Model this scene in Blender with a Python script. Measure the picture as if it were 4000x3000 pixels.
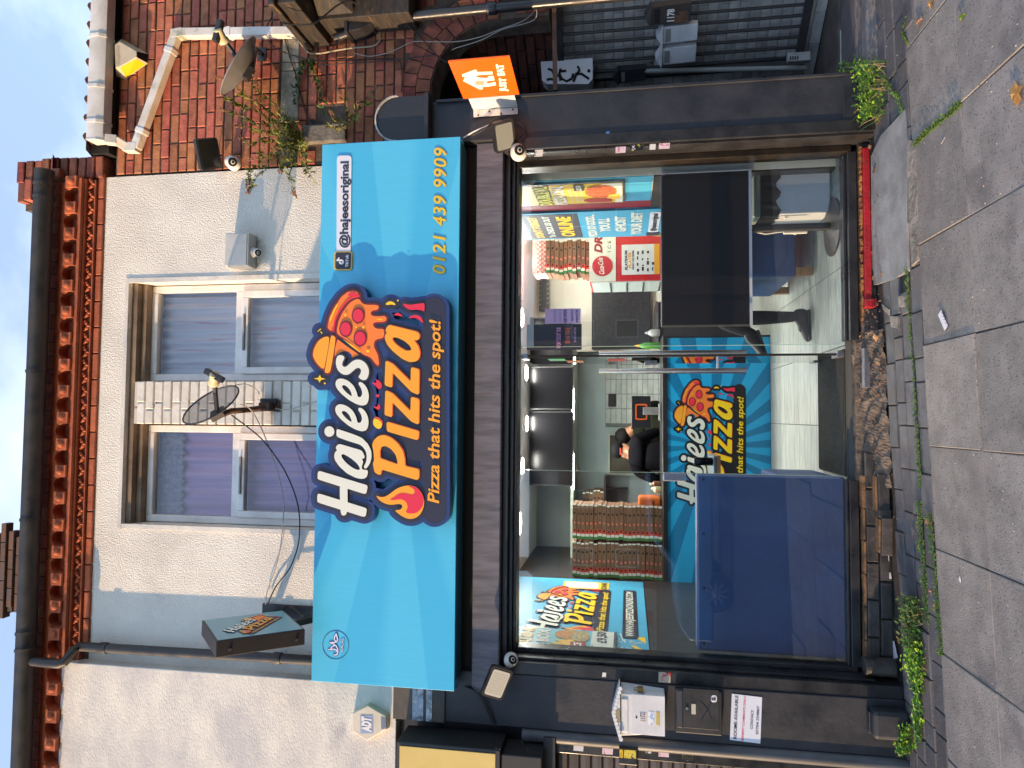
import bpy, bmesh, math, random
import numpy as np
from mathutils import Vector, Matrix
from mathutils.geometry import tessellate_polygon
for o in list(bpy.data.objects): bpy.data.objects.remove(o)
SC = bpy.context.scene
COL = SC.collection
RAD = math.radians
# ---------------------------------------------------------------- camera (portrait shot stored sideways: world up points to image left)
FPX, PITCH, YAW = 2750.0, RAD(9.33), RAD(2.7)
CAM = Vector((0.0, -4.8, 1.6))
FW = Vector((math.sin(YAW)*math.cos(PITCH), math.cos(YAW)*math.cos(PITCH), math.sin(PITCH)))
RT = Vector((math.cos(YAW), -math.sin(YAW), 0.0))
UP = RT.cross(FW)
cam_data = bpy.data.cameras.new('camera')
cam_data.sensor_fit = 'HORIZONTAL'; cam_data.sensor_width = 36.0
cam_data.lens = FPX/4000.0*36.0
cam_data.clip_start = 0.05; cam_data.clip_end = 2000
camera = bpy.data.objects.new('camera', cam_data); COL.objects.link(camera)
_R = Matrix((-UP, RT, -FW)).transposed()          # columns: image right, image up, backwards
camera.matrix_world = Matrix.Translation(CAM) @ _R.to_4x4()
SC.camera = camera
# ---------------------------------------------------------------- light
SUN_TO = Vector((1.0, 0.27, -0.11)).normalized()   # low evening sun raking along the street
SUN_EL = math.asin(-SUN_TO.z)
world = bpy.data.worlds.new('World'); SC.world = world; world.use_nodes = True
wn = world.node_tree; wn.nodes.clear()
w_out = wn.nodes.new('ShaderNodeOutputWorld'); w_bg = wn.nodes.new('ShaderNodeBackground')
w_sky = wn.nodes.new('ShaderNodeTexSky'); w_sky.sky_type = 'NISHITA'; w_sky.sun_disc = False
w_sky.sun_elevation = SUN_EL
w_sky.sun_rotation = math.atan2(-SUN_TO.x, -SUN_TO.y)
w_sky.air_density = 1.0; w_sky.dust_density = 0.1; w_sky.ozone_density = 3.0
w_tc = wn.nodes.new('ShaderNodeTexCoord')
w_map = wn.nodes.new('ShaderNodeMapping'); w_map.inputs['Scale'].default_value = (1.3, 1.3, 2.6)
w_map.inputs['Location'].default_value = (2.1, 0.9, 1.3)
w_noise = wn.nodes.new('ShaderNodeTexNoise'); w_noise.inputs['Scale'].default_value = 2.2
w_noise.inputs['Detail'].default_value = 7; w_noise.inputs['Roughness'].default_value = 0.55
w_ramp = wn.nodes.new('ShaderNodeValToRGB')
w_ramp.color_ramp.elements[0].position = 0.46; w_ramp.color_ramp.elements[1].position = 0.86
w_ramp.color_ramp.elements[0].color = (0.27, 0.27, 0.27, 1); w_ramp.color_ramp.elements[1].color = (0.95, 0.95, 0.95, 1)   # thin veil of haze everywhere, clouds on top
w_mix = wn.nodes.new('ShaderNodeMix'); w_mix.data_type = 'RGBA'
SKY_CLOUD = (2.5, 2.85, 3.8, 1)
w_mix.inputs[7].default_value = SKY_CLOUD
wn.links.new(w_tc.outputs['Generated'], w_map.inputs['Vector'])
wn.links.new(w_map.outputs['Vector'], w_noise.inputs['Vector'])
wn.links.new(w_noise.outputs['Fac'], w_ramp.inputs['Fac'])
wn.links.new(w_ramp.outputs['Color'], w_mix.inputs[0])
wn.links.new(w_sky.outputs['Color'], w_mix.inputs[6])
w_tint = wn.nodes.new('ShaderNodeMix'); w_tint.data_type = 'RGBA'; w_tint.blend_type = 'MULTIPLY'; w_tint.inputs[0].default_value = 1.0
w_tint.inputs[7].default_value = (1.02, 0.995, 0.975, 1)          # slightly cool evening sky
wn.links.new(w_mix.outputs[2], w_tint.inputs[6]); wn.links.new(w_tint.outputs[2], w_bg.inputs['Color'])
w_bg.inputs['Strength'].default_value = 0.15
wn.links.new(w_bg.outputs['Background'], w_out.inputs['Surface'])
sun_data = bpy.data.lights.new('sun', 'SUN'); sun_data.energy = 2.0; sun_data.angle = RAD(0.6)
sun_data.color = (1.0, 0.67, 0.38)
sun = bpy.data.objects.new('sun', sun_data); COL.objects.link(sun)
sun.rotation_euler = SUN_TO.to_track_quat('-Z', 'Y').to_euler(); sun.location = (-20, -8, 12)
SC.view_settings.view_transform = 'Standard'; SC.view_settings.look = 'None'
SC.view_settings.gamma = 1.0; SC.view_settings.use_curve_mapping = False
SC.view_settings.exposure = 1.92
SC.render.engine = 'CYCLES'
SC.cycles.use_denoising = True
SC.cycles.max_bounces = 8; SC.cycles.transparent_max_bounces = 16
SC.cycles.caustics_reflective = False; SC.cycles.caustics_refractive = False
SC.cycles.sample_clamp_indirect = 6.0
# ---------------------------------------------------------------- pixel -> point on a given plane (u right, v down, 3000 x 4000 upright photo)
def ray(u, v): return FW + RT*((u-1500.0)/FPX) + UP*((2000.0-v)/FPX)
def at(u, v, y=0.0):
    d = ray(u, v); return CAM + d*((y-CAM.y)/d.y)
def atx(u, v, x):
    d = ray(u, v); return CAM + d*((x-CAM.x)/d.x)
def atz(u, v, z):
    d = ray(u, v); return CAM + d*((z-CAM.z)/d.z)
def gz(x, y=0.0):                                    # pavement height: climbs to the right
    return 0.022 + 0.035*x + 0.012*y
def atg(u, v, h=0.0):                                # pixel -> pavement
    d = ray(u, v); t = (gz(CAM.x, CAM.y)+h-CAM.z)/(d.z-0.035*d.x-0.012*d.y); return CAM + d*t
# ---------------------------------------------------------------- mesh helper
class MB:
    def __init__(s): s.v = []; s.f = []
    def add(s, vs, fs):
        b = len(s.v); s.v += [tuple(v) for v in vs]; s.f += [tuple(i+b for i in f) for f in fs]; return s
    def box(s, x0, x1, y0, y1, z0, z1):
        return s.add([(x0,y0,z0),(x1,y0,z0),(x1,y1,z0),(x0,y1,z0),(x0,y0,z1),(x1,y0,z1),(x1,y1,z1),(x0,y1,z1)],
                     [(0,3,2,1),(4,5,6,7),(0,1,5,4),(1,2,6,5),(2,3,7,6),(3,0,4,7)])
    def obox(s, c, a, b, d):                          # oriented: half vectors
        c, a, b, d = map(Vector, (c, a, b, d))
        vs = [c-a-b-d, c+a-b-d, c+a+b-d, c-a+b-d, c-a-b+d, c+a-b+d, c+a+b+d, c-a+b+d]
        return s.add(vs, [(0,3,2,1),(4,5,6,7),(0,1,5,4),(1,2,6,5),(2,3,7,6),(3,0,4,7)])
    def bar(s, p, q, w, t, up=(0,0,1)):               # rectangular bar from p to q
        p, q = Vector(p), Vector(q); d = q-p; up = Vector(up)
        n = d.cross(up)
        if n.length < 1e-6: n = d.cross(Vector((0,1,0)))
        n.normalize(); m = n.cross(d).normalized()
        return s.obox((p+q)/2, d/2, n*(w/2), m*(t/2))
    def prism(s, pts, vec):                           # planar polygon extruded
        n = len(pts); vec = Vector(vec); a = [Vector(p) for p in pts]; b = [p+vec for p in a]
        fs = [tuple(range(n-1, -1, -1)), tuple(range(n, 2*n))]
        fs += [(i, (i+1) % n, n+(i+1) % n, n+i) for i in range(n)]
        return s.add(a+b, fs)
    def quad(s, a, b, c, d): return s.add([a, b, c, d], [(0, 1, 2, 3)])
    def tube(s, path, r, n=8, caps=True):
        path = [Vector(p) for p in path]; m = len(path)
        rs = r if isinstance(r, (list, tuple)) else [r]*m
        t0 = (path[1]-path[0]).normalized()
        ref = Vector((0,0,1)) if abs(t0.z) < .9 else Vector((1,0,0))
        nn = t0.cross(ref).normalized(); vs = []
        for i, p in enumerate(path):
            t = (path[min(i+1, m-1)]-path[max(i-1, 0)])
            if t.length < 1e-9: t = t0
            t.normalize(); nn = (nn-t*nn.dot(t)).normalized(); bb = t.cross(nn)
            for k in range(n):
                a = 2*math.pi*k/n; vs.append(p+(nn*math.cos(a)+bb*math.sin(a))*rs[i])
        fs = [(i*n+k, i*n+(k+1) % n, (i+1)*n+(k+1) % n, (i+1)*n+k) for i in range(m-1) for k in range(n)]
        if caps: fs += [tuple(range(n-1, -1, -1)), tuple((m-1)*n+k for k in range(n))]
        return s.add(vs, fs)
    def lathe(s, prof, c, axis=(0,0,1), n=16):        # prof: (r, h)
        c = Vector(c); ax = Vector(axis).normalized()
        ref = Vector((1,0,0)) if abs(ax.x) < .9 else Vector((0,1,0))
        e1 = ax.cross(ref).normalized(); e2 = ax.cross(e1); vs = []; m = len(prof)
        for r, h in prof:
            for k in range(n):
                a = 2*math.pi*k/n; vs.append(c+ax*h+(e1*math.cos(a)+e2*math.sin(a))*max(r, 1e-4))
        fs = [(i*n+k, i*n+(k+1) % n, (i+1)*n+(k+1) % n, (i+1)*n+k) for i in range(m-1) for k in range(n)]
        fs += [tuple(range(n-1, -1, -1)), tuple((m-1)*n+k for k in range(n))]
        return s.add(vs, fs)
    def ell(s, c, rx, ry, rz, nu=12, nv=8, rot=None):
        vs = []; c = Vector(c)
        for j in range(nv+1):
            th = math.pi*j/nv
            for k in range(nu):
                a = 2*math.pi*k/nu
                p = Vector((rx*math.sin(th)*math.cos(a), ry*math.sin(th)*math.sin(a), rz*math.cos(th)))
                vs.append(c+(rot @ p if rot else p))
        return s.add(vs, [(j*nu+k, j*nu+(k+1) % nu, (j+1)*nu+(k+1) % nu, (j+1)*nu+k) for j in range(nv) for k in range(nu)])
    def mesh(s, name, off=(0,0,0), smooth=False):
        me = bpy.data.meshes.new(name); o = Vector(off)
        me.from_pydata([(a-o.x, b-o.y, c-o.z) for a, b, c in s.v], [], s.f)
        bm = bmesh.new(); bm.from_mesh(me)
        bmesh.ops.recalc_face_normals(bm, faces=bm.faces); bm.to_mesh(me); bm.free()
        if smooth:
            me.polygons.foreach_set('use_smooth', [True]*len(me.polygons))
            me.set_sharp_from_angle(angle=RAD(38))
        return me
    def build(s, name, mat, parent=None, smooth=False, bevel=0, seg=2, loc=None):
        w = wloc(parent); off = Vector(loc) if loc is not None else (w if parent else s.base())
        me = s.mesh(name, off, smooth); me.materials.append(mat)
        o = bpy.data.objects.new(name, me); COL.objects.link(o)
        o.location = off-w
        if parent: o.parent = parent
        if bevel:
            b = o.modifiers.new('bevel', 'BEVEL'); b.width = bevel; b.segments = seg; b.limit_method = 'ANGLE'
            b.harden_normals = False
        return o
    def base(s):
        a = np.array(s.v); mn, mx = a.min(0), a.max(0)
        return Vector(((mn[0]+mx[0])/2, (mn[1]+mx[1])/2, mn[2]))
def wloc(o):
    v = Vector((0,0,0))
    while o is not None: v = v+o.location; o = o.parent
    return v
def thing(name, label, cat, loc=(0,0,0), group=None):
    o = bpy.data.objects.new(name, None); COL.objects.link(o); o.location = loc
    o.empty_display_size = .05
    return tag(o, label, cat, group)
def tag(o, label=None, cat=None, group=None, kind=None):
    if label: o['label'] = label
    if cat: o['category'] = cat
    if group: o['group'] = group
    if kind: o['kind'] = kind
    return o
def inst(src_mesh, name, parent, loc, rot=None, scale=None):     # light copy that shares mesh data
    o = bpy.data.objects.new(name, src_mesh); COL.objects.link(o)
    o.location = Vector(loc)-wloc(parent)
    if rot: o.rotation_euler = rot
    if scale: o.scale = scale
    if parent: o.parent = parent
    return o
def copy_tree(o, parent=None):
    c = o.copy(); COL.objects.link(c); c.parent = parent
    for ch in list(o.children): copy_tree(ch, c)
    return c
# ---------------------------------------------------------------- materials
def srgb(r, g, b):
    f = lambda c: (c/12.92 if c <= .04045 else ((c+.055)/1.055)**2.4)
    return (f(r/255), f(g/255), f(b/255), 1.0)
MATS = {}
def M(name, c, rough=.6, c2=None, scale=6.0, metal=0.0, bump=0.0, bscale=60.0, rnd=0.0, spec=.5, emit=None, estr=0.0,
      stretch=(1,1,1), lo=.35, hi=.65, alpha=1.0, coat=0.0, rvar=0.0, hue=0.0, detail=5.0, bdetail=3.0, c3=None, s3=2.0, lo3=.55, hi3=.7):
    if name in MATS: return MATS[name]
    m = bpy.data.materials.new(name); m.use_nodes = True; nt = m.node_tree; N = nt.nodes; L = nt.links
    b = N['Principled BSDF']
    b.inputs['Roughness'].default_value = rough; b.inputs['Metallic'].default_value = metal
    b.inputs['Specular IOR Level'].default_value = spec; b.inputs['Base Color'].default_value = c
    if coat: b.inputs['Coat Weight'].default_value = coat; b.inputs['Coat Roughness'].default_value = .15
    if alpha < 1: b.inputs['Alpha'].default_value = alpha
    if emit: b.inputs['Emission Color'].default_value = emit; b.inputs['Emission Strength'].default_value = estr
    tc = N.new('ShaderNodeTexCoord'); vec = tc.outputs['Object']
    oi = None
    if rnd or hue or c2 or bump:
        oi = N.new('ShaderNodeObjectInfo')
        ad = N.new('ShaderNodeVectorMath'); ad.operation = 'ADD'
        mu = N.new('ShaderNodeMath'); mu.operation = 'MULTIPLY'; mu.inputs[1].default_value = 37.0
        L.new(oi.outputs['Random'], mu.inputs[0]); L.new(vec, ad.inputs[0]); L.new(mu.outputs[0], ad.inputs[1])
        mp = N.new('ShaderNodeMapping'); mp.inputs['Scale'].default_value = stretch
        L.new(ad.outputs[0], mp.inputs['Vector']); vec = mp.outputs['Vector']
    col = None
    def noise(sc, lo, hi, det):
        n = N.new('ShaderNodeTexNoise'); n.inputs['Scale'].default_value = sc; n.inputs['Detail'].default_value = det
        n.inputs['Roughness'].default_value = .6
        L.new(vec, n.inputs['Vector'])
        r = N.new('ShaderNodeMapRange'); r.inputs[1].default_value = lo; r.inputs[2].default_value = hi; r.clamp = True
        L.new(n.outputs['Fac'], r.inputs[0]); return r.outputs[0]
    if c2:
        fac = noise(scale, lo, hi, detail)
        mx = N.new('ShaderNodeMix'); mx.data_type = 'RGBA'
        mx.inputs[6].default_value = c; mx.inputs[7].default_value = c2
        L.new(fac, mx.inputs[0]); col = mx.outputs[2]
        if rvar:
            rr = N.new('ShaderNodeMapRange'); rr.inputs[3].default_value = rough; rr.inputs[4].default_value = min(1, max(.03, rough+rvar))
            L.new(fac, rr.inputs[0]); L.new(rr.outputs[0], b.inputs['Roughness'])
    if c3:
        fac = noise(s3, lo3, hi3, 4)
        mx = N.new('ShaderNodeMix'); mx.data_type = 'RGBA'; mx.inputs[7].default_value = c3
        if col is not None: L.new(col, mx.inputs[6])
        else: mx.inputs[6].default_value = c
        L.new(fac, mx.inputs[0]); col = mx.outputs[2]
    if rnd or hue:
        hs = N.new('ShaderNodeHueSaturation')
        if col is not None: L.new(col, hs.inputs['Color'])
        else: hs.inputs['Color'].default_value = c
        r = N.new('ShaderNodeMapRange'); r.inputs[3].default_value = 1-rnd; r.inputs[4].default_value = 1+rnd
        L.new(oi.outputs['Random'], r.inputs[0]); L.new(r.outputs[0], hs.inputs['Value'])
        if hue:
            w = N.new('ShaderNodeMath'); w.operation = 'MULTIPLY_ADD'; w.inputs[1].default_value = 7.31; w.inputs[2].default_value = .17
            fr = N.new('ShaderNodeMath'); fr.operation = 'FRACT'
            r2 = N.new('ShaderNodeMapRange'); r2.inputs[3].default_value = .5-hue; r2.inputs[4].default_value = .5+hue
            L.new(oi.outputs['Random'], w.inputs[0]); L.new(w.outputs[0], fr.inputs[0]); L.new(fr.outputs[0], r2.inputs[0]); L.new(r2.outputs[0], hs.inputs['Hue'])
        col = hs.outputs['Color']
    if col is not None: L.new(col, b.inputs['Base Color'])
    if bump:
        n = N.new('ShaderNodeTexNoise'); n.inputs['Scale'].default_value = bscale; n.inputs['Detail'].default_value = bdetail
        L.new(vec, n.inputs['Vector'])
        bp = N.new('ShaderNodeBump'); bp.inputs['Strength'].default_value = 1.0; bp.inputs['Distance'].default_value = bump
        L.new(n.outputs['Fac'], bp.inputs['Height']); L.new(bp.outputs['Normal'], b.inputs['Normal'])
    MATS[name] = m; return m
def glass_mat(name, tint=(1,1,1,1), refl=1.0, rough=0.0):
    m = bpy.data.materials.new(name); m.use_nodes = True; nt = m.node_tree; N = nt.nodes; L = nt.links; N.clear()
    o = N.new('ShaderNodeOutputMaterial'); t = N.new('ShaderNodeBsdfTransparent'); t.inputs[0].default_value = tint
    g = N.new('ShaderNodeBsdfGlossy'); g.inputs['Roughness'].default_value = rough
    fr = N.new('ShaderNodeFresnel'); fr.inputs['IOR'].default_value = 1.5
    mu = N.new('ShaderNodeMath'); mu.operation = 'MULTIPLY'; mu.inputs[1].default_value = refl; mu.use_clamp = True
    mx = N.new('ShaderNodeMixShader')
    ge = N.new('ShaderNodeNewGeometry'); om = N.new('ShaderNodeMath'); om.operation = 'SUBTRACT'; om.inputs[0].default_value = 1.0; L.new(ge.outputs['Backfacing'], om.inputs[1])
    m2 = N.new('ShaderNodeMath'); m2.operation = 'MULTIPLY'
    L.new(fr.outputs[0], mu.inputs[0]); L.new(mu.outputs[0], m2.inputs[0]); L.new(om.outputs[0], m2.inputs[1]); L.new(m2.outputs[0], mx.inputs[0])
    L.new(t.outputs[0], mx.inputs[1]); L.new(g.outputs[0], mx.inputs[2]); L.new(mx.outputs[0], o.inputs[0])
    MATS[name] = m; return m
def emis(name, c, s):
    if name in MATS: return MATS[name]
    m = bpy.data.materials.new(name); m.use_nodes = True; nt = m.node_tree; nt.nodes.clear()
    o = nt.nodes.new('ShaderNodeOutputMaterial'); e = nt.nodes.new('ShaderNodeEmission')
    e.inputs[0].default_value = c; e.inputs[1].default_value = s; nt.links.new(e.outputs[0], o.inputs[0]); MATS[name] = m; return m
# ---------------------------------------------------------------- flat graphics: rounded outlines, distance fields, lettering
def rnd_poly(pts, r=10, n=3, closed=True):
    P = [np.array(p, float) for p in pts]; out = []; m = len(P)
    for i in range(m):
        a, p, b = P[i-1], P[i], P[(i+1) % m]
        la, lb = np.linalg.norm(a-p), np.linalg.norm(b-p)
        if la < 1e-6 or lb < 1e-6: continue
        da, db = min(r, .48*la)/la, min(r, .48*lb)/lb
        s, e = p+(a-p)*da, p+(b-p)*db
        for k in range(n+1):
            t = k/n; out.append((1-t)**2*s+2*t*(1-t)*p+t*t*e)
    return [tuple(q) for q in out]
def sdf(X, Y, shapes):
    D = np.full(X.shape, 1e9)
    for sh in shapes:
        if sh[0] == 's':
            pts, r = sh[1], sh[2]; d = np.full(X.shape, 1e9)
            for (ax, ay), (bx, by) in zip(pts[:-1], pts[1:]):
                ux, uy = bx-ax, by-ay; l = ux*ux+uy*uy+1e-9
                t = np.clip(((X-ax)*ux+(Y-ay)*uy)/l, 0, 1)
                d = np.minimum(d, np.hypot(X-ax-t*ux, Y-ay-t*uy))
            d = d-r
        else:
            pts = sh[1]; d = np.full(X.shape, 1e9); ins = np.zeros(X.shape, bool)
            for (ax, ay), (bx, by) in zip(pts, pts[1:]+pts[:1]):
                ux, uy = bx-ax, by-ay; l = ux*ux+uy*uy+1e-9
                t = np.clip(((X-ax)*ux+(Y-ay)*uy)/l, 0, 1)
                d = np.minimum(d, np.hypot(X-ax-t*ux, Y-ay-t*uy))
                c = ((ay > Y) != (by > Y)) & (X < (bx-ax)*(Y-ay)/((by-ay) if abs(by-ay) > 1e-9 else 1e-9)+ax)
                ins ^= c
            d = np.where(ins, -d, d)
        D = np.minimum(D, d)
    return D
def contours(D, lev, x0, y0, h):
    """marching squares -> closed loops"""
    D = D-lev; D = np.where(np.abs(D) < 1e-6, 1e-6, D); ny, nx = D.shape; S = D < 0; seg = {}
    def px(j, i): a, b = D[j, i], D[j, i+1]; return (x0+(i+a/(a-b))*h, y0+j*h)
    def py(j, i): a, b = D[j, i], D[j+1, i]; return (x0+i*h, y0+(j+a/(a-b))*h)
    act = (S[:-1, :-1].astype(int)+S[:-1, 1:]+S[1:, :-1]+S[1:, 1:]); js, is_ = np.where((act > 0) & (act < 4))
    pt = {}
    for j, i in zip(js.tolist(), is_.tolist()):
        k = S[j, i]*1+S[j, i+1]*2+S[j+1, i+1]*4+S[j+1, i]*8
        e = {'b': ('h', j, i), 'r': ('v', j, i+1), 't': ('h', j+1, i), 'l': ('v', j, i)}
        T = {1: ['lb'], 2: ['br'], 3: ['lr'], 4: ['rt'], 5: ['lb', 'rt'], 6: ['bt'], 7: ['lt'], 8: ['tl'], 9: ['tb'], 10: ['br', 'tl'], 11: ['tr'], 12: ['rl'], 13: ['rb'], 14: ['bl']}[int(k)]
        for a, b in T:
            for q in (e[a], e[b]):
                if q not in pt: pt[q] = px(q[1], q[2]) if q[0] == 'h' else py(q[1], q[2])
            seg.setdefault(e[a], []).append(e[b]); seg.setdefault(e[b], []).append(e[a])
    loops = []
    while seg:
        s = next(iter(seg)); cur = s; loop = []
        while True:
            loop.append(pt[cur]); nb = seg.get(cur)
            if not nb: break
            nx_ = nb.pop(); 
            if not nb: del seg[cur]
            o = seg.get(nx_)
            if o and cur in o:
                o.remove(cur)
                if not o: del seg[nx_]
            cur = nx_
            if cur == s: break
        if len(loop) > 6: loops.append(simplify(loop, h*.22))
    return loops
def simplify(P, tol):
    n = len(P)
    if n < 8: return P
    P = np.array(P); keep = np.zeros(n, bool); keep[0] = keep[n//2] = keep[-1] = True
    st = [(0, n//2), (n//2, n-1)]
    while st:
        a, b = st.pop()
        if b-a < 2: continue
        d = P[b]-P[a]; l = np.hypot(*d)+1e-9; q = P[a+1:b]-P[a]
        e = np.abs(d[0]*q[:, 1]-d[1]*q[:, 0])/l; k = int(e.argmax())
        if e[k] > tol: keep[a+1+k] = True; st += [(a, a+1+k), (a+1+k, b)]
    return [tuple(p) for p in P[keep]]
def offset_shape(shapes, lev, h=2.0, pad=None):
    pts = np.array([p for s in shapes for p in s[1]]); pad = (pad or abs(lev))+h*3+max([s[2] if s[0] == 's' else 0 for s in shapes])
    x0, y0 = pts.min(0)-pad; x1, y1 = pts.max(0)+pad
    X, Y = np.meshgrid(np.arange(x0, x1, h), np.arange(y0, y1, h))
    return contours(sdf(X, Y, shapes), lev, x0, y0, h)
def gfill(mb, loops, mapf, n, h0, h1):
    """fill 2D loops (holes by even-odd), map to 3D, face at height h1 along n, side walls down to h0"""
    loops = [[(float(a), float(b)) for a, b in l] for l in loops if len(l) > 2]
    vs = [p for l in loops for p in l]
    def inside(p, l):
        c = False
        for (ax, ay), (bx, by) in zip(l, l[1:]+l[:1]):
            if (ay > p[1]) != (by > p[1]) and p[0] < (bx-ax)*(p[1]-ay)/(by-ay)+ax: c = not c
        return c
    own = [[j for j in range(len(loops)) if j != i and inside(loops[i][0], loops[j])] for i in range(len(loops))]
    start = [0]
    for l in loops: start.append(start[-1]+len(l))
    tri = []
    for i, l in enumerate(loops):
        if len(own[i]) % 2: continue
        grp = [i]+[j for j in range(len(loops)) if len(own[j]) == len(own[i])+1 and i in own[j]]
        ix = [start[j]+k for j in grp for k in range(len(loops[j]))]
        for t in tessellate_polygon([[Vector((a, b, 0)) for a, b in loops[j]] for j in grp]): tri.append(tuple(ix[q] for q in t))
    n = Vector(n); top = [mapf(a, b)+n*h1 for a, b in vs]
    if h1-h0 > 1e-5:
        bot = [mapf(a, b)+n*h0 for a, b in vs]; fs = [tuple(t) for t in tri]; N = len(vs); k = 0
        for l in loops:
            m = len(l); fs += [(k+i, k+(i+1) % m, N+k+(i+1) % m, N+k+i) for i in range(m)]; k += m
        mb.add(top+bot, fs)
    else: mb.add(top, [tuple(t) for t in tri])
    return mb
def graphic(name, mat, parent, loops, mapf, n, h0, h1):
    return gfill(MB(), loops, mapf, n, h0, h1).build(name, mat, parent)
_FC = {}
def glyphs(s, shear=0.0, bold=0.0, res=3, space=1.0):
    key = (s, shear, bold, res, space)
    if key not in _FC:
        cu = bpy.data.curves.new('lettering', 'FONT'); cu.body = s; cu.shear = shear; cu.offset = bold
        cu.resolution_u = res; cu.size = 1.0; cu.space_character = space; cu.fill_mode = 'FRONT'
        ob = bpy.data.objects.new('lettering', cu)
        me = bpy.data.meshes.new_from_object(ob)
        V = np.array([v.co[:] for v in me.vertices]) if len(me.vertices) else np.zeros((1, 3)); F = [tuple(p.vertices) for p in me.polygons]
        bpy.data.objects.remove(ob); bpy.data.curves.remove(cu); bpy.data.meshes.remove(me)
        _FC[key] = (V, F)
    return _FC[key]
def letter(name, s, p0, p1, cap, mat, parent, n=(0,-1,0), h=.003, up=None, shear=0.0, bold=0.0, depth=0.0, space=1.0, mb=None):
    """text whose ink runs from p0 to p1 (baseline ends) with the given cap height (m)"""
    V, F = glyphs(s, shear, bold, 3, space)
    p0, p1, n = Vector(p0), Vector(p1), Vector(n).normalized()
    r = p1-p0; u = Vector(up).normalized() if up else n.cross(r).normalized()
    x0, x1 = V[:, 0].min(), V[:, 0].max(); w = max(x1-x0, 1e-6); capu = .69
    top = [p0+r*((a-x0)/w)+u*(b/capu*cap)+n*h for a, b, _ in V]
    own = mb is None; mb = mb or MB()
    if own and ' ' in s and cap > .03:                 # every word is a piece of its own
        ux = V[:, 0]-V[:, 1]*shear; iv = sorted((min(ux[i] for i in f), max(ux[i] for i in f)) for f in F); cuts = [-1e9]; hi = iv[0][1]
        for a, b in iv:
            if a-hi > .13: cuts.append((a+hi)/2)
            hi = max(hi, b)
        cuts.append(1e9)
        out = None
        for a, b in zip(cuts[:-1], cuts[1:]):
            ids = [i for i in range(len(V)) if a < V[i, 0]-V[i, 1]*shear < b]; mp = {q: k for k, q in enumerate(ids)}
            if ids: out = MB().add([top[i] for i in ids], [tuple(mp[q] for q in f) for f in F if f[0] in mp]).build(name, mat, parent)
        return out
    mb.add(top, F)
    return mb.build(name, mat, parent) if own else mb
def lettertuv(name, s, a, b, cappx, y, mat, parent, **k):
    """same, placed by baseline pixels on a plane y = const"""
    p0, p1 = at(a[0], a[1], y), at(b[0], b[1], y)
    cap = (at(a[0], a[1]-cappx, y)-p0).length
    return letter(name, s, p0, p1, cap, mat, parent, up=(0,0,1), **k)
# ================================================================= materials of the street
random.seed(7)
m_stucco = M('stucco_render', srgb(234,229,217), .9, c2=srgb(220,214,203), scale=3, bump=.009, bscale=88, bdetail=4, c3=srgb(196,190,180), s3=1.1, lo3=.6, hi3=.85)
m_smooth = M('smooth_render', srgb(232,226,213), .9, c2=srgb(202,198,194), scale=2.5, bump=.004, bscale=60, bdetail=6, stretch=(1,1,1.8), c3=srgb(176,174,176), s3=3.0, lo3=.62, hi3=.8)
m_brick = M('red_brick', srgb(184,114,84), .85, c2=srgb(154,90,66), scale=14, bump=.004, bscale=70, rnd=.2, hue=.016, c3=srgb(112,66,54), s3=9, lo3=.6, hi3=.8)
m_brick_dk = M('dark_brick', srgb(168,96,74), .88, c2=srgb(122,70,58), scale=12, bump=.004, bscale=70, rnd=.3, hue=.015, c3=srgb(64,44,42), s3=5, lo3=.56, hi3=.78)
m_mortar = M('mortar', srgb(112,96,82), .95, c2=srgb(70,60,54), scale=9, bump=.004, bscale=80)
m_terra = M('terracotta', srgb(190,106,70), .8, c2=srgb(158,84,56), scale=11, bump=.003, bscale=60, rnd=.14, c3=srgb(104,56,44), s3=6, lo3=.6, hi3=.8)
m_stone = M('weathered_stone', srgb(178,168,148), .92, c2=srgb(120,112,98), scale=7, bump=.005, bscale=60)
m_wbrick = M('white_painted_brick', srgb(232,226,214), .7, c2=srgb(214,206,192), scale=9, bump=.003, bscale=50, rnd=.05, c3=srgb(120,72,52), s3=16, lo3=.68, hi3=.73)
m_black = M('black_paint', srgb(31,33,39), .42, c2=srgb(45,47,53), scale=5, bump=.0015, bscale=40, rvar=.25, c3=srgb(66,66,68), s3=2.2, lo3=.62, hi3=.85)
m_black_gl = M('black_gloss_paint', srgb(30,31,34), .25, c2=srgb(46,46,48), scale=6, rvar=.2, bump=.001, bscale=30)
m_black_pl = M('black_plastic', srgb(34,35,38), .4, c2=srgb(48,48,50), scale=8, rvar=.15)
m_gut = M('black_gutter_plastic', srgb(44,42,42), .38, c2=srgb(66,62,58), scale=7, rvar=.2)
m_white_pl = M('white_plastic', srgb(232,230,226), .45, c2=srgb(208,204,196), scale=6, bump=.0005, bscale=30)
m_upvc = M('white_window_frame', srgb(236,234,230), .35, c2=srgb(214,210,204), scale=5)
m_grey_pl = M('grey_plastic', srgb(150,150,148), .5, c2=srgb(122,122,120), scale=7)
m_chrome = M('brushed_steel', srgb(226,226,228), .22, metal=1.0)
m_alu = M('aluminium', srgb(170,172,176), .35, metal=1.0, c2=srgb(130,130,134), scale=12)
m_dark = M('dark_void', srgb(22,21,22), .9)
m_paint_grey = M('scuffed_shutter_housing', srgb(112,110,118), .5, c2=srgb(84,84,92), scale=4, stretch=(7,1,.8), rvar=.2, bump=.001, bscale=30, c3=srgb(92,78,72), s3=3.5, lo3=.62, hi3=.8)
m_slab = M('concrete_slab', srgb(141,134,127), .9, c2=srgb(120,114,108), scale=7, bump=.0035, bscale=120, rnd=.1, c3=srgb(78,74,74), s3=2.2, lo3=.58, hi3=.85, bdetail=6)
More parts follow.
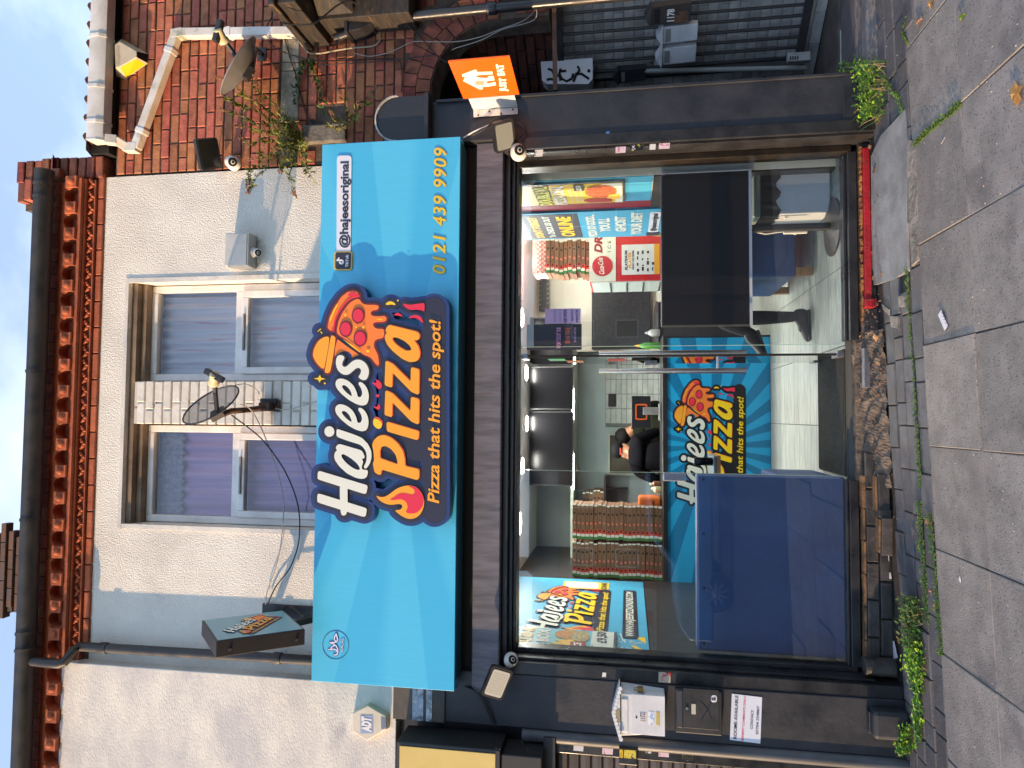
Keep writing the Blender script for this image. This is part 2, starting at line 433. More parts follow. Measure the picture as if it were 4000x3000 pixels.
m_paver = M('blue_engineering_paver', srgb(96,95,96), .75, c2=srgb(74,73,76), scale=8, bump=.003, bscale=70, rnd=.2, hue=.02, c3=srgb(104,94,84), s3=4, lo3=.55, hi3=.8)
m_soil = M('joint_soil', srgb(44,40,36), .98, c2=srgb(64,58,52), scale=30, bump=.004, bscale=120)
# speckled exposed aggregate for the slabs
def speckle(mat, sc, lo, dark, amt):
    nt = mat.node_tree; N = nt.nodes; L = nt.links; b = N['Principled BSDF']
    lk = [l for l in L if l.to_socket == b.inputs['Base Color']][0]; src = lk.from_socket
    tc = N.new('ShaderNodeTexCoord'); vo = N.new('ShaderNodeTexVoronoi'); vo.inputs['Scale'].default_value = sc
    vo.inputs['Randomness'].default_value = 1.0
    oi = N.new('ShaderNodeObjectInfo'); ad = N.new('ShaderNodeVectorMath'); L.new(tc.outputs['Object'], ad.inputs[0]); L.new(oi.outputs['Location'], ad.inputs[1])
    L.new(ad.outputs[0], vo.inputs['Vector'])
    wn_ = N.new('ShaderNodeTexWhiteNoise'); wn_.noise_dimensions = '3D'; L.new(vo.outputs['Position'], wn_.inputs['Vector'])
    gt = N.new('ShaderNodeMath'); gt.operation = 'GREATER_THAN'; gt.inputs[1].default_value = lo; L.new(wn_.outputs['Value'], gt.inputs[0])
    ds = N.new('ShaderNodeMapRange'); ds.inputs[1].default_value = .25; ds.inputs[2].default_value = .45; ds.inputs[3].default_value = 1; ds.inputs[4].default_value = 0
    L.new(vo.outputs['Distance'], ds.inputs[0])
    mu = N.new('ShaderNodeMath'); mu.operation = 'MULTIPLY'; L.new(gt.outputs[0], mu.inputs[0]); L.new(ds.outputs[0], mu.inputs[1])
    m2 = N.new('ShaderNodeMath'); m2.operation = 'MULTIPLY'; m2.inputs[1].default_value = amt; L.new(mu.outputs[0], m2.inputs[0])
    mx = N.new('ShaderNodeMix'); mx.data_type = 'RGBA'; mx.inputs[7].default_value = dark
    L.new(src, mx.inputs[6]); L.new(m2.outputs[0], mx.inputs[0]); L.remove(lk); L.new(mx.outputs[2], b.inputs['Base Color'])
speckle(m_slab, 75, .74, srgb(70,67,67), .65)
# ================================================================= ground
g = MB()
g.add([(-60,-60,gz(-6,-8)-.02),(60,-60,gz(6,-8)-.02),(60,60,gz(6)-.02),(-60,60,gz(-6)-.02)], [(0,1,2,3)])
# sloping earth bed below the paving, one sheet
bed = MB(); xs = [-60,-6,-2.5,0,2.5,6,60]; ys = [-60,-6,-3.2,-1.5,0,2,60]
for x in xs:
    for y in ys: bed.v.append((x, y, gz(max(-6,min(6,x)), max(-3.2,min(2,y)))-.018))
n_ = len(ys)
for i in range(len(xs)-1):
    for j in range(n_-1): bed.f.append((i*n_+j, (i+1)*n_+j, (i+1)*n_+j+1, i*n_+j+1))
ground = tag(bed.build('ground', m_soil, loc=(0,0,0)), 'dark earth bed showing in the joints of the pavement', kind='structure')
pave = bpy.data.objects.new('pavement', None); COL.objects.link(pave)
tag(pave, 'grey slab pavement with engineering brick edging along the shopfront', kind='structure')
def plate(w, d, h, cham=.006):
    b = MB(); a, c = w/2, d/2
    b.add([(-a,-c,-h),(a,-c,-h),(a,c,-h),(-a,c,-h),(-a,-c,-cham),(a,-c,-cham),(a,c,-cham),(-a,c,-cham),
           (-a+cham,-c+cham,0),(a-cham,-c+cham,0),(a-cham,c-cham,0),(-a+cham,c-cham,0)],
          [(0,1,5,4),(1,2,6,5),(2,3,7,6),(3,0,4,7),(4,5,9,8),(5,6,10,9),(6,7,11,10),(7,4,8,11),(8,9,10,11)])
    return b
TILT = (math.atan(.012), -math.atan(.035), 0)
slab_me = plate(.5385, .5535, .05, .004).mesh('slab'); slab_me.materials.append(m_slab)
for r, yc in enumerate((-.988, -1.54, -2.09, -2.64)):
    for k in range(-7, 8):
        x = -.14+.5425*k-.271+(.0 if r < 2 else .1)
        y = yc+random.uniform(-.003,.003)
        inst(slab_me, 'slab', pave, (x+random.uniform(-.002,.002), y, gz(x,y)+random.uniform(-.004,.003)),
             (TILT[0]+random.uniform(-.004,.004), TILT[1]+random.uniform(-.006,.006), random.uniform(-.006,.006)))
pav_me = [plate(.245, .122, .06, .005).mesh('paver'), plate(.125, .122, .06, .005).mesh('paver')]
for m_ in pav_me: m_.materials.append(m_paver)
rows = [(-.098,.122), (-.228,.128), (-.358,.128), (-.49,.132), (-.635,.136)]
conc = (1.0, 1.9)                                     # concrete patch by the door step covers the first rows on the right
for r, (yc, wd) in enumerate(rows):
    x = -3.2+(.13 if r % 2 else 0)
    while x < 4.2:
        k = 1 if random.random() < .1 else 0; ln = .252 if k == 0 else .132
        xc = x+ln/2; x += ln
        if 0.76 < xc < 1.62 and r < 4 and yc > -.53: continue
        if yc > -.2 and -1.7 < xc < 1.85 and yc > -.12: continue
        inst(pav_me[k], 'paver', pave, (xc, yc+random.uniform(-.003,.003), gz(xc,yc)+random.uniform(-.007,.003)),
             (TILT[0]+random.uniform(-.03,.03), TILT[1]+random.uniform(-.015,.015), random.uniform(-.012,.012)), (1, wd/.13, 1))
m_conc = M('worn_concrete', srgb(146,146,146), .85, c2=srgb(118,117,116), scale=6, bump=.002, bscale=60, c3=srgb(96,96,98), s3=2.5, lo3=.6, hi3=.8)
cp = MB(); P = [atg(u, v, .004) for u, v in ((2440,3428),(2530,3470),(2622,3538),(2035,3545),(1985,3558),(1640,3545),(1592,3402),(2390,3398))]
P = [atg(u, v, .006) for u, v in ((2388,3402),(2470,3440),(2572,3533),(2440,3545),(2150,3541),(1945,3545),(1908,3488),(1885,3405))]
cp.prism(P, (0,0,-.05)); cp.build('concrete_patch', m_conc, pave)
cp = MB(); P = [atg(u, v, .004) for u, v in ((2455,3546),(2445,3574),(2250,3582),(1985,3585),(1960,3560),(2150,3549))]
cp.prism(P, (0,0,-.05)); cp.build('mortar_patch', M('rough_mortar', srgb(150,142,130), .95, c2=srgb(112,104,96), scale=9, bump=.012, bscale=30), pave)
for qd in (((1812,3444),(1790,3450),(1768,3470),(1790,3474)),((1766,3474),(1722,3480),(1716,3510),(1764,3506)),((1842,3506),(1800,3512),(1806,3534),(1846,3530))):
    cp = MB(); cp.prism([atg(u, v, .007) for u, v in qd], (0,0,-.04)); cp.build('mortar_patch', MATS['rough_mortar'], pave)
# outer paver strip on the far right (bricks run on along the neighbouring step)
for r in range(6):
    for k in range(4):
        xc, yc = 2.26+.25*k+(.12 if r % 2 else 0), -.77-.13*r
        if xc < 2.02+.14*r+.1: continue
        inst(pav_me[0], 'paver', pave, (xc, yc, gz(xc,yc)+.007+random.uniform(-.003,.003)), (TILT[0], TILT[1], random.uniform(-.01,.01)))
# ================================================================= terrace with the shop: walls
terr = thing('terrace_building', 'white rendered terrace with terracotta arched cornice above the pizza shop', 'building', (-.4, .15, 0))
w = MB()                                              # stucco front, butted boxes round the window opening
OX0, OX1, OZ1, OZ0 = -.83, 1.005, 5.36, 3.35
w.box(-1.86, OX0, 0, .3, 2.5, 5.60); w.box(OX1, 1.83, 0, .3, 2.5, 5.60)
w.box(OX0, OX1, 0, .3, OZ1, 5.60); w.box(OX0, OX1, 0, .3, 2.5, OZ0)
w.build('stucco_wall', m_stucco, terr)
# ragged raised edge where the render stops against the brick
w = MB(); w.box(-4.2, -1.845, -.085, .25, 3.16, 5.752); w.build('smooth_wall', m_smooth, terr, bevel=.006)
w = MB(); w.box(-4.2, 1.98, .05, 5.0, 5.60, 5.95); w.box(-4.2, 1.9, 4.8, 5.0, 0, 5.6); w.build('wall_core', m_mortar, terr)
w = MB(); w.add([(-4.4,-.1,5.98),(2.0,-.1,5.98),(2.0,3.0,8.0),(-4.4,3.0,8.0)], [(0,1,2,3)]); w.add([(-4.4,3,8.0),(2.0,3,8.0),(2.0,6.1,5.98),(-4.4,6.1,5.98)], [(0,1,2,3)])
w.build('roof', M('roof_slate', srgb(70,72,78), .7, c2=srgb(52,54,58), scale=6, bump=.004, bscale=30), terr)
# lintel beam under the render
w = MB(); w.box(OX0+.002, OX1-.002, .035, .3, 5.315, 5.358); w.box(OX0+.004, OX1-.004, .085, .3, 5.272, 5.313)
w.build('lintel', M('bare_concrete_lintel', srgb(146,128,108), .9, c2=srgb(110,94,80), scale=6, bump=.003, bscale=50), terr)
# brick mesh (chamfered, open back)
def brick_mesh(l, h, d=.05, c=.004, name='brick', mat=None):
    a, b = l/2, h/2; m = MB()
    m.add([(-a,d,-b),(a,d,-b),(a,d,b),(-a,d,b),(-a,c,-b),(a,c,-b),(a,c,b),(-a,c,b),(-a+c,0,-b+c),(a-c,0,-b+c),(a-c,0,b-c),(-a+c,0,b-c)],
          [(0,1,5,4),(1,2,6,5),(2,3,7,6),(3,0,4,7),(4,5,9,8),(5,6,10,9),(6,7,11,10),(7,4,8,11),(8,9,10,11)])
    me = m.mesh(name)
    if mat: me.materials.append(mat)
    return me
# white painted brick pier between the two windows
PX0, PX1 = -.078, .247
w = MB(); w.box(PX0+.004, PX1-.004, .018, .28, OZ0, 5.3); w.build('pier_core', M('white_painted_joint', srgb(206,198,186), .8, c2=srgb(120,84,64), scale=14, lo=.6, hi=.68), terr)
wb = [brick_mesh(PX1-PX0-.115, .064, mat=m_wbrick, c=.006), brick_mesh(.1, .064, mat=m_wbrick, c=.006), brick_mesh(.155, .064, mat=m_wbrick, c=.006)]
z = 5.275; r = 0
while z > OZ0:
    L_ = PX1-PX0
    parts = [(.1, 1), (L_-.11, 0)] if r % 2 else [(.155, 2), (.155, 2)]
    x = PX0
    for ln, k in parts:
        inst(wb[k], 'brick', terr, (x+ln/2+.004, .004+random.uniform(0,.006), z-.034), (random.uniform(-.02,.02), 0, 0)); x += ln+.01
    z -= .074; r += 1
# ---------------------------------------------------------------- windows
m_glass_up = glass_mat('window_glass', (.95,.96,.97,1), 3.2)
def curtain(name, x0, x1, z0, z1, y, amp, wl, mat, parent, scallop=0):
    b = MB(); n = int((x1-x0)/.012); vs = []
    for i in range(n+1):
        x = x0+(x1-x0)*i/n; ph = x/wl*2*math.pi
        yy = y+amp*math.sin(ph+.6*math.sin(ph*.37))
        zb = z0+(abs(math.sin(math.pi*(x-x0)/scallop))*.035 if scallop else 0)
        vs += [(x, yy, zb), (x, yy+.004, z1)]
    b.add(vs, [(2*i, 2*i+2, 2*i+3, 2*i+1) for i in range(n)])
    return b.build(name, mat, parent, smooth=True)
m_cur_r = M('patterned_curtain', srgb(186,188,200), .9, c2=srgb(218,215,218), scale=4, stretch=(6,1,.3), c3=srgb(206,150,150), s3=5, lo3=.56, hi3=.68)
m_cur_p = M('purple_curtain', srgb(162,132,178), .9, c2=srgb(194,156,192), scale=3, stretch=(7,1,.25), lo=.4, hi=.6)
m_pelmet = M('lace_pelmet', srgb(150,148,158), .95, c2=srgb(112,110,126), scale=30)
room = MB(); room.box(-.9, 1.05, 2.2, 2.25, 3.0, 5.6); room.box(-.9, 1.05, .3, 2.2, 2.95, 3.0); room.box(-.9, 1.05, .3, 2.2, 5.5, 5.55); room.box(-.95,-.9,.3,2.2,3,5.5); room.box(1.05,1.1,.3,2.2,3,5.5)
room.build('upstairs_room', M('dim_room', srgb(90,88,96), .9), terr)
def window(x0, x1, cur):
    W = MB(); y0, y1 = .145, .215; z0, z1 = OZ0, 5.272; t = .052
    zm = 4.53
    W.box(x0, x0+t, y0, y1, z0, z1); W.box(x1-t, x1, y0, y1, z0, z1); W.box(x0+t, x1-t, y0, y1, z1-t, z1); W.box(x0+t, x1-t, y0, y1, zm-.03, zm+.03)
    win = W.build('window', m_upvc, terr, bevel=.006)
    S = MB(); a0, a1, b1 = x0+t+.001, x1-t-.001, zm-.031; s = .05   # proud opening sash below
    S.box(a0, a0+s, .128, .19, z0, b1); S.box(a1-s, a1, .128, .19, z0, b1); S.box(a0+s, a1-s, .128, .19, b1-s, b1)
    S.build('sash', m_upvc, win, bevel=.006)
    V = MB(); V.box((a0+a1)/2-.14, (a0+a1)/2+.14, .112, .128, b1-.03, b1-.014); V.build('trickle_vent', m_grey_pl, win, bevel=.003)
    G = MB(); G.box(x0+t, x1-t, .178, .184, zm+.03, z1-t); G.build('pane', m_glass_up, win)
    G = MB(); G.box(a0+s, a1-s, .155, .161, z0, b1-s); G.build('pane', m_glass_up, win)
    if cur == 'r': curtain('curtain', x0+.03, x1-.03, z0, z1-.03, .245, .016, .085, m_cur_r, win)
    else:
        curtain('curtain', x0+.03, x1-.03, z0, z1-.03, .26, .018, .11, m_cur_p, win)
        curtain('pelmet', x0+.03, x1-.03, z1-.27, z1-.03, .235, .006, .05, m_pelmet, win, scallop=.055)
    return win
window(.257, .998, 'r'); window(-.825, -.086, 'p')
w = MB(); w.box(OX0-.02, OX1+.02, -.06, .145, OZ0-.06, OZ0); w.build('window_sill', m_upvc, terr)
# plaster rim and stepped edges of the opening (warm lit reveal on the right)
w = MB(); w.box(OX1-.006, OX1+.03, -.008, .005, OZ0, OZ1+.02); w.box(OX0-.03, OX0+.004, -.007, .005, OZ0, OZ1+.02); w.box(OX0-.03, OX1+.03, -.009, .004, OZ1+.001, OZ1+.03)
w.build('opening_bead', m_smooth, terr)
# ---------------------------------------------------------------- cornice
w = MB(); w.box(-4.2, 1.83, .0, .05, 5.60, 5.98); w.build('cornice_backing', m_mortar, terr)
cb = brick_mesh(.19, .05, mat=m_terra); hb = brick_mesh(.096, .066, mat=m_brick)
x = -1.74
while x < 1.80:
    inst(cb, 'brick', terr, (x+.1, -.022, 5.618)); x += .2
x = -3.6
while x < 1.80:
    inst(hb, 'brick', terr, (x+.05, -.112+random.uniform(-.004,.004), 5.938), (random.uniform(-.03,.03), random.uniform(-.02,.02), random.uniform(-.03,.03))); x += .1035
w = MB(); w.box(-3.6, 1.82, -.10, 0, 5.905, 5.97); w.build('course_mortar', m_mortar, terr)
def arch_block():
    b = MB(); h = .0995; pts = [(-h,5.745),(-.055,5.745),(-.055,5.81)]
    for k in range(1, 8):
        a = math.pi-math.pi*k/8; pts.append((.055*math.cos(a), 5.81+.055*math.sin(a)))
    pts += [(.055,5.81),(.055,5.745),(h,5.745),(h,5.903),(-h,5.903)]
    b.prism([(p[0],-.10,p[1]-5.745) for p in pts], (0,.1,0)); me = b.mesh('arch_block'); me.materials.append(m_terra); return me
def boss():
    b = MB(); b.box(-.043,.043,-.028,0,-.005,.082); b.box(-.046,.046,-.012,0,.082,.104)
    b.lathe([(.031,0),(.031,.008),(.026,.006),(.023,.013),(.012,.019),(.001,.021)], (0,-.028,.042), (0,-1,0), 12)
    me = b.mesh('boss_block', smooth=False); me.materials.append(m_terra); return me
ab, bs = arch_block(), boss()
x = 1.667
while x > -3.7:
    inst(ab, 'arch_block', terr, (x, 0, 5.745)); inst(bs, 'boss_block', terr, (x+.1, -.101, 5.748)); x -= .2
w = MB(); w.box(-3.7, 1.82, -.02, 0, 5.72, 5.90); w.build('arch_soffit', m_terra, terr)
w = MB(); w.box(-1.84, 1.80, -.105, 0, 5.716, 5.742); w.box(-1.84, 1.80, -.075, 0, 5.703, 5.715); w.box(-1.84, 1.8, -.03, 0, 5.646, 5.702); w.box(-1.84, 1.8, -.045, 0, 5.645, 5.654)
w.build('moulding', m_terra, terr)
lf = MB()
for dx, dz, rx, rz, a in ((-.02,.0,.02,.013,.5),(.018,.004,.018,.012,-.5),(0,-.012,.012,.015,0),(-.034,.012,.013,.009,0),(.034,.012,.012,.009,0)):
    lf.ell((dx,-.01,dz), rx, .022, rz, 7, 4, Matrix.Rotation(a, 3, 'Y'))
lf_me = lf.mesh('leaf_ornament', smooth=True); lf_me.materials.append(m_terra)
x = 1.77
while x > -1.83: inst(lf_me, 'leaf_ornament', terr, (x, -.03, 5.677)); x -= .1
# kneeler / party wall bricks at the right end of the cornice
w = MB(); w.box(1.60, 1.955, .012, .35, 5.60, 6.31); w.box(1.86,1.99,.1,3.0,5.5,6.2); w.build('kneeler_core', m_mortar, terr)
b1 = brick_mesh(.165, .064, mat=m_brick_dk, d=.2, c=.006); b2 = brick_mesh(.11, .064, mat=m_brick_dk, d=.2, c=.006); b3 = brick_mesh(.15, .064, mat=m_brick, d=.2, c=.006)
z = 5.63; r = 0
while z < 6.33:
    off = 0 if z < 6.0 else -.03*min(3, r-4)*0
    if z < 6.02: inst(b1, 'brick', terr, (1.905, -.03-.006*r+random.uniform(-.008,.008), z), (0, random.uniform(-.02,.02), random.uniform(-.04,.04)))
    else:
        for k, xx in enumerate((1.895, 1.735)): inst(b1, 'brick', terr, (xx+random.uniform(-.01,.01), -.06+random.uniform(-.01,.01), z), (0, random.uniform(-.02,.02), 0))
        if z < 6.2: inst(b2, 'brick', terr, (1.60+random.uniform(-.01,.01), -.06, z))
    z += .074; r += 1
# chimney behind the gutter
ch = thing('chimney_stack', 'chimney head of dark bricks showing above the black gutter', 'chimney', (-1.9, 2.8, 5.9))
m_chim = M('grey_chimney_brick', srgb(92,82,80), .9, c2=srgb(120,84,64), scale=10, bump=.004, bscale=60, rnd=.2)
w = MB(); w.box(-2.28, -1.48, 2.5, 3.1, 6.8, 8.62); w.build('shaft', m_chim, ch)
cbm = brick_mesh(.21, .066, mat=m_chim, d=.1)
for r, (zz, ex) in enumerate(((8.62,.0),(8.695,.03),(8.77,.06),(8.845,.06),(8.92,.03))):
    x = -2.32-ex
    w = MB(); w.box(-2.28-ex, -1.48+ex, 2.48-ex, 3.1+ex, zz-.03, zz+.03); w.build('course_core', m_mortar, ch)
    x += (.1 if r % 2 else 0)
    while x < -1.5+ex: inst(cbm, 'brick', ch, (x+.105, 2.465-ex, zz+.005)); x += .22
# ---------------------------------------------------------------- gutters and pipes
def gutter(name, label, x0, x1, y, z, r, mat, joints, endcap=True, square=False):
    t = thing(name, label, 'gutter', ((x0+x1)/2, y, z-r))
    b = MB()
    if square:
        pf = [(-r,.9*r),(-r*1.0,-.35*r),(-.55*r,-r),(.8*r,-r),(.8*r,.9*r),(.7*r,.9*r),(.7*r,-.9*r),(-.5*r,-.9*r),(-.9*r,-.3*r),(-.9*r,.9*r)]
    else:
        pf = [(r*math.cos(a), r*math.sin(a)) for a in [math.pi+math.pi*k/10 for k in range(11)]]; pf = [(p[0], p[1]) for p in pf]
        pf = [(-r,.35*r)]+pf+[(r,.35*r)]+[(p[0]*.93, p[1]*.93) for p in reversed(pf)]
    b.prism([(x0, y+a, z+c) for a, c in pf], (x1-x0,0,0)); b.build('channel', mat, t, smooth=True)
    for jx in joints:
        k = MB(); q = [(a*1.09, c*1.07) for a, c in pf[:len(pf)//2]]+[(a*1.02, c*1.02) for a, c in reversed(pf[:len(pf)//2])]
        k.prism([(jx-.012, y+a, z+c) for a, c in q], (.024,0,0)); k.build('joint_clip', mat, t)
    if endcap:
        for xx in (x0, x1): k = MB(); k.prism([(xx-.004, y+a*1.03, z+c*1.03) for a, c in pf[:len(pf)//2]], (.008,0,0)); k.build('end_cap', mat, t)
    return t
gutter('gutter', 'long black half-round gutter along the top of the cornice', -4.2, 1.83, -.20, 5.955, .068, m_gut, (-2.75,-1.72,-1.60,-.78,.31,1.62,1.72))
gutter('gutter', 'white square gutter under the lower tiled roof of the brick house', 2.06, 3.5, -.13, 5.56, .062, m_white_pl, (2.2,2.47,2.86), True, True)
dp = thing('downpipe', 'black round downpipe with swan neck between rough and smooth white walls', 'downpipe', (-1.86,-.12,3.1))
b = MB(); b.tube([at(421,100,-.2), at(410,190,-.2), at(407,232,-.19), at(412,250,-.18), at(462,290,-.13), at(474,305,-.09), at(473,340,-.072), at(447,780,-.072), at(421,1218,-.072), at(410,1400,-.072)], .034, 12); b.build('pipe', m_gut, dp, smooth=True)
for uu, vv in ((468,420), (428,1100)):
    k = MB(); k.lathe([(.04,0),(.042,.01),(.042,.05),(.04,.06)], at(uu,vv,-.072), (0,0,1), 12); k.build('collar', m_gut, dp, smooth=True)
dp = thing('downpipe', 'white square downpipe running diagonally across the red brick wall', 'downpipe', (2.6,-.06,4.0))
b = MB(); hw = .033
p_ = [Vector((2.075,-.13,5.50)), Vector((2.075,-.10,5.44)), at(2423,500,-.05), at(2421,532,-.05), at(2862,690,-.05), at(2868,712,-.05), at(2873,1160,-.05)]
b.bar(p_[0], p_[1]+Vector((0,.005,-.01)), .068, .068, (0,1,0)); b.bar(p_[1], p_[2], .066, .066, (0,1,0)); b.bar(p_[2]-Vector((0,0,-.02)), p_[3]-Vector((0,0,.02)), .07, .07, (0,1,0))
b.bar(p_[3], p_[4], .062, .066, (0,1,0)); b.bar(p_[4]+Vector((0,0,.03)), p_[5]-Vector((0,0,.02)), .07, .07, (0,1,0)); b.bar(p_[5], p_[6], .064, .066, (0,1,0))
b.build('pipe', M('weathered_white_pipe', srgb(230,226,220), .5, c2=srgb(200,192,176), scale=4, c3=srgb(120,132,104), s3=5, lo3=.6, hi3=.72), dp, bevel=.005)
for f in (.15, .86):
    q = p_[3].lerp(p_[4], f); k = MB(); k.bar(q-(p_[4]-p_[3]).normalized()*.02, q+(p_[4]-p_[3]).normalized()*.02, .072, .074, (0,1,0)); k.build('collar', m_white_pl, dp, bevel=.004)
q = p_[5].lerp(p_[6], .44); k = MB(); k.bar(q-Vector((0,0,.004)), q+Vector((0,0,.03)), .073, .076, (0,1,0)); k.build('collar', m_white_pl, dp, bevel=.004)
# ================================================================= brick house on the right, with arched side entry
bh = thing('brick_house', 'red brick house wall with arched side entry on the right', 'building', (2.6,.3,0))
ACX, ACZ, AR = 2.33, 2.50, .50
arc = [(ACX+AR*math.cos(a), ACZ+AR*math.sin(a)) for a in [math.pi*k/24 for k in range(25)]]
w = MB()
outline = [(1.845,2.15),(1.845,5.52),(3.6,5.52),(3.6,2.15),(ACX+AR,2.15)]+arc+[(ACX-AR,2.15)]
w.prism([(a,.012,c) for a, c in outline], (0,.22,0)); w.build('mortar_face', m_mortar, bh)
st = brick_mesh(.214, .064, mat=m_brick, c=.005); hd = brick_mesh(.102, .064, mat=m_brick, c=.005); tq = brick_mesh(.158, .064, mat=m_brick, c=.005)
std = brick_mesh(.214, .064, mat=m_brick_dk, c=.005); hdd = brick_mesh(.102, .064, mat=m_brick_dk, c=.005)
z = 5.47; r = 0
while z > 2.16:
    if 4.0 < z < 4.155: z -= .0745; r += 1; continue
    x = 1.85; first = True
    while x < 3.35:
        head = (r % 2 == 1) if first else random.random() < (.12 if r % 4 else .4); first = False; ln = .102 if head else .214
        xc = x+ln/2; x += ln+.0105
        if xc-ln/2 < 1.845: continue
        if math.hypot(max(0, abs(xc-ACX)-ln*.5), z-ACZ) < AR+.225 and z > ACZ-.03: continue
        if z <= ACZ-.03 and abs(xc-ACX)-ln/2 < AR+.01: continue
        if (2.0 < xc < 2.13 or abs(xc-2.065) < ln/2+.06) and 3.63 < z < 3.98 : continue
        dk = z < 3.0+.9*(xc-2.0) - .15 and random.random() < .75  # mostly the darker brick below a slanting line
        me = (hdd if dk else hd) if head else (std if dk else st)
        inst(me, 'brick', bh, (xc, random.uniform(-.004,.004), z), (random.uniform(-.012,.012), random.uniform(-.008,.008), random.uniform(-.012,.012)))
    z -= .0745; r += 1
for ring in range(2):
    rb = AR+.006+.108*ring; hgt = .102; nb = 18 if ring == 0 else 21
    wd = math.pi*(rb)/nb-.009
    bm_ = MB(); w2 = wd*(rb+hgt)/rb*.985
    bm_.add([(-wd/2,0,0),(wd/2,0,0),(w2/2,0,hgt),(-w2/2,0,hgt),(-wd/2,.2,0),(wd/2,.2,0),(w2/2,.2,hgt),(-w2/2,.2,hgt)], [(0,1,2,3),(0,4,5,1),(1,5,6,2),(2,6,7,3),(3,7,4,0)])
    me = bm_.mesh('arch_brick'); me.materials.append(m_brick_dk)
    for k in range(nb):
        a = math.pi*(k+.5)/nb
        inst(me, 'arch_brick', bh, (ACX+rb*math.cos(a), random.uniform(-.004,.004), ACZ+rb*math.sin(a)), (0, math.pi/2-a, 0))
# pale stone band and corbel stone
w = MB(); w.box(2.18, 2.56, -.012, .1, 4.008, 4.15); w.build('stone_band', m_stone, bh, bevel=.01)
w = MB(); w.box(2.565, 3.0, -.01, .1, 4.01, 4.148); w.build('stone_band', m_stone, bh, bevel=.01)
w = MB(); w.box(2.0, 2.135, -.03, .1, 3.63, 3.975); w.build('corbel_stone', M('grey_corbel_stone', srgb(136,130,120), .92, c2=srgb(90,86,80), scale=8, bump=.006, bscale=50), bh, bevel=.012)
# eaves: fascia board, soffit, tiles peeping over the gutter
w = MB(); w.box(2.0, 3.6, -.06, .1, 5.53, 5.68); w.build('fascia_board', m_dark, bh)
w = MB(); w.add([(2.0,-.14,5.66),(3.6,-.14,5.66),(3.6,2.5,6.9),(2.0,2.5,6.9)], [(0,1,2,3)]); w.build('roof', M('clay_roof_tile', srgb(112,72,58), .85, c2=srgb(84,56,48), scale=6), bh)
tl = MB(); tl.tube([(0,0,0),(0,.4,.19)], .03, 8); tl_me = tl.mesh('ridge_roll', smooth=True); tl_me.materials.append(M('clay_roof_tile', srgb(112,72,58)))
for k in range(10): inst(tl_me, 'roof_tile', bh, (2.1+.145*k, -.15, 5.645))
# ================================================================= the logo as layered cut-outs (traced once, reused on sign, counter, wall panel)
def cl(cx, cy): return (3000-(1600+cy/3.4565), -(1180+cx/3.4565))      # left tracing sheet
def cr(cx, cy): return (3000-(1100+cy/3.0726), -(1180+cx/3.0726))      # right tracing sheet
def TL(s, r=9, f=cl): return rnd_poly([f(*p) for p in s], r)
def TR(s, r=9): return TL(s, r, cr)
def sh(pts, dx, dy): return [(a+dx, b+dy) for a, b in pts]
LG = {}
LG['H1'] = TL([(220,1140),(245,1130),(875,1325),(888,1345),(870,1440),(835,1443),(225,1250),(218,1230)])
LG['H2'] = TL([(225,840),(250,825),(885,1015),(898,1035),(880,1130),(850,1135),(230,940),(222,920)])
LG['H3'] = TL([(525,1000),(625,1030),(628,1300),(615,1400),(590,1428),(550,1425),(535,1390),(522,1150)])
LG['a'] = TL([(470,505),(495,468),(530,465),(820,550),(855,620),(855,658),(815,660),(842,700),(815,770),(825,810),(900,810),(900,870),(875,920),(820,935),(740,920),(620,860),(520,770),(455,680),(445,620),(460,570),(490,545),(468,525)])
LG['a_h'] = TL([(545,600),(580,600),(680,660),(760,730),(795,790),(790,810),(750,812),(680,775),(600,710),(545,640)])
LG['j'] = TL([(480,260),(520,270),(700,330),(820,380),(900,460),(945,550),(950,640),(930,720),(890,785),(860,795),(840,775),(880,700),(885,630),(875,560),(830,500),(790,470),(640,425),(490,370),(475,340)])
LG['dot'] = TL([(382+68*math.cos(a), 295+72*math.sin(a)) for a in [k*math.pi/8 for k in range(16)]])
LG['e1'] = TR([(410,1230),(420,1190),(450,1165),(500,1165),(570,1195),(630,1250),(665,1320),(680,1390),(720,1385),(735,1340),(720,1280),(688,1235),(690,1210),(720,1205),(765,1240),(800,1300),(813,1370),(805,1440),(780,1480),(730,1490),(660,1470),(570,1420),(480,1345),(425,1280)])
LG['e1_h'] = TR([(490,1260),(500,1243),(535,1248),(580,1290),(605,1345),(610,1375),(590,1370),(540,1330),(500,1285)])
LG['e2'] = sh(LG['e1'], -308/3.0726, 1); LG['e2_h'] = sh(LG['e1_h'], -308/3.0726, 1)
LG['s'] = TR([(440,890),(475,882),(510,893),(522,920),(505,950),(490,990),(500,1020),(530,1030),(565,1005),(610,960),(660,937),(715,940),(770,975),(805,1030),(815,1090),(800,1150),(775,1182),(735,1185),(695,1160),(688,1140),(710,1110),(722,1070),(705,1040),(670,1035),(630,1065),(590,1105),(540,1125),(485,1110),(435,1060),(415,990),(420,930)])
LG['P'] = TL([(965,720),(985,690),(975,560),(955,480),(980,410),(1040,355),(1120,340),(1210,375),(1300,450),(1370,550),(1395,660),(1400,760),(1580,800),(1590,830),(1585,930),(1560,950),(1080,805),(1075,870),(1060,883),(990,850)])
LG['P_h'] = TL([(1065,655),(1060,560),(1080,500),(1140,490),(1210,530),(1270,600),(1295,680),(1300,738)], 5)
LG['i'] = TL([(1150,180),(1165,165),(1570,285),(1588,300),(1580,395),(1560,412),(1175,300),(1155,285)])
LG['idot'] = TL([(975,115),(1040,130),(1090,180),(1085,240),(1050,265),(1000,245),(965,190)])
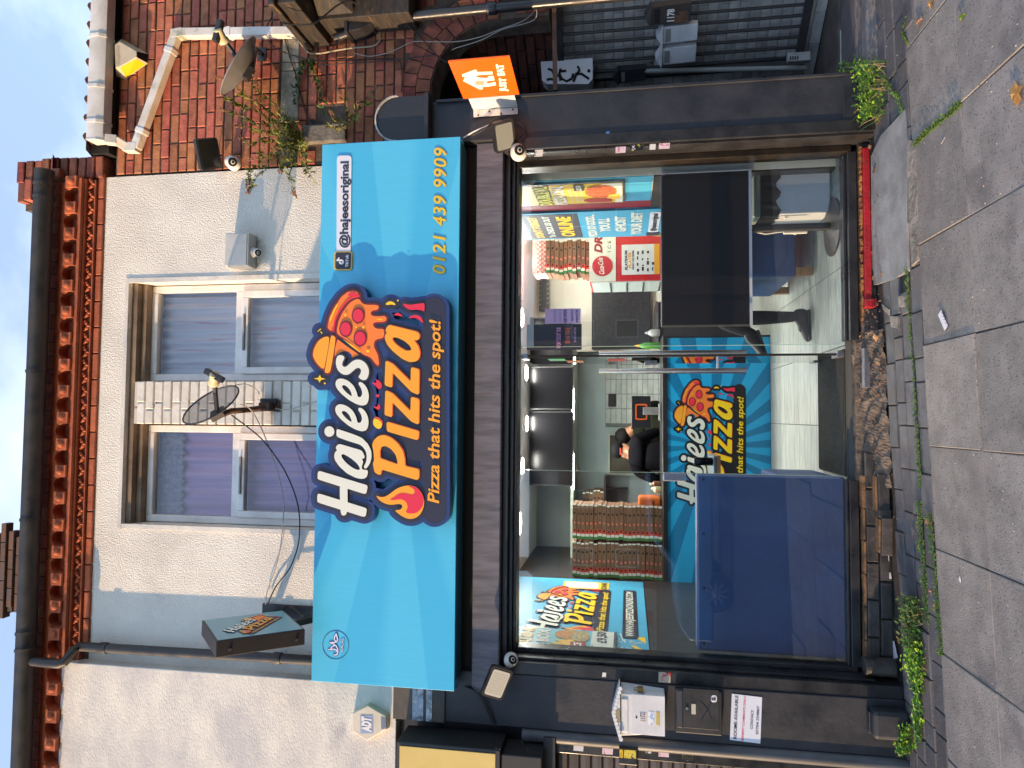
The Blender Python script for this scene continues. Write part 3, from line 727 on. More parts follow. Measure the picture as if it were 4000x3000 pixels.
LG['z2'] = TR([(1010,960),(1030,955),(1100,990),(1310,1200),(1315,1045),(1325,1030),(1400,1050),(1415,1070),(1410,1350),(1390,1357),(1320,1325),(1095,1095),(1090,1260),(1080,1272),(1010,1250),(1000,1230)], 5)
LG['z1'] = sh(LG['z2'], -355/3.0726, .5)
LG['A'] = TR([(1015,570),(1045,520),(1390,605),(1420,640),(1415,690),(1385,712),(1345,700),(1400,770),(1425,850),(1415,920),(1380,960),(1300,970),(1210,930),(1100,840),(1030,760),(1002,690),(1005,640),(1030,620),(1012,600)])
LG['A_h'] = TR([(1090,690),(1100,670),(1150,675),(1230,710),(1300,770),(1322,810),(1310,830),(1260,835),(1180,790),(1110,730)])
FLAME = TL([(1000,1150),(1060,1180),(1130,1175),(1200,1130),(1290,1060),(1390,1025),(1490,1020),(1570,1050),(1640,1140),(1662,1250),(1640,1350),(1590,1430),(1510,1475),(1420,1470),(1330,1420),(1250,1350),(1330,1355),(1370,1310),(1350,1275),(1300,1270),(1220,1285),(1130,1270),(1050,1220)], 14)
FLAME_R = TL([(1180,1215),(1250,1180),(1310,1130),(1390,1120),(1460,1140),(1510,1145),(1535,1110),(1510,1060),(1440,1035),(1490,1022),(1570,1054),(1636,1142),(1656,1230),(1630,1320),(1560,1390),(1480,1405),(1400,1385),(1435,1330),(1430,1270),(1390,1220),(1330,1205),(1260,1220)], 14)
CRUST = TR([(310,545),(330,440),(390,300),(480,180),(560,120),(620,105),(670,125),(695,165),(690,185),(620,190),(560,225),(480,320),(420,430),(400,540),(385,600),(350,590),(320,570)], 12)
CRUST_S = TR([(690,170),(690,185),(620,190),(560,225),(480,320),(420,430),(400,540),(385,600),(350,590),(378,560),(392,470),(450,340),(540,220),(610,178)], 8)
CRUST_D = TR([(550,160),(590,132),(640,130),(690,160),(690,178),(640,172),(580,185)])
CRUST_Y = TR([(435,265),(445,275),(400,360),(355,480),(340,490),(345,450),(390,340)])
CHEESE = TR([(425,560),(440,480),(490,370),(570,260),(640,215),(690,205),(720,260),(770,280),(880,280),(915,285),(925,315),(905,340),(850,345),(822,375),(840,410),(900,420),(990,410),(1020,435),(1010,475),(960,485),(880,485),(850,510),(870,550),(910,570),(990,565),(990,650),(970,680),(900,690),(868,720),(865,780),(890,830),(915,880),(930,990),(910,1010),(880,980),(830,910),(740,880),(640,790),(540,700),(440,640),(420,610)], 12)
def ELL(cx, cy, a, b, f=cr): return [f(cx+a*math.cos(t), cy+b*math.sin(t)) for t in [k*math.pi/9 for k in range(18)]]
PEP = [(680,410,78,98), (532,570,77,100), (705,682,80,100)]
DOME = TR([(135,880),(150,800),(200,710),(270,665),(335,658),(330,740),(310,860),(270,1060),(215,1020),(160,950),(140,900)], 12)
BAND = TR([(360,640),(410,665),(400,760),(370,960),(345,1080),(310,1105),(275,1090),(290,1000),(320,830),(345,690)], 8)
CONE = TR([(430,690),(520,760),(690,880),(640,900),(600,920),(600,880),(560,840),(500,835),(430,870),(395,900),(400,800)], 5)
STAR = TR([(225,1120),(240,1155),(292,1170),(240,1180),(220,1215),(205,1180),(153,1165),(205,1155)], 1)
BITS_Y = [TR([(1005,280),(1030,250),(1075,237),(1120,260),(1135,290),(1080,275),(1040,285)]), ELL(1158,232,10,10), ELL(283,1222,11,11), TR([(195,600),(235,565),(240,575),(200,605)],3), TR([(228,600),(240,600),(258,625),(245,630)],3),
          ELL(530,402,13,15), ELL(660,552,10,10), ELL(745,552,14,15), ELL(798,838,22,16), TR([(895,455),(940,448),(985,458),(940,466)],4), TR([(500,690),(620,770),(715,850),(700,850),(600,778),(510,700)],3)]
BITS_R = [TR([(1212,265),(1300,285),(1390,270),(1480,260),(1475,370),(1440,345),(1370,340),(1300,345),(1240,310)]), TR([(1103,410),(1130,385),(1165,375),(1200,400),(1223,425),(1160,410)]), TR([(1275,445),(1320,410),(1380,400),(1440,430),(1470,510),(1420,470),(1360,435)]),
          TR([(840,1212),(885,1215),(910,1212),(885,1172),(930,1185),(965,1225),(968,1270),(940,1297),(910,1280),(890,1250)]), TR([(860,1497),(905,1502),(925,1490),(900,1462),(945,1485),(950,1520),(925,1543),(900,1530)]), ELL(917,1370,21,18)]
HAJ = ['H1','H2','H3','a','j','dot','e1','e2','s']; PIZ = ['P','i','z1','z2','A']
_base = [('p', LG[k]) for k in HAJ+PIZ]+[('p', FLAME), ('p', CRUST), ('p', CHEESE), ('p', DOME), ('p', BAND), ('p', STAR), ('p', BITS_R[0]), ('p', BITS_Y[0]),
        ('s', [(1000,-1698),(1795,-1696)], 30), ('s', [cr(215,590), cr(300,640)], 3), ('s', [cl(1450,600), cl(1500,200)], 40)]
BACK_OUT = offset_shape(_base, 29, 3.0); BACK_IN = offset_shape(_base, 15, 3.0)
PIZ_LINE = offset_shape([('p', CRUST), ('p', CHEESE), ('p', DOME), ('p', BAND)], 7, 2.0)
m_navy = M('navy_vinyl', srgb(44,46,64), .5); m_rim = M('blue_rim_vinyl', srgb(38,58,112), .4)
m_cream = M('cream_letter_vinyl', srgb(230,232,218), .45); m_amber = M('amber_vinyl', srgb(250,168,40), .45); m_coral = M('coral_vinyl', srgb(236,84,60), .45)
m_yel = M('yellow_vinyl', srgb(252,206,40), .45); m_redv = M('red_vinyl', srgb(228,44,72), .45); m_maroon = M('maroon_vinyl', srgb(120,32,48), .45); m_chz = M('orange_vinyl', srgb(248,130,44), .45)
LOGO_X0, LOGO_X1, LOGO_Y0, LOGO_Y1 = 940.0, 1880.0, -1765.0, -1190.0
def make_logo(parent, mapf, n, h, t=.002, back=.07, rim=True, simple=False, slogan=True, dark=None, piz=None):
    """mapf maps logo px -> point on a plane; layers stack outwards along n"""
    n = Vector(n)
    root = graphic('logo_backing', m_rim if rim else (dark or m_navy), parent, BACK_OUT if rim else BACK_IN, mapf, n, h, h+back)
    sub = root if parent.parent is None else parent
    h += back; L = []
    if rim: L.append(('logo_face', dark or m_navy, BACK_IN))
    L += [('slice_outline', m_maroon, PIZ_LINE), ('slice', m_chz, [CRUST, CHEESE, CONE]), ('cloche', m_amber, [DOME, BAND]), ('slice_shade', m_redv, [CRUST_S])]
    hl = [LG[k] for k in HAJ]
    L += [('letters_shade', m_coral, [sh(LG[k], 2.5, -3.5) for k in PIZ]+[sh(LG['P_h'], 2.5, -3.5), sh(LG['A_h'], 2.5, -3.5), sh(LG['idot'], 7, -3)])]
    for i, (nm, mt, lp) in enumerate(L): graphic(nm, mt, sub, lp, mapf, n, h+t*i, h+t*(i+1))
    k = h+t*len(L)
    if not simple:
        for p in PEP: graphic('pepperoni', m_maroon, sub, [ELL(*p)], mapf, n, k-t, k); graphic('pepperoni_top', m_redv, sub, [ELL(p[0], p[1], p[2]*.8, p[3]*.8)], mapf, n, k, k+t*.5)
    # cream letters ride on a dark gap so the slice tucks behind the s
    graphic('letter_gap', dark or m_navy, sub, offset_shape([('p', LG['s'])], 7, 2.0), mapf, n, k, k+t*.6)
    for q, nm in ((['H1'],'letter'), (['H2'],'letter')): pass
    graphic('letter', m_cream, sub, offset_shape([('p', LG['H1']), ('p', LG['H2']), ('p', LG['H3'])], 0, 2.0), mapf, n, k, k+t*1.3)
    for q in (['a','a_h'], ['j'], ['dot'], ['e2','e2_h'], ['e1','e1_h'], ['s']): graphic('letter', m_cream, sub, [LG[x] for x in q], mapf, n, k+t*.6, k+t*1.3)
    for q in (['P','P_h'], ['i'], ['z1'], ['z2'], ['A','A_h']): graphic('letter', piz or m_amber, sub, [LG[x] for x in q], mapf, n, k, k+t)
    graphic('flame', m_amber, sub, [FLAME], mapf, n, k-t, k); graphic('flame_heart', m_redv, sub, [FLAME_R], mapf, n, k, k+t*.5)
    if rim:
        for l in BITS_Y+[STAR, LG['idot']]: graphic('spark', m_yel, sub, [l], mapf, n, k, k+t*.6)
        for l in BITS_R+[CRUST_D]: graphic('ember', m_redv, sub, [l], mapf, n, k, k+t*.55)
    else: graphic('sparks', m_yel, sub, BITS_Y+[STAR, LG['idot']], mapf, n, k, k+t*.6)['kind'] = 'stuff'; graphic('embers', m_redv, sub, BITS_R+[CRUST_D], mapf, n, k, k+t*.55)['kind'] = 'stuff'
    graphic('crust_highlight', m_yel, sub, [CRUST_Y], mapf, n, k, k+t*.5)
    if slogan:
        a, b = mapf(1034, -1716), mapf(1752, -1722); c = (mapf(1034, -1673)-a)
        letter('slogan', 'Pizza that hits the spot!', a, b, c.length, piz or m_amber, sub, n=n, h=k, up=c, shear=.22, bold=.02)
    return root
# ================================================================= fascia sign
def ray_mat(name, c1, c2, cx, cz, nray, soft=.1, rough=.35, sp=.5):
    m = bpy.data.materials.new(name); m.use_nodes = True; nt = m.node_tree; N = nt.nodes; L = nt.links; b = N['Principled BSDF']
    ge = N.new('ShaderNodeNewGeometry'); sx = N.new('ShaderNodeSeparateXYZ'); L.new(ge.outputs['Position'], sx.inputs[0])
    def ma(op, a, bb):
        q = N.new('ShaderNodeMath'); q.operation = op
        for i, v in enumerate((a, bb)):
            if isinstance(v, (int, float)): q.inputs[i].default_value = v
            else: L.new(v, q.inputs[i])
        return q.outputs[0]
    ang = ma('ARCTAN2', ma('SUBTRACT', sx.outputs['Z'], cz), ma('SUBTRACT', sx.outputs['X'], cx))
    fr = ma('FRACT', ma('MULTIPLY', ma('ADD', ang, 10.0), nray/(2*math.pi)), 0)
    mr = N.new('ShaderNodeMapRange'); mr.inputs[1].default_value = .5-soft*.02; mr.inputs[2].default_value = .5+soft*.02; L.new(fr, mr.inputs[0])
    # fold back at the end of the period
    st = ma('SUBTRACT', mr.outputs[0], ma('GREATER_THAN', fr, .998))
    mx = N.new('ShaderNodeMix'); mx.data_type = 'RGBA'; mx.inputs[6].default_value = c1; mx.inputs[7].default_value = c2; L.new(st, mx.inputs[0])
    no = N.new('ShaderNodeTexNoise'); no.inputs['Scale'].default_value = 9; mp = N.new('ShaderNodeMapping'); mp.inputs['Scale'].default_value = (22,1,.6); L.new(ge.outputs['Position'], mp.inputs[0]); L.new(mp.outputs[0], no.inputs['Vector'])
    mr2 = N.new('ShaderNodeMapRange'); mr2.inputs[1].default_value = .35; mr2.inputs[2].default_value = .75; mr2.inputs[3].default_value = 1.0; mr2.inputs[4].default_value = .93; L.new(no.outputs['Fac'], mr2.inputs[0])
    hs = N.new('ShaderNodeHueSaturation'); L.new(mx.outputs[2], hs.inputs['Color']); L.new(mr2.outputs[0], hs.inputs['Value'])
    L.new(hs.outputs[0], b.inputs['Base Color']); b.inputs['Roughness'].default_value = rough; b.inputs['Specular IOR Level'].default_value = sp
    MATS[name] = m; return m
m_signface = ray_mat('sign_sunburst_print', srgb(68,184,226), srgb(82,194,232), .05, 3.1, 18, soft=4)
fs = thing('fascia_sign', 'wide sky-blue pizza shop fascia sign with raised navy logo', 'shop sign', (.05,-.21,2.70))
SX0, SX1, SZ0, SZ1, SY = -1.769, 1.867, 2.702, 3.68, -.30
b = MB(); b.box(SX0, SX1, SY, -.19, SZ0, SZ1); b.build('sign_tray', m_signface, fs, bevel=.003)
b = MB(); b.box(SX0+.06, SX1-.04, -.189, -.012, SZ0+.005, SZ1-.03); b.build('added_backing', m_black, fs)  # added black backing, set in to cut blue bounce onto the wall
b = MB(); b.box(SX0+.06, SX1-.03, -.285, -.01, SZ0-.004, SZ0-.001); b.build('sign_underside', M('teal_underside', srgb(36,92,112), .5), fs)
sgn = lambda a, c: at(a, -c, SY-.075)
make_logo(fs, lambda a, c: at(a, -c, SY-.08)+Vector((0,.08,0)), (0,-1,0), .0, .0022, .08)
m_pill = M('pale_pill_vinyl', srgb(226,226,234), .4); m_ink = M('dark_ink', srgb(46,48,64), .5); m_gold = M('gold_vinyl', srgb(214,176,72), .4); m_phone = M('yellow_digit_vinyl', srgb(226,194,48), .4)
ups = lambda a, c: at(a, -c, SY)
graphic('pill', m_pill, fs, [rnd_poly([(2000,-1316),(2391,-1318),(2391,-1375),(2000,-1371)], 14, 4)], ups, (0,-1,0), .0, .007)
lettertuv('handle_text', '@hajeesoriginal', (2031,1360), (2369,1363), 31, SY, m_ink, fs, h=.0085, bold=.03)
ic = graphic('badge', m_gold, fs, [rnd_poly([(1943,-1306),(2017,-1308),(2017,-1379),(1943,-1377)], 13, 4)], ups, (0,-1,0), .0, .010)
graphic('badge_face', m_ink, ic, [rnd_poly([(1948,-1312),(2012,-1313),(2012,-1374),(1948,-1372)], 9, 4)], ups, (0,-1,0), .010, .012)
lettertuv('badge_text', 'TikTok', (1955,1362.5), (2004,1364), 10, SY, m_pill, ic, h=.0135, bold=.04)
def ck(cx, cy): return (3000-(950+cy/6.8), -(1280+cx/6.8))
NOTE = [('s', [ck(275,465),ck(400,465),ck(430,490),ck(435,525),ck(410,552),ck(370,550),ck(345,520)], 3.0), ('s', [ck(280,458),ck(300,440),ck(320,405)], 2.6)]
nl = offset_shape(NOTE, 0, .6)
graphic('note_red', m_redv, ic, [sh(l, .9, -.7) for l in nl], ups, (0,-1,0), .012, .0132); graphic('note_cyan', M('cyan_vinyl', srgb(80,220,226), .4), ic, [sh(l, -.7, .6) for l in nl], ups, (0,-1,0), .0132, .014); graphic('note', m_pill, ic, nl, ups, (0,-1,0), .014, .015)
letter('phone_number', '0121 439 9909', at(1929,1739,SY), at(2424,1744,SY), .083, m_phone, fs, h=.006, up=(0,0,1), shear=.22, bold=.018, space=1.12)
letter('phone_shadow', '0121 439 9909', at(1931,1740.5,SY), at(2426,1745.5,SY), .083, M('ochre_vinyl', srgb(150,120,40), .5), fs, h=.003, up=(0,0,1), shear=.22, bold=.018, space=1.12)
def ch_(cx, cy): return (3000-(2440+cy/5.95), -(1240+cx/5.95))
ringo = [ch_(427+308*math.cos(t), 470+335*math.sin(t)) for t in [k*math.pi/24 for k in range(48)]]; ringi = [ch_(427+298*math.cos(t), 470+325*math.sin(t)) for t in [k*math.pi/24 for k in range(48)]]
hr = graphic('halal_ring', M('ring_ink', srgb(52,60,70), .5), fs, [ringo, ringi], ups, (0,-1,0), .0, .002)
AR_ = [('s', [ch_(265,575),ch_(330,570),ch_(400,565),ch_(450,590),ch_(475,640),ch_(460,690),ch_(430,705),ch_(390,690)], 3.0), ('s', [ch_(295,410),ch_(370,440),ch_(440,490),ch_(475,560),ch_(478,640)], 3.0),
       ('s', [ch_(300,412),ch_(400,410),ch_(450,395),ch_(475,350),ch_(460,280),ch_(440,210)], 3.2), ('s', [ch_(440,215),ch_(405,280),ch_(395,335),ch_(430,380)], 3.0), ('s', [ch_(320,560),ch_(340,510),ch_(400,480)], 3.0)]
graphic('halal_script_edge', M('royal_blue_ink', srgb(36,66,150), .5), hr, offset_shape(AR_, 1.6, .7), ups, (0,-1,0), .0, .003); graphic('halal_script', m_pill, hr, offset_shape(AR_, -.8, .6), ups, (0,-1,0), .003, .0042)
letter('halal_text_edge', 'HALAL', at(ch_(606,624)[0], 1240+608/5.95, SY), at(ch_(616,308)[0], 1240+620/5.95, SY), .0205, MATS['royal_blue_ink'], hr, h=.003, up=(0,0,1), bold=.06)
letter('halal_text', 'HALAL', at(ch_(606,624)[0]+.5, 1240+606/5.95, SY), at(ch_(616,308)[0]-.5, 1240+618/5.95, SY), .0185, m_pill, hr, h=.0042, up=(0,0,1), bold=.01)
# ================================================================= shopfront
sf = thing('shopfront', 'black painted shopfront with glass panes, pilasters and steel frame', 'shopfront', (.05,0,.1))
GY = .05
# roller shutter housing and near-black gap filler behind the sign
b = MB(); b.box(-1.82, 1.872, -.158, .14, 2.4375, 2.62); b.build('shutter_housing', m_paint_grey, sf, bevel=.006)
b = MB(); b.box(-1.80, 1.86, -.12, .13, 2.625, 2.70); b.build('gap_shade', m_dark, sf)  # filler box: the shade of this gap is put into its near-black colour
b = MB(); b.box(-1.66, 1.86, -.09, .16, 2.397, 2.434); b.box(-1.65, 1.85, -.045, .15, 2.37, 2.396); b.box(-1.63, 1.83, -.015, .14, 2.348, 2.369)
b.build('header_frame', m_black_gl, sf, bevel=.004)
# pilasters
b = MB(); b.box(1.80, 2.165, -.20, .25, .03, 2.435); b.box(1.875, 2.165, -.19, .25, 2.436, 2.95); b.build('pilaster', m_black, sf, bevel=.008)
b = MB(); b.box(1.782, 1.80, -.17, .2, .05, 2.40); b.build('frame_strip', m_black_gl, sf, bevel=.003)
b = MB(); b.box(1.792, 1.866, -.214, -.201, .09, 2.40); b.build('frame_board', m_black_gl, sf, bevel=.003)
b = MB(); b.box(2.152, 2.172, -.212, .1, .09, 2.90); b.build('pilaster_edge', m_black, sf, bevel=.004)
b = MB(); b.box(1.80, 2.17, -.208, -.2, .085, .27); b.build('pilaster_plinth', m_black, sf, bevel=.003)
b = MB(); b.box(-2.03, -1.69, -.15, .25, -.06, 3.155); b.build('pilaster', m_black, sf, bevel=.006)
b = MB(); b.box(-1.688, -1.61, -.145, .2, -.045, 2.396); b.build('frame_board', m_black_gl, sf, bevel=.004)
b = MB(); b.box(-1.608, -1.592, -.10, .2, .10, 2.396); b.build('frame_strip', m_black_gl, sf, bevel=.003)
b = MB(); b.tube([(-2.075,-.135,-.08),(-2.075,-.135,2.28)], .042, 14); b.build('corner_post', M('scuffed_post', srgb(92,94,98), .35, c2=srgb(50,52,56), scale=6, rvar=.2, stretch=(1,1,.3)), sf, smooth=True)
# console bracket with rounded top, white lead edge
def console(x0, x1, z0, z1, y0, y1):
    cx = (x0+x1)/2; r = (x1-x0)/2; pts = [(x0,z0),(x1,z0),(x1,z1-r)]+[(cx+r*math.cos(a), z1-r*.95+r*.95*math.sin(a)) for a in [math.pi*k/14 for k in range(15)]]+[(x0,z1-r)]
    b = MB(); b.prism([(p[0],y0,p[1]) for p in pts], (0,y1-y0,0)); o = b.build('console', m_black, sf)
    edge = MB(); ep = pts[2:]; out = [(p[0]+(p[0]-cx)*.05, p[1]+.01) for p in ep]
    n = len(ep); vs = [(p[0],y0-.012,p[1]) for p in ep]+[(p[0],y0-.012,p[1]) for p in out]+[(p[0],y1,p[1]) for p in ep]+[(p[0],y1,p[1]) for p in out]
    fsx = []
    for i in range(n-1): fsx += [(i,i+1,n+i+1,n+i),(n+i,n+i+1,3*n+i+1,3*n+i),(i,2*n+i,2*n+i+1,i+1)]
    edge.add(vs, fsx); edge.build('lead_edge', M('flaking_white_edge', srgb(206,206,204), .7, c2=srgb(140,138,136), scale=14), o)
    k = MB(); k.box(x0-.004, x1+.012, y0-.02, y1, z0-.03, z0); k.build('console_foot', m_black, o, bevel=.004)
console(1.885, 2.19, 2.965, 3.31, -.25, .02)
# head panel above left pilaster, foil tape strips
b = MB(); b.box(-2.03, -1.80, -.165, -.151, 2.80, 3.155); b.build('head_panel', M('worn_black_board', srgb(62,58,56), .6, c2=srgb(90,78,68), scale=6, stretch=(1,1,3), bump=.002, bscale=40), sf)
m_foil = M('crumpled_foil_tape', srgb(150,154,160), .28, metal=.9, c2=srgb(96,100,106), scale=14, bump=.006, bscale=26)
for z0, z1 in ((2.945,3.02),(2.885,2.925)):
    b = MB(); b.box(-2.03, -1.79, -.168, -.166, z0, z1); b.build('foil_tape', m_foil, sf)
# ---------------------------------------------------------------- frame and glass
m_glass = glass_mat('shop_glass', (.95,.97,.965,1), 3.2)
m_frame_lit = M('gold_lit_frame', srgb(70,62,52), .3, metal=.6, c2=srgb(46,42,38), scale=8)  # warm light on the right jamb is put into this bronze tint
b = MB(); b.box(1.735, 1.781, -.02, .11, .17, 2.348); b.build('jamb', m_frame_lit, sf, bevel=.006)
b = MB(); b.box(-1.591, -1.56, -.0, .11, .17, 2.348); b.build('jamb', m_black_gl, sf, bevel=.005)
DX0, DX1 = -.367, .487                                 # door opening
b = MB(); b.box(-1.56, DX0-.02, .0, .105, .15, .205); b.box(-1.56, DX0-.02, .02, .09, .206, .222); b.build('bottom_rail', m_black_gl, sf, bevel=.004)
b = MB(); b.box(DX1+.02, 1.735, -.02, .105, .14, .195); b.box(DX1+.02, 1.735, .02, .09, .196, .215); b.build('bottom_rail', m_black_gl, sf, bevel=.004)
b = MB(); b.box(-1.556, DX0, GY, GY+.01, .223, 2.347); b.build('pane', m_glass, sf)
b = MB(); b.box(DX1, 1.733, GY, GY+.01, .216, 2.347); b.build('pane', m_glass, sf)
b = MB(); b.box(DX0-.002, DX0+.001, GY, GY+.011, .223, 2.347); b.build('glass_edge', M('green_glass_edge', srgb(150,178,164), .2), sf)
b = MB(); b.box(DX1-.001, DX1+.002, GY, GY+.011, .216, 2.347); b.build('glass_edge', MATS['green_glass_edge'], sf)
q0, q1 = at(1122,2592,GY), at(1153,2679,GY)
b = MB(); b.box(q0.x, q1.x, GY-.014, GY+.024, q1.z, q0.z); b.build('patch_fitting', m_chrome, sf, bevel=.003)
# door leaf folded back into the shop (hinge on the right)
LX = .425
dr = MB(); dr.box(LX-.005, LX+.005, .09, .74, .215, 2.34); door = dr.build('door', m_glass, sf)
b = MB(); b.box(LX-.0075, LX+.0075, .082, .0895, .215, 2.34); b.build('door_edge', m_dark, door)
for s in (-1, 1):
    hx = LX+s*.068; zt, zb = atx(1575, 2340, LX).z, atx(1575, 2915, LX).z
    zt = at(1575,2340,.66).z; zb = at(1575,2915,.66).z
    h = MB(); h.tube([(hx,.66,zb),(hx,.66,zt)], .021, 12); o = h.build('pull_handle', m_chrome, door, smooth=True)
    for f in (.13, .81):
        k = MB(); k.tube([(LX,.66,zt+(zb-zt)*f),(hx,.66,zt+(zb-zt)*f)], .009, 8); k.build('standoff', m_chrome, door, smooth=True)
b = MB(); b.box(LX-.018, LX+.018, .62, .73, 1.38, 1.47); b.build('lock_case', m_alu, door, bevel=.003)
for zz in (.205, 2.29):
    b = MB(); b.box(LX-.02, LX+.02, .07, .2, zz, zz+.045); b.build('pivot_patch', m_alu, door, bevel=.003)
b = MB(); b.box(LX-.013, LX+.013, .6, .72, .22, .265); b.build('bottom_patch', m_alu, door, bevel=.003)
for yy, zz, c in ((.25,2.05,(40,170,90)),(.42,1.93,(240,130,40)),(.3,1.62,(200,60,50))):
    b = MB(); b.box(LX-.0075, LX-.0055, yy, yy+.17, zz, zz+.12); b.build('door_sticker', M('sticker_%d' % c[0], srgb(*c), .5), door)
# ---------------------------------------------------------------- base below the glass
m_eng = M('black_engineering_brick', srgb(44,42,42), .45, c2=srgb(66,62,60), scale=9, bump=.003, bscale=60, rnd=.2, rvar=.2, c3=srgb(96,90,82), s3=7, lo3=.62, hi3=.8)
m_rub = M('rubble_mortar', srgb(122,108,94), .97, c2=srgb(70,62,56), scale=16, bump=.010, bscale=60, c3=srgb(160,116,74), s3=9, lo3=.62, hi3=.72)
m_tan = M('raw_tan_brick', srgb(140,104,66), .9, c2=srgb(70,58,48), scale=16, bump=.004, bscale=60)
b = MB(); b.box(-1.60, DX0-.03, -.02, .5, -.06, .118); b.box(DX0-.03, DX1+.03, .02, .5, .0, .15); b.box(DX1+.03, 1.79, -.015, .5, 0, .12); b.build('plinth_core', m_rub, sf)
em = brick_mesh(.22, .068, mat=m_eng, d=.06, c=.006); tm = brick_mesh(.2, .018, mat=m_tan, d=.06, c=.004)
for r in range(3):
    x = -1.58+(.115 if r % 2 else 0)
    while x < -.42:
        z = .085-.076*r
        if z > gz(x)-.03: inst(em, 'brick', sf, (x+.11, -.045-.002*r+random.uniform(-.004,.004), z), (0, random.uniform(-.01,.01), 0))
        x += .23
x = -1.58
while x < -.4:
    inst(tm, 'mortar_fillet', sf, (x+.1, -.035+random.uniform(-.006,.006), .128), (0, random.uniform(-.02,.02), random.uniform(-.03,.03)), (1, 1, random.uniform(.7,1.3))); x += .205
# loose bricks before the plinth
def loose(label, u, v, l, hh, d, rz, mat, top=None):
    p = atg(u, v); t = thing('loose_brick', label, 'brick', (p.x, p.y, p.z), None)
    c, s_ = math.cos(rz), math.sin(rz)
    b = MB(); b.obox((p.x, p.y+d/2, p.z+hh/2), (c*l/2, s_*l/2, 0), (-s_*d/2, c*d/2, 0), (0,0,hh/2)); b.build('body', mat, t, bevel=.006)
    if top:
        b = MB(); b.obox((p.x, p.y+d/2, p.z+hh+.006), (c*l*.44, s_*l*.44, 0), (-s_*d*.35, c*d*.35, 0), (0,0,.006)); b.build('mortar_crust', top, t, bevel=.004)
loose('black brick with tan mortar on top, loose against the plinth under the blue panel', 1070, 3477, .24, .066, .11, .02, m_eng, m_tan)
loose('black brick with tan crust lying aslant, left of its neighbour below the plinth', 905, 3490, .235, .066, .1, -.08, m_eng, m_tan)
loose('small half brick wedged between two loose black bricks at the plinth', 990, 3484, .05, .075, .09, .1, m_eng)
# door threshold: crumbling rubble with a grey steel plate, and red painted sill board
rub = MB(); random.seed(3)
for k in range(480):
    u = random.uniform(1040, 2430) if k % 2 else random.uniform(1060,1800); v = random.uniform(3368, 3462)-(u-1400)*.03
    p = atg(u, v, .0); s_ = random.uniform(.003,.009)*(2.0 if random.random() < .06 else 1)
    hgt = min(.09, max(0, (p.y+.16))*.5) if u < 1800 else 0
    rot = Matrix.Rotation(random.uniform(0,6), 3, 'Z') @ Matrix.Rotation(random.uniform(-.6,.6), 3, 'X')
    rub.obox((p.x, p.y, p.z+hgt+s_*.3), rot @ Vector((s_,0,0)), rot @ Vector((0,s_*random.uniform(.5,.9),0)), rot @ Vector((0,0,s_*random.uniform(.3,.6))))
rb_ = rub.build('threshold_rubble', M('rubble_chips', srgb(132,106,84), .95, c2=srgb(72,60,52), scale=9, c3=srgb(190,146,98), s3=12, lo3=.6, hi3=.66)); tag(rb_, 'crumbled mortar and brick chips along the broken door threshold', 'rubble', kind='stuff')
b = MB(); vs = []; nx, ny = 110, 16
for i in range(nx+1):
    for j in range(ny+1):
        x = -.42+.98*i/nx; y = -.14+.20*j/ny; vs.append((x, y, gz(x, y)-.005+.12*(j/ny)**.8+.012*math.sin(x*31+j*.9)*math.sin(x*17+1)+random.uniform(-.004,.004)))
b.add(vs, [(i*(ny+1)+j, (i+1)*(ny+1)+j, (i+1)*(ny+1)+j+1, i*(ny+1)+j+1) for i in range(nx) for j in range(ny)]); b.build('broken_step', m_rub, sf)
p0, p1 = at(1640,3362,-.03), at(1486,3388,-.03)
b = MB(); b.box(p1.x, p0.x, -.055, .05, p1.z-.012, p0.z-.012); b.build('step_plate', M('grey_steel_plate', srgb(120,122,128), .45, metal=.5, c2=srgb(92,94,98), scale=9), sf, bevel=.003)
b = MB(); b.box(p1.x, p0.x, -.05, .04, p1.z-.04, p1.z-.013); b.build('step_timber', m_tan, sf, bevel=.004)
r0, r1 = at(1798,3356,-.06), at(2425,3392,-.06)
m_redp = M('flaking_red_paint', srgb(168,22,34), .55, c2=srgb(132,18,28), scale=8, bump=.004, bscale=50, c3=srgb(110,78,60), s3=20, lo3=.60, hi3=.66)
b = MB(); b.box(r0.x, r1.x, -.065, -.016, gz(1.2)+.008, .115); b.build('red_sill', m_redp, sf, bevel=.006)
b = MB(); b.box(r0.x-.002, r0.x+.055, -.075, -.014, gz(.8)-.004, .118); b.build('red_sill_end', m_redp, sf, bevel=.006)
fr_ = MB()
for k in range(90):
    x = random.uniform(.62,1.76); s_ = random.uniform(.006,.018); fr_.obox((x, -.03+random.uniform(-.008,.006), .122), (s_,0,random.uniform(-.003,.003)), (0,.006,0), (0,0,random.uniform(.003,.009)))
fr_.build('sill_mortar', M('orange_mortar', srgb(190,126,66), .95, c2=srgb(110,80,56), scale=18), sf)['kind'] = 'stuff'
# pipe stub at the left foot of the plinth
b = MB(); q = at(395,3470,-.10); b.tube([(q.x-.0,-.10,q.z-.03),(q.x+.0,-.10,q.z+.14)], .055, 12); b.build('pipe_stub', m_eng, sf, smooth=True)
# guard stone at the pilaster foot
kb = thing('kerb_guard', 'rounded black guard block at the foot of the left pilaster', 'guard block', (-1.95,-.2,gz(-1.95)))
b = MB(); q0, q1 = at(233,3402,-.2), at(112,3535,-.2); b.box(q1.x, q0.x, -.245, -.151, q1.z-.02, q0.z); b.build('block', m_black, kb, bevel=.025, seg=3)
b = MB(); b.box(q1.x+.02, q0.x-.02, -.2, -.151, q0.z, q0.z+.012); b.build('cap', m_black, kb, bevel=.005)
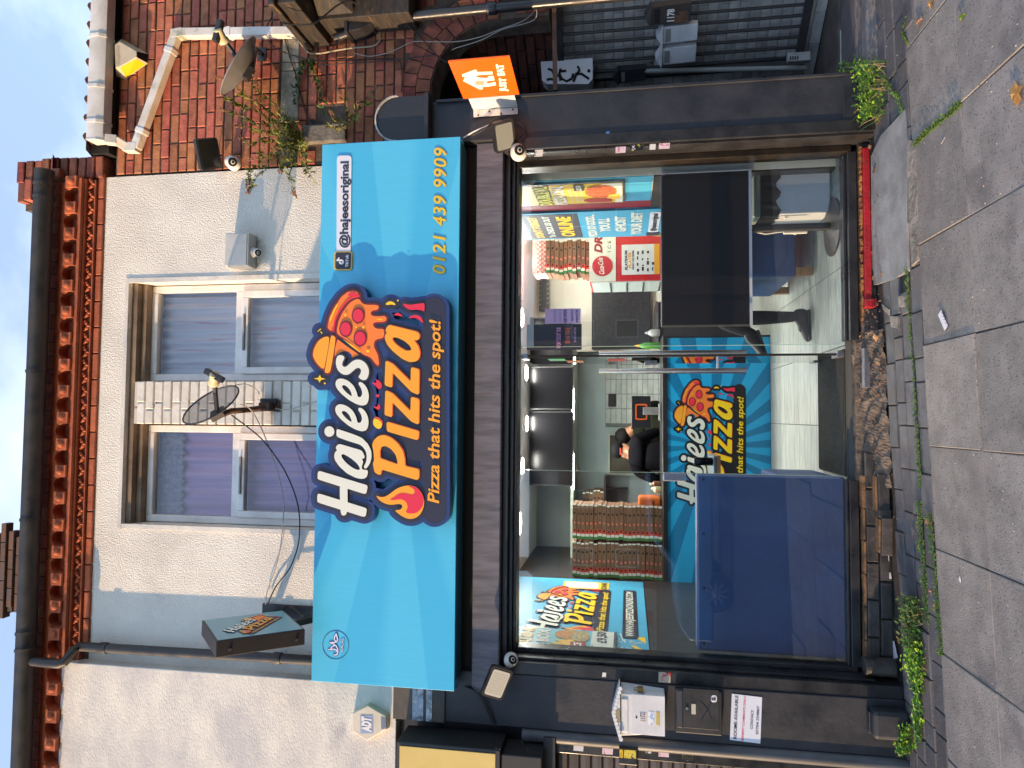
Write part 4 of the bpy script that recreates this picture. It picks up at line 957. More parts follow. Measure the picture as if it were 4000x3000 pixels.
# ================================================================= inside the shop
FZ = .19
CZ = 2.76
m_wall_g = M('grey_green_wall', srgb(150,164,164), .8, c2=srgb(140,154,156), scale=3)
m_ceil = M('white_ceiling', srgb(214,218,222), .8)
m_wall_w = M('cream_wall', srgb(222,222,208), .8)
m_blk_in = M('black_laminate', srgb(30,30,32), .35, c2=srgb(40,40,42), scale=6)
m_cyanw = M('cyan_wall_print', srgb(70,168,206), .45)
m_dk_tile = M('dark_tiled_dado', srgb(40,40,42), .4, c2=srgb(54,52,52), scale=12)
rm = bpy.data.objects.new('shop_interior', None); COL.objects.link(rm); rm.location = (0,2,FZ)
tag(rm, 'lit takeaway interior with grey walls and pale plank floor', kind='structure')
b = MB(); b.box(-1.75, 2.5, .5, 4.6, CZ, CZ+.05); b.box(-1.75, 2.5, .12, .5, 2.5, 2.55); b.box(-1.75,2.5,.46,.5,2.55,CZ); b.build('ceiling', m_ceil, rm)
b = MB(); b.box(-1.72, -1.66, .11, 4.4, FZ, CZ); b.build('wall_left', m_dk_tile, rm)
b = MB(); b.box(1.74, 1.80, .26, 1.95, FZ, CZ); b.box(2.4, 2.45, 1.95, 4.4, FZ, CZ); b.box(1.80, 2.4, 1.9, 1.95, FZ, CZ); b.build('wall_right', m_wall_w, rm)
b = MB(); b.box(-1.66, .84, 4.3, 4.35, FZ, CZ); b.build('wall_back', m_wall_g, rm)
b = MB(); b.box(.84, 2.4, 4.2, 4.25, FZ, CZ); b.build('wall_back', m_wall_w, rm)
m_plank = M('pale_wood_tile', srgb(176,182,172), .45, c2=srgb(142,148,142), scale=5, stretch=(1,9,1), rnd=.06)
b = MB(); b.box(-1.66, 2.4, .11, 4.3, FZ-.05, FZ-.006); b.build('floor_bed', M('grout', srgb(90,92,90), .9), rm)
pl = plate(.528, .178, .01, .002).mesh('plank'); pl.materials.append(m_plank)
for i in range(8):
    for j in range(24):
        x = -1.38+.533*i; y = .2+.181*j
        if y < 4.2 and x < 2.5: inst(pl, 'plank', rm, (x, y, FZ+random.uniform(-.0006,.0006)))
# service hatch and tiles on the back wall
t_me = brick_mesh(.182, .062, d=.008, c=.003, name='tile', mat=M('grey_metro_tile', srgb(172,178,172), .2, c2=srgb(150,158,152), scale=7, rnd=.07, bump=.002, bscale=12))
b = MB(); b.box(-.12, .86, 4.286, 4.3, 1.15, 1.88); b.build('tile_grout', M('grout_grey', srgb(96,100,98), .9), rm)
for i in range(5):
    for j in range(11): inst(t_me, 'tile', rm, (.77-.188*i, 4.282, 1.845-.0665*j))
h0, h1 = at(1300,2383,4.29), at(1150,2590,4.29)
b = MB(); b.box(h1.x, h0.x, 4.27, 4.3, h1.z, h0.z); b.build('hatch_opening', M('hatch_brown', srgb(86,80,66), .8, c2=srgb(60,56,48), scale=2), rm)
b = MB(); t = .03; b.box(h1.x-t, h1.x, 4.25, 4.3, h1.z, h0.z+t); b.box(h0.x, h0.x+t, 4.25, 4.3, h1.z, h0.z+t); b.box(h1.x, h0.x, 4.25, 4.3, h0.z, h0.z+t); b.build('hatch_frame', M('hatch_frame_paint', srgb(150,158,146), .5), rm)
s0 = at(1436,2390,4.28); b = MB(); b.box(s0.x-.08, s0.x+.08, 4.255, 4.282, s0.z-.045, s0.z+.045); b.build('power_socket', m_blk_in, rm, bevel=.004)
# black bulkhead shelf and dado on the left
b = MB(); b.box(-1.658, -1.64, .12, 2.5, FZ, 1.44); b.build('dado', m_dk_tile, rm)
b = MB(); b.box(1.725, 1.739, .265, 1.9, FZ, 1.415); b.build('dado', m_dk_tile, rm)
# ---------------------------------------------------------------- lamps
m_lamp = emis('lamp_glow', (1.0,.98,.92,1), 14)
def downlight(label, u, v, r, watts, at_=None):
    p = Vector(at_) if at_ else atz(u, v, CZ); t = thing('downlight', label, 'ceiling light', (p.x, p.y, CZ-.02), 'round ceiling lights in the shop')
    b = MB(); b.lathe([(r,-.012),(r,0)], (p.x,p.y,CZ-.012), (0,0,1), 20); b.build('glowing_disc', m_lamp, t)
    b = MB(); b.lathe([(r*1.02,0),(r*1.25,0),(r*1.25,-.012),(r*1.02,-.016)], (p.x,p.y,CZ-.0015), (0,0,1), 20); b.build('trim_ring', m_white_pl, t, smooth=True)
    ld = bpy.data.lights.new('lamp', 'AREA'); ld.shape = 'DISK'; ld.size = r*2; ld.energy = watts*.72; ld.color = (1.0,.97,.90)
    lo = bpy.data.objects.new('lamp', ld); COL.objects.link(lo); lo.location = (0,0,-.02); lo.parent = t
    return t
downlight('glowing ceiling light just right of the door handle, behind the glass', 1760, 2032, .10, 9)
downlight('small ceiling light left of the door handle, above black screens', 1543, 2050, .085, 8)
downlight('ceiling light in the middle above the second black screen', 1345, 2052, .085, 8)
downlight('ceiling light by the edge of the left glass pane', 1180, 2035, .085, 8)
downlight('large bright ceiling light behind the left glass pane', 955, 2022, .12, 6)
downlight('bright ceiling light over the framed calligraphy on the right', 1980, 2022, .12, 10)
downlight('ceiling light near the right wall posters', 2140, 2030, .11, 9)
downlight('added unseen ceiling light near the window over the television', 0, 0, .10, 7, (1.0,1.35,CZ))  # added lamp hidden by the header, brightens the right posters
downlight('added unseen ceiling light near the window over the booth bench', 0, 0, .10, 5, (-.9,1.35,CZ))  # added lamp hidden by the header, brightens the front of the room
# ---------------------------------------------------------------- menu screens
for i, (ua, ub, lab) in enumerate(((1568,1400,'black menu screen nearest the door leaf, first of the three'),(1393,1100,'wide black menu screen above the staff, left of the others'),(1760,1588,'black menu screen partly behind the right glass'))):
    pa, pb = at(ua,2068,3.4), at(ub,2238,3.4)
    t = thing('menu_screen', lab, 'screen', ((pa.x+pb.x)/2,3.4,pb.z), 'menu screens over the counter')
    b = MB(); b.box(pb.x, pa.x, 3.4, 3.46, pb.z, min(pa.z, CZ-.02)); b.build('casing', m_blk_in, t, bevel=.006)
    b = MB(); b.box(pb.x+.015, pa.x-.015, 3.394, 3.3995, pb.z+.015, min(pa.z, CZ-.02)-.015); b.build('display', M('screen_black', srgb(14,14,16), .2, spec=.12), t)
    b = MB(); b.tube([((pa.x+pb.x)/2,3.45,pa.z-.1),((pa.x+pb.x)/2,3.6,CZ+.01)], .02, 6); b.build('bracket', m_blk_in, t)
m_led = emis('led_strip_glow', (.92,1,.9,1), 9)
for ua, ub, lab in ((1480,1362,'white LED strip under the screens right of centre'),(1226,1090,'white LED strip under the screens above the man in black')):
    pa, pb = at(ua,2243,3.6), at(ub,2243,3.6); t = thing('led_strip', lab, 'strip light', ((pa.x+pb.x)/2,3.6,pa.z), 'strip lights under the screens')
    b = MB(); b.box(pb.x, pa.x, 3.59, 3.61, pa.z, pa.z+.025); b.build('tube', m_led, t)
    b = MB(); b.box(pb.x, pa.x, 3.585, 3.615, pa.z+.026, pa.z+.045); b.build('housing', m_white_pl, t)
    ld = bpy.data.lights.new('strip_lamp', 'AREA'); ld.shape = 'RECTANGLE'; ld.size = pa.x-pb.x; ld.size_y = .03; ld.energy = .8; ld.color = (.92,1,.92)
    lo = bpy.data.objects.new('strip_lamp', ld); COL.objects.link(lo); lo.location = (0,-.005,-.012); lo.parent = t
b = MB(); b.box(-1.66, .84, 3.62, 4.3, 2.235, 2.27); b.build('bulkhead', M('bulkhead_paint', srgb(176,184,170), .7), rm)
# ---------------------------------------------------------------- counter with sunburst front
CY = 2.55
ct = thing('counter', 'service counter with blue sunburst front and pizza logo', 'counter', (-.4,2.8,FZ))
m_cfront = ray_mat('counter_sunburst_print', srgb(34,170,222), srgb(20,124,172), at(1255,2780,CY).x, at(1255,2780,CY).z, 22, soft=.3, rough=.3)
b = MB(); b.box(-1.655, .82, CY, 3.1, FZ+.004, 1.2); b.build('cabinet', m_cfront, ct, bevel=.004)
b = MB(); b.box(-1.655, .845, CY-.03, 3.15, 1.201, 1.25); b.build('worktop', m_blk_in, ct, bevel=.008)
b = MB(); b.box(.821, .84, CY-.004, 3.1, FZ, 1.2); b.build('end_trim', m_blk_in, ct)
def cmap(a, c):
    u = 1005+(a-LOGO_X0)/(LOGO_X1-LOGO_X0)*(1522-1005); v = 2926-(c-LOGO_Y0)/(LOGO_Y1-LOGO_Y0)*(2926-2616); return at(u, v, CY)
make_logo(ct, cmap, (0,-1,0), .0, .0016, .004, rim=False, dark=M('logo_black', srgb(18,18,22), .4), piz=M('bright_yellow_print', srgb(252,214,20), .4))
# counter clutter
def jar(label, name, u, v, h, r, c, cap, cat='bottle', y=2.9):
    p = at(u, v, y); t = thing(name, label, cat, (p.x, y, 1.25))
    b = MB(); b.lathe([(r*.9,0),(r,.01),(r,h*.6),(r*.5,h*.78),(r*.35,h*.8)], (p.x,y,1.251), (0,0,1), 12); b.build('body', M('jar_%d_%d' % c[:2], srgb(*c), .35), t, smooth=True)
    b = MB(); b.lathe([(r*.4,0),(r*.4,h*.08),(r*.12,h*.22)], (p.x,y,1.251+h*.8), (0,0,1), 10); b.build('cap', M('cap_%d_%d' % cap[:2], srgb(*cap), .4), t, smooth=True)
jar('brown sauce bottle beside the man in black on the counter', 'sauce_bottle', 1108, 2580, .12, .035, (120,80,60), (220,220,190))
jar('pale yellow tub next to the orange bag on the counter', 'sauce_tub', 1090, 2580, .1, .045, (226,222,170), (226,222,170))
jar('green and yellow squeeze bottle on the shelf right of the door', 'squeeze_bottle', 1650, 2560, .27, .035, (70,140,50), (236,190,40), y=3.05)
jar('steel shaker standing on the worktop right of the green bottle', 'steel_shaker', 1700, 2560, .16, .04, (170,170,168), (170,170,168), 'shaker', y=3.05)
p = at(1030,2520,2.85); t = thing('orange_bag', 'orange insulated delivery bag lying on the counter', 'bag', (p.x,2.85,1.25))
b = MB(); b.box(p.x-.1, p.x+.09, 2.72, 3.0, 1.252, 1.49); b.build('body', M('orange_fabric', srgb(206,106,34), .8, c2=srgb(170,82,26), scale=14, bump=.006, bscale=20), t, bevel=.03, seg=3)
b = MB(); b.box(p.x-.06, p.x+.05, 2.715, 2.72, 1.33, 1.345); b.build('strap', m_blk_in, t)
# till: black screen with orange frame on a stand
p = at(1391,2500,2.8); t = thing('till', 'black till monitor with orange ring stand facing the staff', 'till', (p.x,2.85,1.25))
b = MB(); b.box(p.x-.17, p.x+.17, 2.8, 2.83, 1.36, 1.56); b.build('monitor', m_blk_in, t, bevel=.008)
b = MB(); o_ = rnd_poly([(-.085,1.395),(.085,1.395),(.085,1.52),(-.085,1.52)], .02, 3); i_ = rnd_poly([(-.07,1.41),(.07,1.41),(.07,1.505),(-.07,1.505)], .015, 3)
gfill(b, [o_, i_], lambda a, c: Vector((p.x+a, 2.8, c)), (0,-1,0), 0, .008); b.build('ring', M('orange_plastic', srgb(232,104,36), .4), t)
b = MB(); b.box(p.x-.03, p.x+.05, 2.78, 2.84, 1.26, 1.44); b.box(p.x-.09, p.x+.09, 2.74, 2.9, 1.252, 1.275); b.build('stand', m_grey_pl, t, bevel=.006)
# ---------------------------------------------------------------- pizza boxes
m_card = M('brown_cardboard', srgb(132,98,72), .85, c2=srgb(112,82,60), scale=8, rnd=.08)
m_pg = M('box_green', srgb(52,128,62), .7); m_pw = M('box_white', srgb(224,222,208), .7); m_pr = M('box_red', srgb(206,74,52), .7); m_pk = M('box_hole', srgb(16,14,14), .9)
def pizza_box_proto():
    W, D, H = .355, .34, .041
    body = MB(); body.box(0, W, 0, D, 0, H); body = body.mesh('box'); body.materials.append(m_card)
    parts = []
    def pc(nm, x0, x1, z0, z1, mat, y=-.0012):
        b = MB(); b.box(x0, x1, y, 0, z0, z1); me = b.mesh(nm); me.materials.append(mat); parts.append((nm, me))
    pc('green_stripe', .004, .03, .001, H-.001, m_pg); pc('white_stripe', .03, .056, .001, H-.001, m_pw); pc('red_panel', .056, .098, .001, H-.001, m_pr)
    b = MB(); b.lathe([(.011,0),(.011,.0004)], (.085,-.0012,H*.5), (0,-1,0), 10); me = b.mesh('vent_hole'); me.materials.append(m_pk); parts.append(('vent_hole', me))
    b = MB(); b.lathe([(.011,0),(.011,.0004)], (.262,-.0012,H*.5), (0,-1,0), 10); me = b.mesh('vent_hole'); me.materials.append(m_pk); parts.append(('vent_hole', me))
    b = MB(); b.lathe([(.013,0),(.013,.0004)], (.165,-.0008,H*.5), (0,-1,0), 10); me = b.mesh('size_roundel'); me.materials.append(m_pr); parts.append(('size_roundel', me))
    b = MB(); V, F_ = glyphs('15"', 0, .03); b.add([(.156+v[0]*.0125, -.0016, H*.5-.004+v[1]*.0125) for v in V], F_); me = b.mesh('size_text'); me.materials.append(m_pw); parts.append(('size_text', me))
    b = MB(); b.prism([(W-.012,-.012,.004),(W+.002,-.012,.004),(W+.002,-.012,H-.002),(W-.012,-.012,H-.002)], (0,.011,0)); me = b.mesh('tab'); me.materials.append(m_pw); parts.append(('tab', me))
    return body, parts
pb_body, pb_parts = pizza_box_proto()
ORD = ['topmost','second from top','third from top','fourth from top','fifth from top','sixth from top','seventh from top','eighth from top','ninth from top','tenth from top','eleventh from top','twelfth from top','ninth from bottom','eighth from bottom','seventh from bottom','sixth from bottom','fifth from bottom','fourth from bottom','third from bottom','second from bottom','bottom one']
def pbox(label, x, y, z, rz, group, me=pb_body, parts=pb_parts):
    o = bpy.data.objects.new('pizza_box', me); COL.objects.link(o); o.location = (x, y, z); o.rotation_euler = (0,0,rz); tag(o, label, 'pizza box', group)
    for nm, m_ in parts:
        c = bpy.data.objects.new(nm, m_); COL.objects.link(c); c.parent = o
for x0, which in ((-1.655,'left stack beside the blue wall print'), (-1.265,'right stack in front of the grey wall')):
    for k in range(21):
        pbox('brown pizza box, %s, %s' % (ORD[20-k], which), x0+random.uniform(-.006,.012), 2.6+random.uniform(-.01,.01), 1.2515+.0437*k, random.uniform(-.012,.012), 'pizza boxes stacked on the counter')
# third, smaller stack on a back shelf
sh_ = thing('wall_shelf', 'dark shelf bracket on the back wall carrying folded boxes', 'shelf', (-1.0,4.1,1.9))
b = MB(); b.box(-1.4, -.72, 3.9, 4.3, 1.86, 1.885); b.build('board', m_blk_in, sh_)
b = MB(); b.prism([(-.9,4.29,1.86),(-.9,4.0,1.86),(-.9,4.29,1.6)], (.02,0,0)); b.build('bracket', m_blk_in, sh_)
for k in range(6): pbox('brown box on the back wall shelf, %s' % (['bottom one','second from bottom','third from bottom','fourth from bottom','second from top','topmost'][k]), -1.26+random.uniform(-.02,.02), 3.94, 1.887+.044*k, random.uniform(-.03,.03), 'boxes on the back wall shelf')
# ---------------------------------------------------------------- left wall print, posters
WX = -1.635
wp = thing('wall_print', 'large blue wall print with pizza logo on the left wall', 'wall print', (WX,1.2,1.45))
b = MB(); b.box(-1.659, WX, .13, 2.42, 1.45, CZ-.002); b.build('panel', m_cyanw, wp)
ly = lambda u: atx(u, 2300, WX).y
za, zb_ = atx(610,2395,WX).z, atx(610,2050,WX).z
def wmap(a, c): return Vector((WX, .52+(a-LOGO_X0)/(LOGO_X1-LOGO_X0)*(2.1-.52), za+(c-LOGO_Y0)/(LOGO_Y1-LOGO_Y0)*(zb_-za)))
make_logo(wp, wmap, (1,0,0), .0, .0016, .003, rim=False, dark=M('logo_navy', srgb(30,36,56), .4), piz=MATS['bright_yellow_print'])
b = MB(); y0, y1 = ly(513), ly(700); z0, z1 = 1.52, 1.64
gfill(b, [rnd_poly([(y0,z0),(y1,z0),(y1,z1),(y0,z1)], .04, 4)], lambda a, c: Vector((WX,a,c)), (1,0,0), 0, .003); b.build('web_pill', M('logo_navy', srgb(30,36,56)), wp)
letter('web_address', 'WWW.HAJEESPIZZAONLINE.COM', (WX,y0+.05,1.555), (WX,y1-.06,1.555), .058, m_cream, wp, n=(1,0,0), h=.005, up=(0,0,1), shear=.15, bold=.03)
b = MB(); y0, y1 = 2.02, 2.30; gfill(b, [[(y0,1.78),(y1,1.78),(y1,2.22),(y0,2.22)]], lambda a, c: Vector((WX,a,c)), (1,0,0), 0, .002); b.build('scan_card', m_yel, wp)
letter('scan_text', 'SCAN ME', (WX,y0+.02,1.80), (WX,y1-.02,1.80), .05, m_ink, wp, n=(1,0,0), h=.004, up=(0,0,1), bold=.03)
b = MB(); gfill(b, [[(y0+.03,1.88),(y1-.03,1.88),(y1-.03,2.2),(y0+.03,2.2)]], lambda a, c: Vector((WX,a,c)), (1,0,0), .002, .003); b.build('scan_field', M('card_white', srgb(216,216,212), .6), wp)
# burst decoration along the lower front corner
b = MB()
for k in range(26):
    a = k*.2417*math.pi; r0, r1 = .05+.03*(k % 3), .12+.05*((k*7) % 4); cy, cz_ = .42, 1.62
    d = Vector((0, math.cos(a), math.sin(a))); s_ = Vector((0,-d.z,d.y))*.004; p0, p1 = Vector((WX+.0015,cy,cz_))+d*r0, Vector((WX+.0015,cy,cz_))+d*r1
    if min(p0.z,p1.z) > 1.46: b.add([p0-s_, p1-s_, p1+s_, p0+s_], [(0,1,2,3)])
b.build('burst_rays', m_cream, wp)['kind'] = 'stuff'
b = MB(); gfill(b, [rnd_poly([(.15,1.47),(.30,1.47),(.42,1.56),(.40,1.58),(.28,1.51),(.15,1.52)], .02), rnd_poly([(.48,1.47),(.62,1.47),(.60,1.56),(.56,1.52)], .02)], lambda a, c: Vector((WX,a,c)), (1,0,0), 0, .002); b.build('yellow_swirl', m_yel, wp)
def food(b_list, parent, mapf, n, h):                    # small painted food shapes on a poster
    for nm, mat, lp, hh in b_list: graphic(nm, mat, parent, lp, mapf, n, h, h+hh)
m_bun = M('bread_print', srgb(214,150,70), .6, c2=srgb(176,110,44), scale=40); m_fry = M('fries_print', srgb(246,196,70), .6); m_salad = M('salad_print', srgb(150,110,90), .6, c2=srgb(196,190,120), scale=50); m_can = M('can_print', srgb(170,26,40), .5)
def poster_frame(nm, label, x, n, ya, yb, z0, z1, back, frame=m_alu):
    t = thing(nm, label, 'poster', (x,(ya+yb)/2,z0)); d = .018*n
    b = MB(); b.box(min(x,x+d), max(x,x+d), ya, yb, z0, z1); b.build('frame', frame, t, bevel=.004)
    b = MB(); b.box(min(x+d,x+d+.002*n), max(x+d,x+d+.002*n), ya+.018, yb-.018, z0+.018, z1-.018); b.build('print', back, t)
    return t, x+d+.0022*n
pt_, px_ = poster_frame('food_poster', 'framed panini box poster on the left wall by the window', WX+.004, 1, .13, .64, 1.68, 2.44, M('poster_cyan', srgb(110,190,206), .4))
pm = lambda a, c: Vector((px_, a, c)); nn = (1,0,0)
graphic('price_panel', M('poster_white', srgb(222,226,216), .5), pt_, [[(.15,1.70),(.62,1.70),(.62,1.86),(.15,1.86)]], pm, nn, 0, .0015)
letter('title', 'PANINI', (px_,.17,2.275), (px_,.60,2.30), .085, m_yel, pt_, n=nn, h=.003, up=(0,0,1), bold=.05)
letter('title', 'BOX', (px_,.30,2.165), (px_,.60,2.18), .08, m_cream, pt_, n=nn, h=.003, up=(0,0,1), bold=.05)
letter('price', '\u00a39,50', (px_,.34,1.75), (px_,.60,1.76), .065, m_ink, pt_, n=nn, h=.003, up=(0,0,1), bold=.04)
for k, s_ in enumerate(('ANY PANINI','DONNER','FRIES','CHICKEN','SALAD','DRINK')): letter('menu_line', s_, (px_,.16,1.84-.024*k), (px_,.16+.014*len(s_),1.842-.024*k), .012, m_ink, pt_, n=nn, h=.003, up=(0,0,1))
food([('panini', m_bun, [rnd_poly([(.36,1.98),(.42,2.12),(.55,2.14),(.62,2.05),(.58,1.95),(.44,1.93)], .05)], .002), ('fries', m_fry, [[(.20,1.98),(.19,2.13),(.24,2.10),(.28,2.15),(.31,2.08),(.36,2.12),(.38,2.0),(.3,1.94)]], .0025), ('salad', m_salad, [rnd_poly([(.36,1.88),(.34,1.98),(.46,2.03),(.58,1.98),(.6,1.90),(.46,1.87)], .05)], .003), ('cola_can', m_can, [rnd_poly([(.18,1.88),(.18,1.99),(.33,2.01),(.35,1.90)], .02)], .0035)], pt_, pm, nn, .001)
letter('can_text', 'ICE', (px_,.20,1.92), (px_,.32,1.93), .05, m_cream, pt_, n=nn, h=.0055, up=(0,0,1), bold=.04, shear=.2)
# right wall: blue print, red strip, double deal poster, phrase banner
RX = 1.733
wr = thing('wall_print', 'blue and dark red wall print on the right wall', 'wall print', (RX,.9,1.43))
b = MB(); b.box(RX, 1.739, .27, .84, 1.42, CZ-.26); b.build('panel', m_cyanw, wr)
b = MB(); b.box(RX+.0003, 1.739, .842, 1.02, 1.40, CZ-.27); b.build('red_strip', M('dark_red_print', srgb(140,30,48), .45), wr)
b = MB(); b.box(RX-.02, 1.7395, 1.024, 1.88, 1.30, CZ-.005); b.build('banner', m_cyanw, wr)
bx = RX-.021; nr = (-1,0,0)
LN = [('PIZZA SO GOOD...',1.885,.07,m_cream,1.83,1.10),('YOU\'LL',1.76,.085,m_cream,1.66,1.22),('GHOST',1.62,.085,m_cream,1.68,1.18),('YOUR DIET',1.48,.085,m_cream,1.80,1.08)]
for s_, z_, cp_, mt, y0, y1 in LN: letter('phrase', s_, (bx,y0,z_), (bx,y1,z_), cp_, mt, wr, n=nr, h=.002, up=(0,0,1), bold=.05, shear=.1)
b = MB(); b.box(bx-.002, bx, 1.06, 1.84, 2.02, 2.50); b.build('offer_card', M('offer_card', srgb(60,62,74), .5), wr)
for s_, z_, cp_, mt, y0, y1 in (('DON\'T FORGET',2.38,.07,m_yel,1.80,1.10),('To CHECK US OUT',2.27,.055,m_cream,1.80,1.10),('ONLINE',2.09,.115,m_yel,1.78,1.12)): letter('phrase', s_, (bx-.002,y0,z_), (bx-.002,y1,z_), cp_, mt, wr, n=nr, h=.002, up=(0,0,1), bold=.04, shear=.1)
b = MB(); gfill(b, [rnd_poly([(1.10,1.325),(1.74,1.325),(1.74,1.415),(1.10,1.415)], .03, 4)], lambda a, c: Vector((bx,a,c)), nr, 0, .002); b.build('handle_pill', m_pill, wr)
letter('handle_text', '@hajeesoriginal', (bx,1.70,1.35), (bx,1.14,1.35), .045, m_ink, wr, n=nr, h=.004, up=(0,0,1), bold=.03)
b = MB(); gfill(b, [rnd_poly([(1.75,1.31),(1.86,1.31),(1.86,1.43),(1.75,1.43)], .02, 4)], lambda a, c: Vector((bx,a,c)), nr, 0, .003); b.build('badge', m_ink, wr)
pt_, px_ = poster_frame('food_poster', 'yellow double pizza deal poster in a silver frame on the right wall', RX-.001, -1, .30, .80, 1.62, 2.46, M('poster_yellow', srgb(240,200,40), .4))
pm = lambda a, c: Vector((px_, a, c)); nn = (-1,0,0)
letter('title', 'DOUBLE XL', (px_,.78,2.20), (px_,.32,2.20), .09, M('lime_print', srgb(226,226,40), .5), pt_, n=nn, h=.004, up=(0,0,1), bold=.05)
letter('title_shadow', 'DOUBLE XL', (px_,.785,2.195), (px_,.315,2.195), .10, M('dark_green_print', srgb(60,80,40), .5), pt_, n=nn, h=.002, up=(0,0,1), bold=.09)
letter('title', 'PIZZA DEAL', (px_,.78,2.08), (px_,.32,2.08), .085, m_cream, pt_, n=nn, h=.004, up=(0,0,1), bold=.05)
for k, s_ in enumerate(('ANY 2 XL PIZZA, FRIES','CHEESY GARLIC BREAD','BOTTLE OF DRINK')): letter('menu_line', s_, (px_,.74,2.02-.04*k), (px_,.42,2.02-.04*k), .026, m_cream, pt_, n=nn, h=.002, up=(0,0,1))
food([('price_card', m_ink, [rnd_poly([(.32,1.92),(.46,1.92),(.46,2.0),(.32,2.0)], .02)], .003), ('white_corner', MATS['poster_white'], [[(.32,1.64),(.78,1.64),(.78,1.70),(.6,1.68),(.45,1.74),(.32,1.80)]], .0015), ('pizza_print', M('pizza_print', srgb(226,120,40), .6, c2=srgb(190,50,36), scale=60), [[(.50+.15*math.cos(t), 1.80+.11*math.sin(t)) for t in [k*math.pi/10 for k in range(20)]]], .003), ('crust_ring', m_bun, [[(.50+.165*math.cos(t), 1.80+.122*math.sin(t)) for t in [k*math.pi/10 for k in range(20)]]], .0022), ('cola_bottle', m_can, [rnd_poly([(.76,1.72),(.76,1.90),(.70,1.95),(.66,1.90),(.67,1.72)], .02)], .0025), ('fries', m_fry, [[(.70,1.66),(.66,1.76),(.58,1.74),(.56,1.66)]], .004)], pt_, pm, nn, .001)
letter('price', '\u00a328.00', (px_,.45,1.945), (px_,.33,1.945), .035, m_cream, pt_, n=nn, h=.005, up=(0,0,1), bold=.03)
# ---------------------------------------------------------------- right rear: fridge, boxes, calligraphy, notices
fg = thing('drinks_fridge', 'red and cream drinks fridge with round cola sign behind the counter end', 'fridge', (1.75,2.7,FZ))
fx0, fx1, fy = 1.395, 2.1, 2.42
b = MB(); b.box(fx0, fx1, fy, 3.05, FZ, 1.99); b.build('cabinet', M('fridge_red', srgb(196,34,40), .35), fg, bevel=.006)
b = MB(); b.box(fx0-.002, fx1+.002, fy-.012, fy-.001, 1.72, 1.99); b.build('header_panel', M('fridge_cream', srgb(216,218,206), .4), fg)
b = MB(); b.box(fx0-.006, fx0-.001, fy+.02, 3.03, .6, 1.97); b.build('side_panel', M('fridge_side', srgb(176,186,180), .4), fg)
for k in range(7): b = MB(); b.box(fx0-.012, fx0-.0065, fy+.06, 3.0, .75+.17*k, .765+.17*k); b.build('shelf_rail', m_alu, fg)
r0 = at(2040,2333,fy-.013)
b = MB(); cxr, czr = fx0+.155, 1.855; gfill(b, [[(cxr+.105*math.cos(t), czr+.105*math.sin(t)) for t in [k*math.pi/14 for k in range(28)]]], lambda a, c: Vector((a,fy-.012,c)), (0,-1,0), 0, .006); rd = b.build('roundel', M('cola_red', srgb(190,28,40), .4), fg)
letter('roundel_text', 'Coca-Cola', (cxr-.085,fy-.018,czr-.02), (cxr+.085,fy-.018,czr-.0), .05, m_cream, rd, h=.002, up=(0,0,1), shear=.35, bold=.02)
letter('header_text', 'DRINK', (fx0+.29,fy-.012,1.86), (fx1-.02,fy-.012,1.86), .075, M('dark_red_letter', srgb(150,30,44), .5), fg, h=.002, up=(0,0,1), shear=.25, bold=.05)
letter('header_text', 'ICE COLD', (fx0+.3,fy-.012,1.77), (fx1-.02,fy-.012,1.77), .032, m_ink, fg, h=.002, up=(0,0,1), space=1.8)
b = MB(); b.box(fx0+.06, fx0+.37, fy-.006, fy-.001, 1.28, 1.66); b.build('offer_sheet', M('sheet_white', srgb(214,216,218), .5), fg)
b = MB(); b.box(fx0+.06, fx0+.37, fy-.0075, fy-.0065, 1.28, 1.335); b.build('sheet_footer', M('sheet_amber', srgb(224,160,36), .5), fg)
letter('sheet_title', 'PLATINUM', (fx0+.11,fy-.006,1.60), (fx0+.31,fy-.006,1.605), .025, m_ink, fg, h=.002, up=(0,0,1), bold=.04); letter('sheet_title', 'PLATES', (fx0+.13,fy-.006,1.565), (fx0+.29,fy-.006,1.568), .025, MATS['sheet_amber'], fg, h=.002, up=(0,0,1), bold=.05); letter('sheet_title', 'WHAT WE OFFER', (fx0+.11,fy-.006,1.535), (fx0+.31,fy-.006,1.536), .018, m_ink, fg, h=.002, up=(0,0,1), bold=.03)
random.seed(11); b = MB()
for k in range(14):
    x = fx0+.09+.06*(k % 4)+random.uniform(-.008,.008); z = 1.50-.05*(k//4); b.box(x, x+random.uniform(.015,.04), fy-.008, fy-.0065, z-random.uniform(.006,.016), z+random.uniform(.004,.012))
b.build('sheet_items', m_ink, fg)['kind'] = 'stuff'
b = MB(); gfill(b, [rnd_poly([(fx0+.40,1.05),(fx1-.01,1.05),(fx1-.01,1.66),(fx0+.52,1.60),(fx0+.46,1.4)], .06)], lambda a, c: Vector((a,fy-.001,c)), (0,-1,0), 0, .003); b.build('burger_print', m_bun, fg)
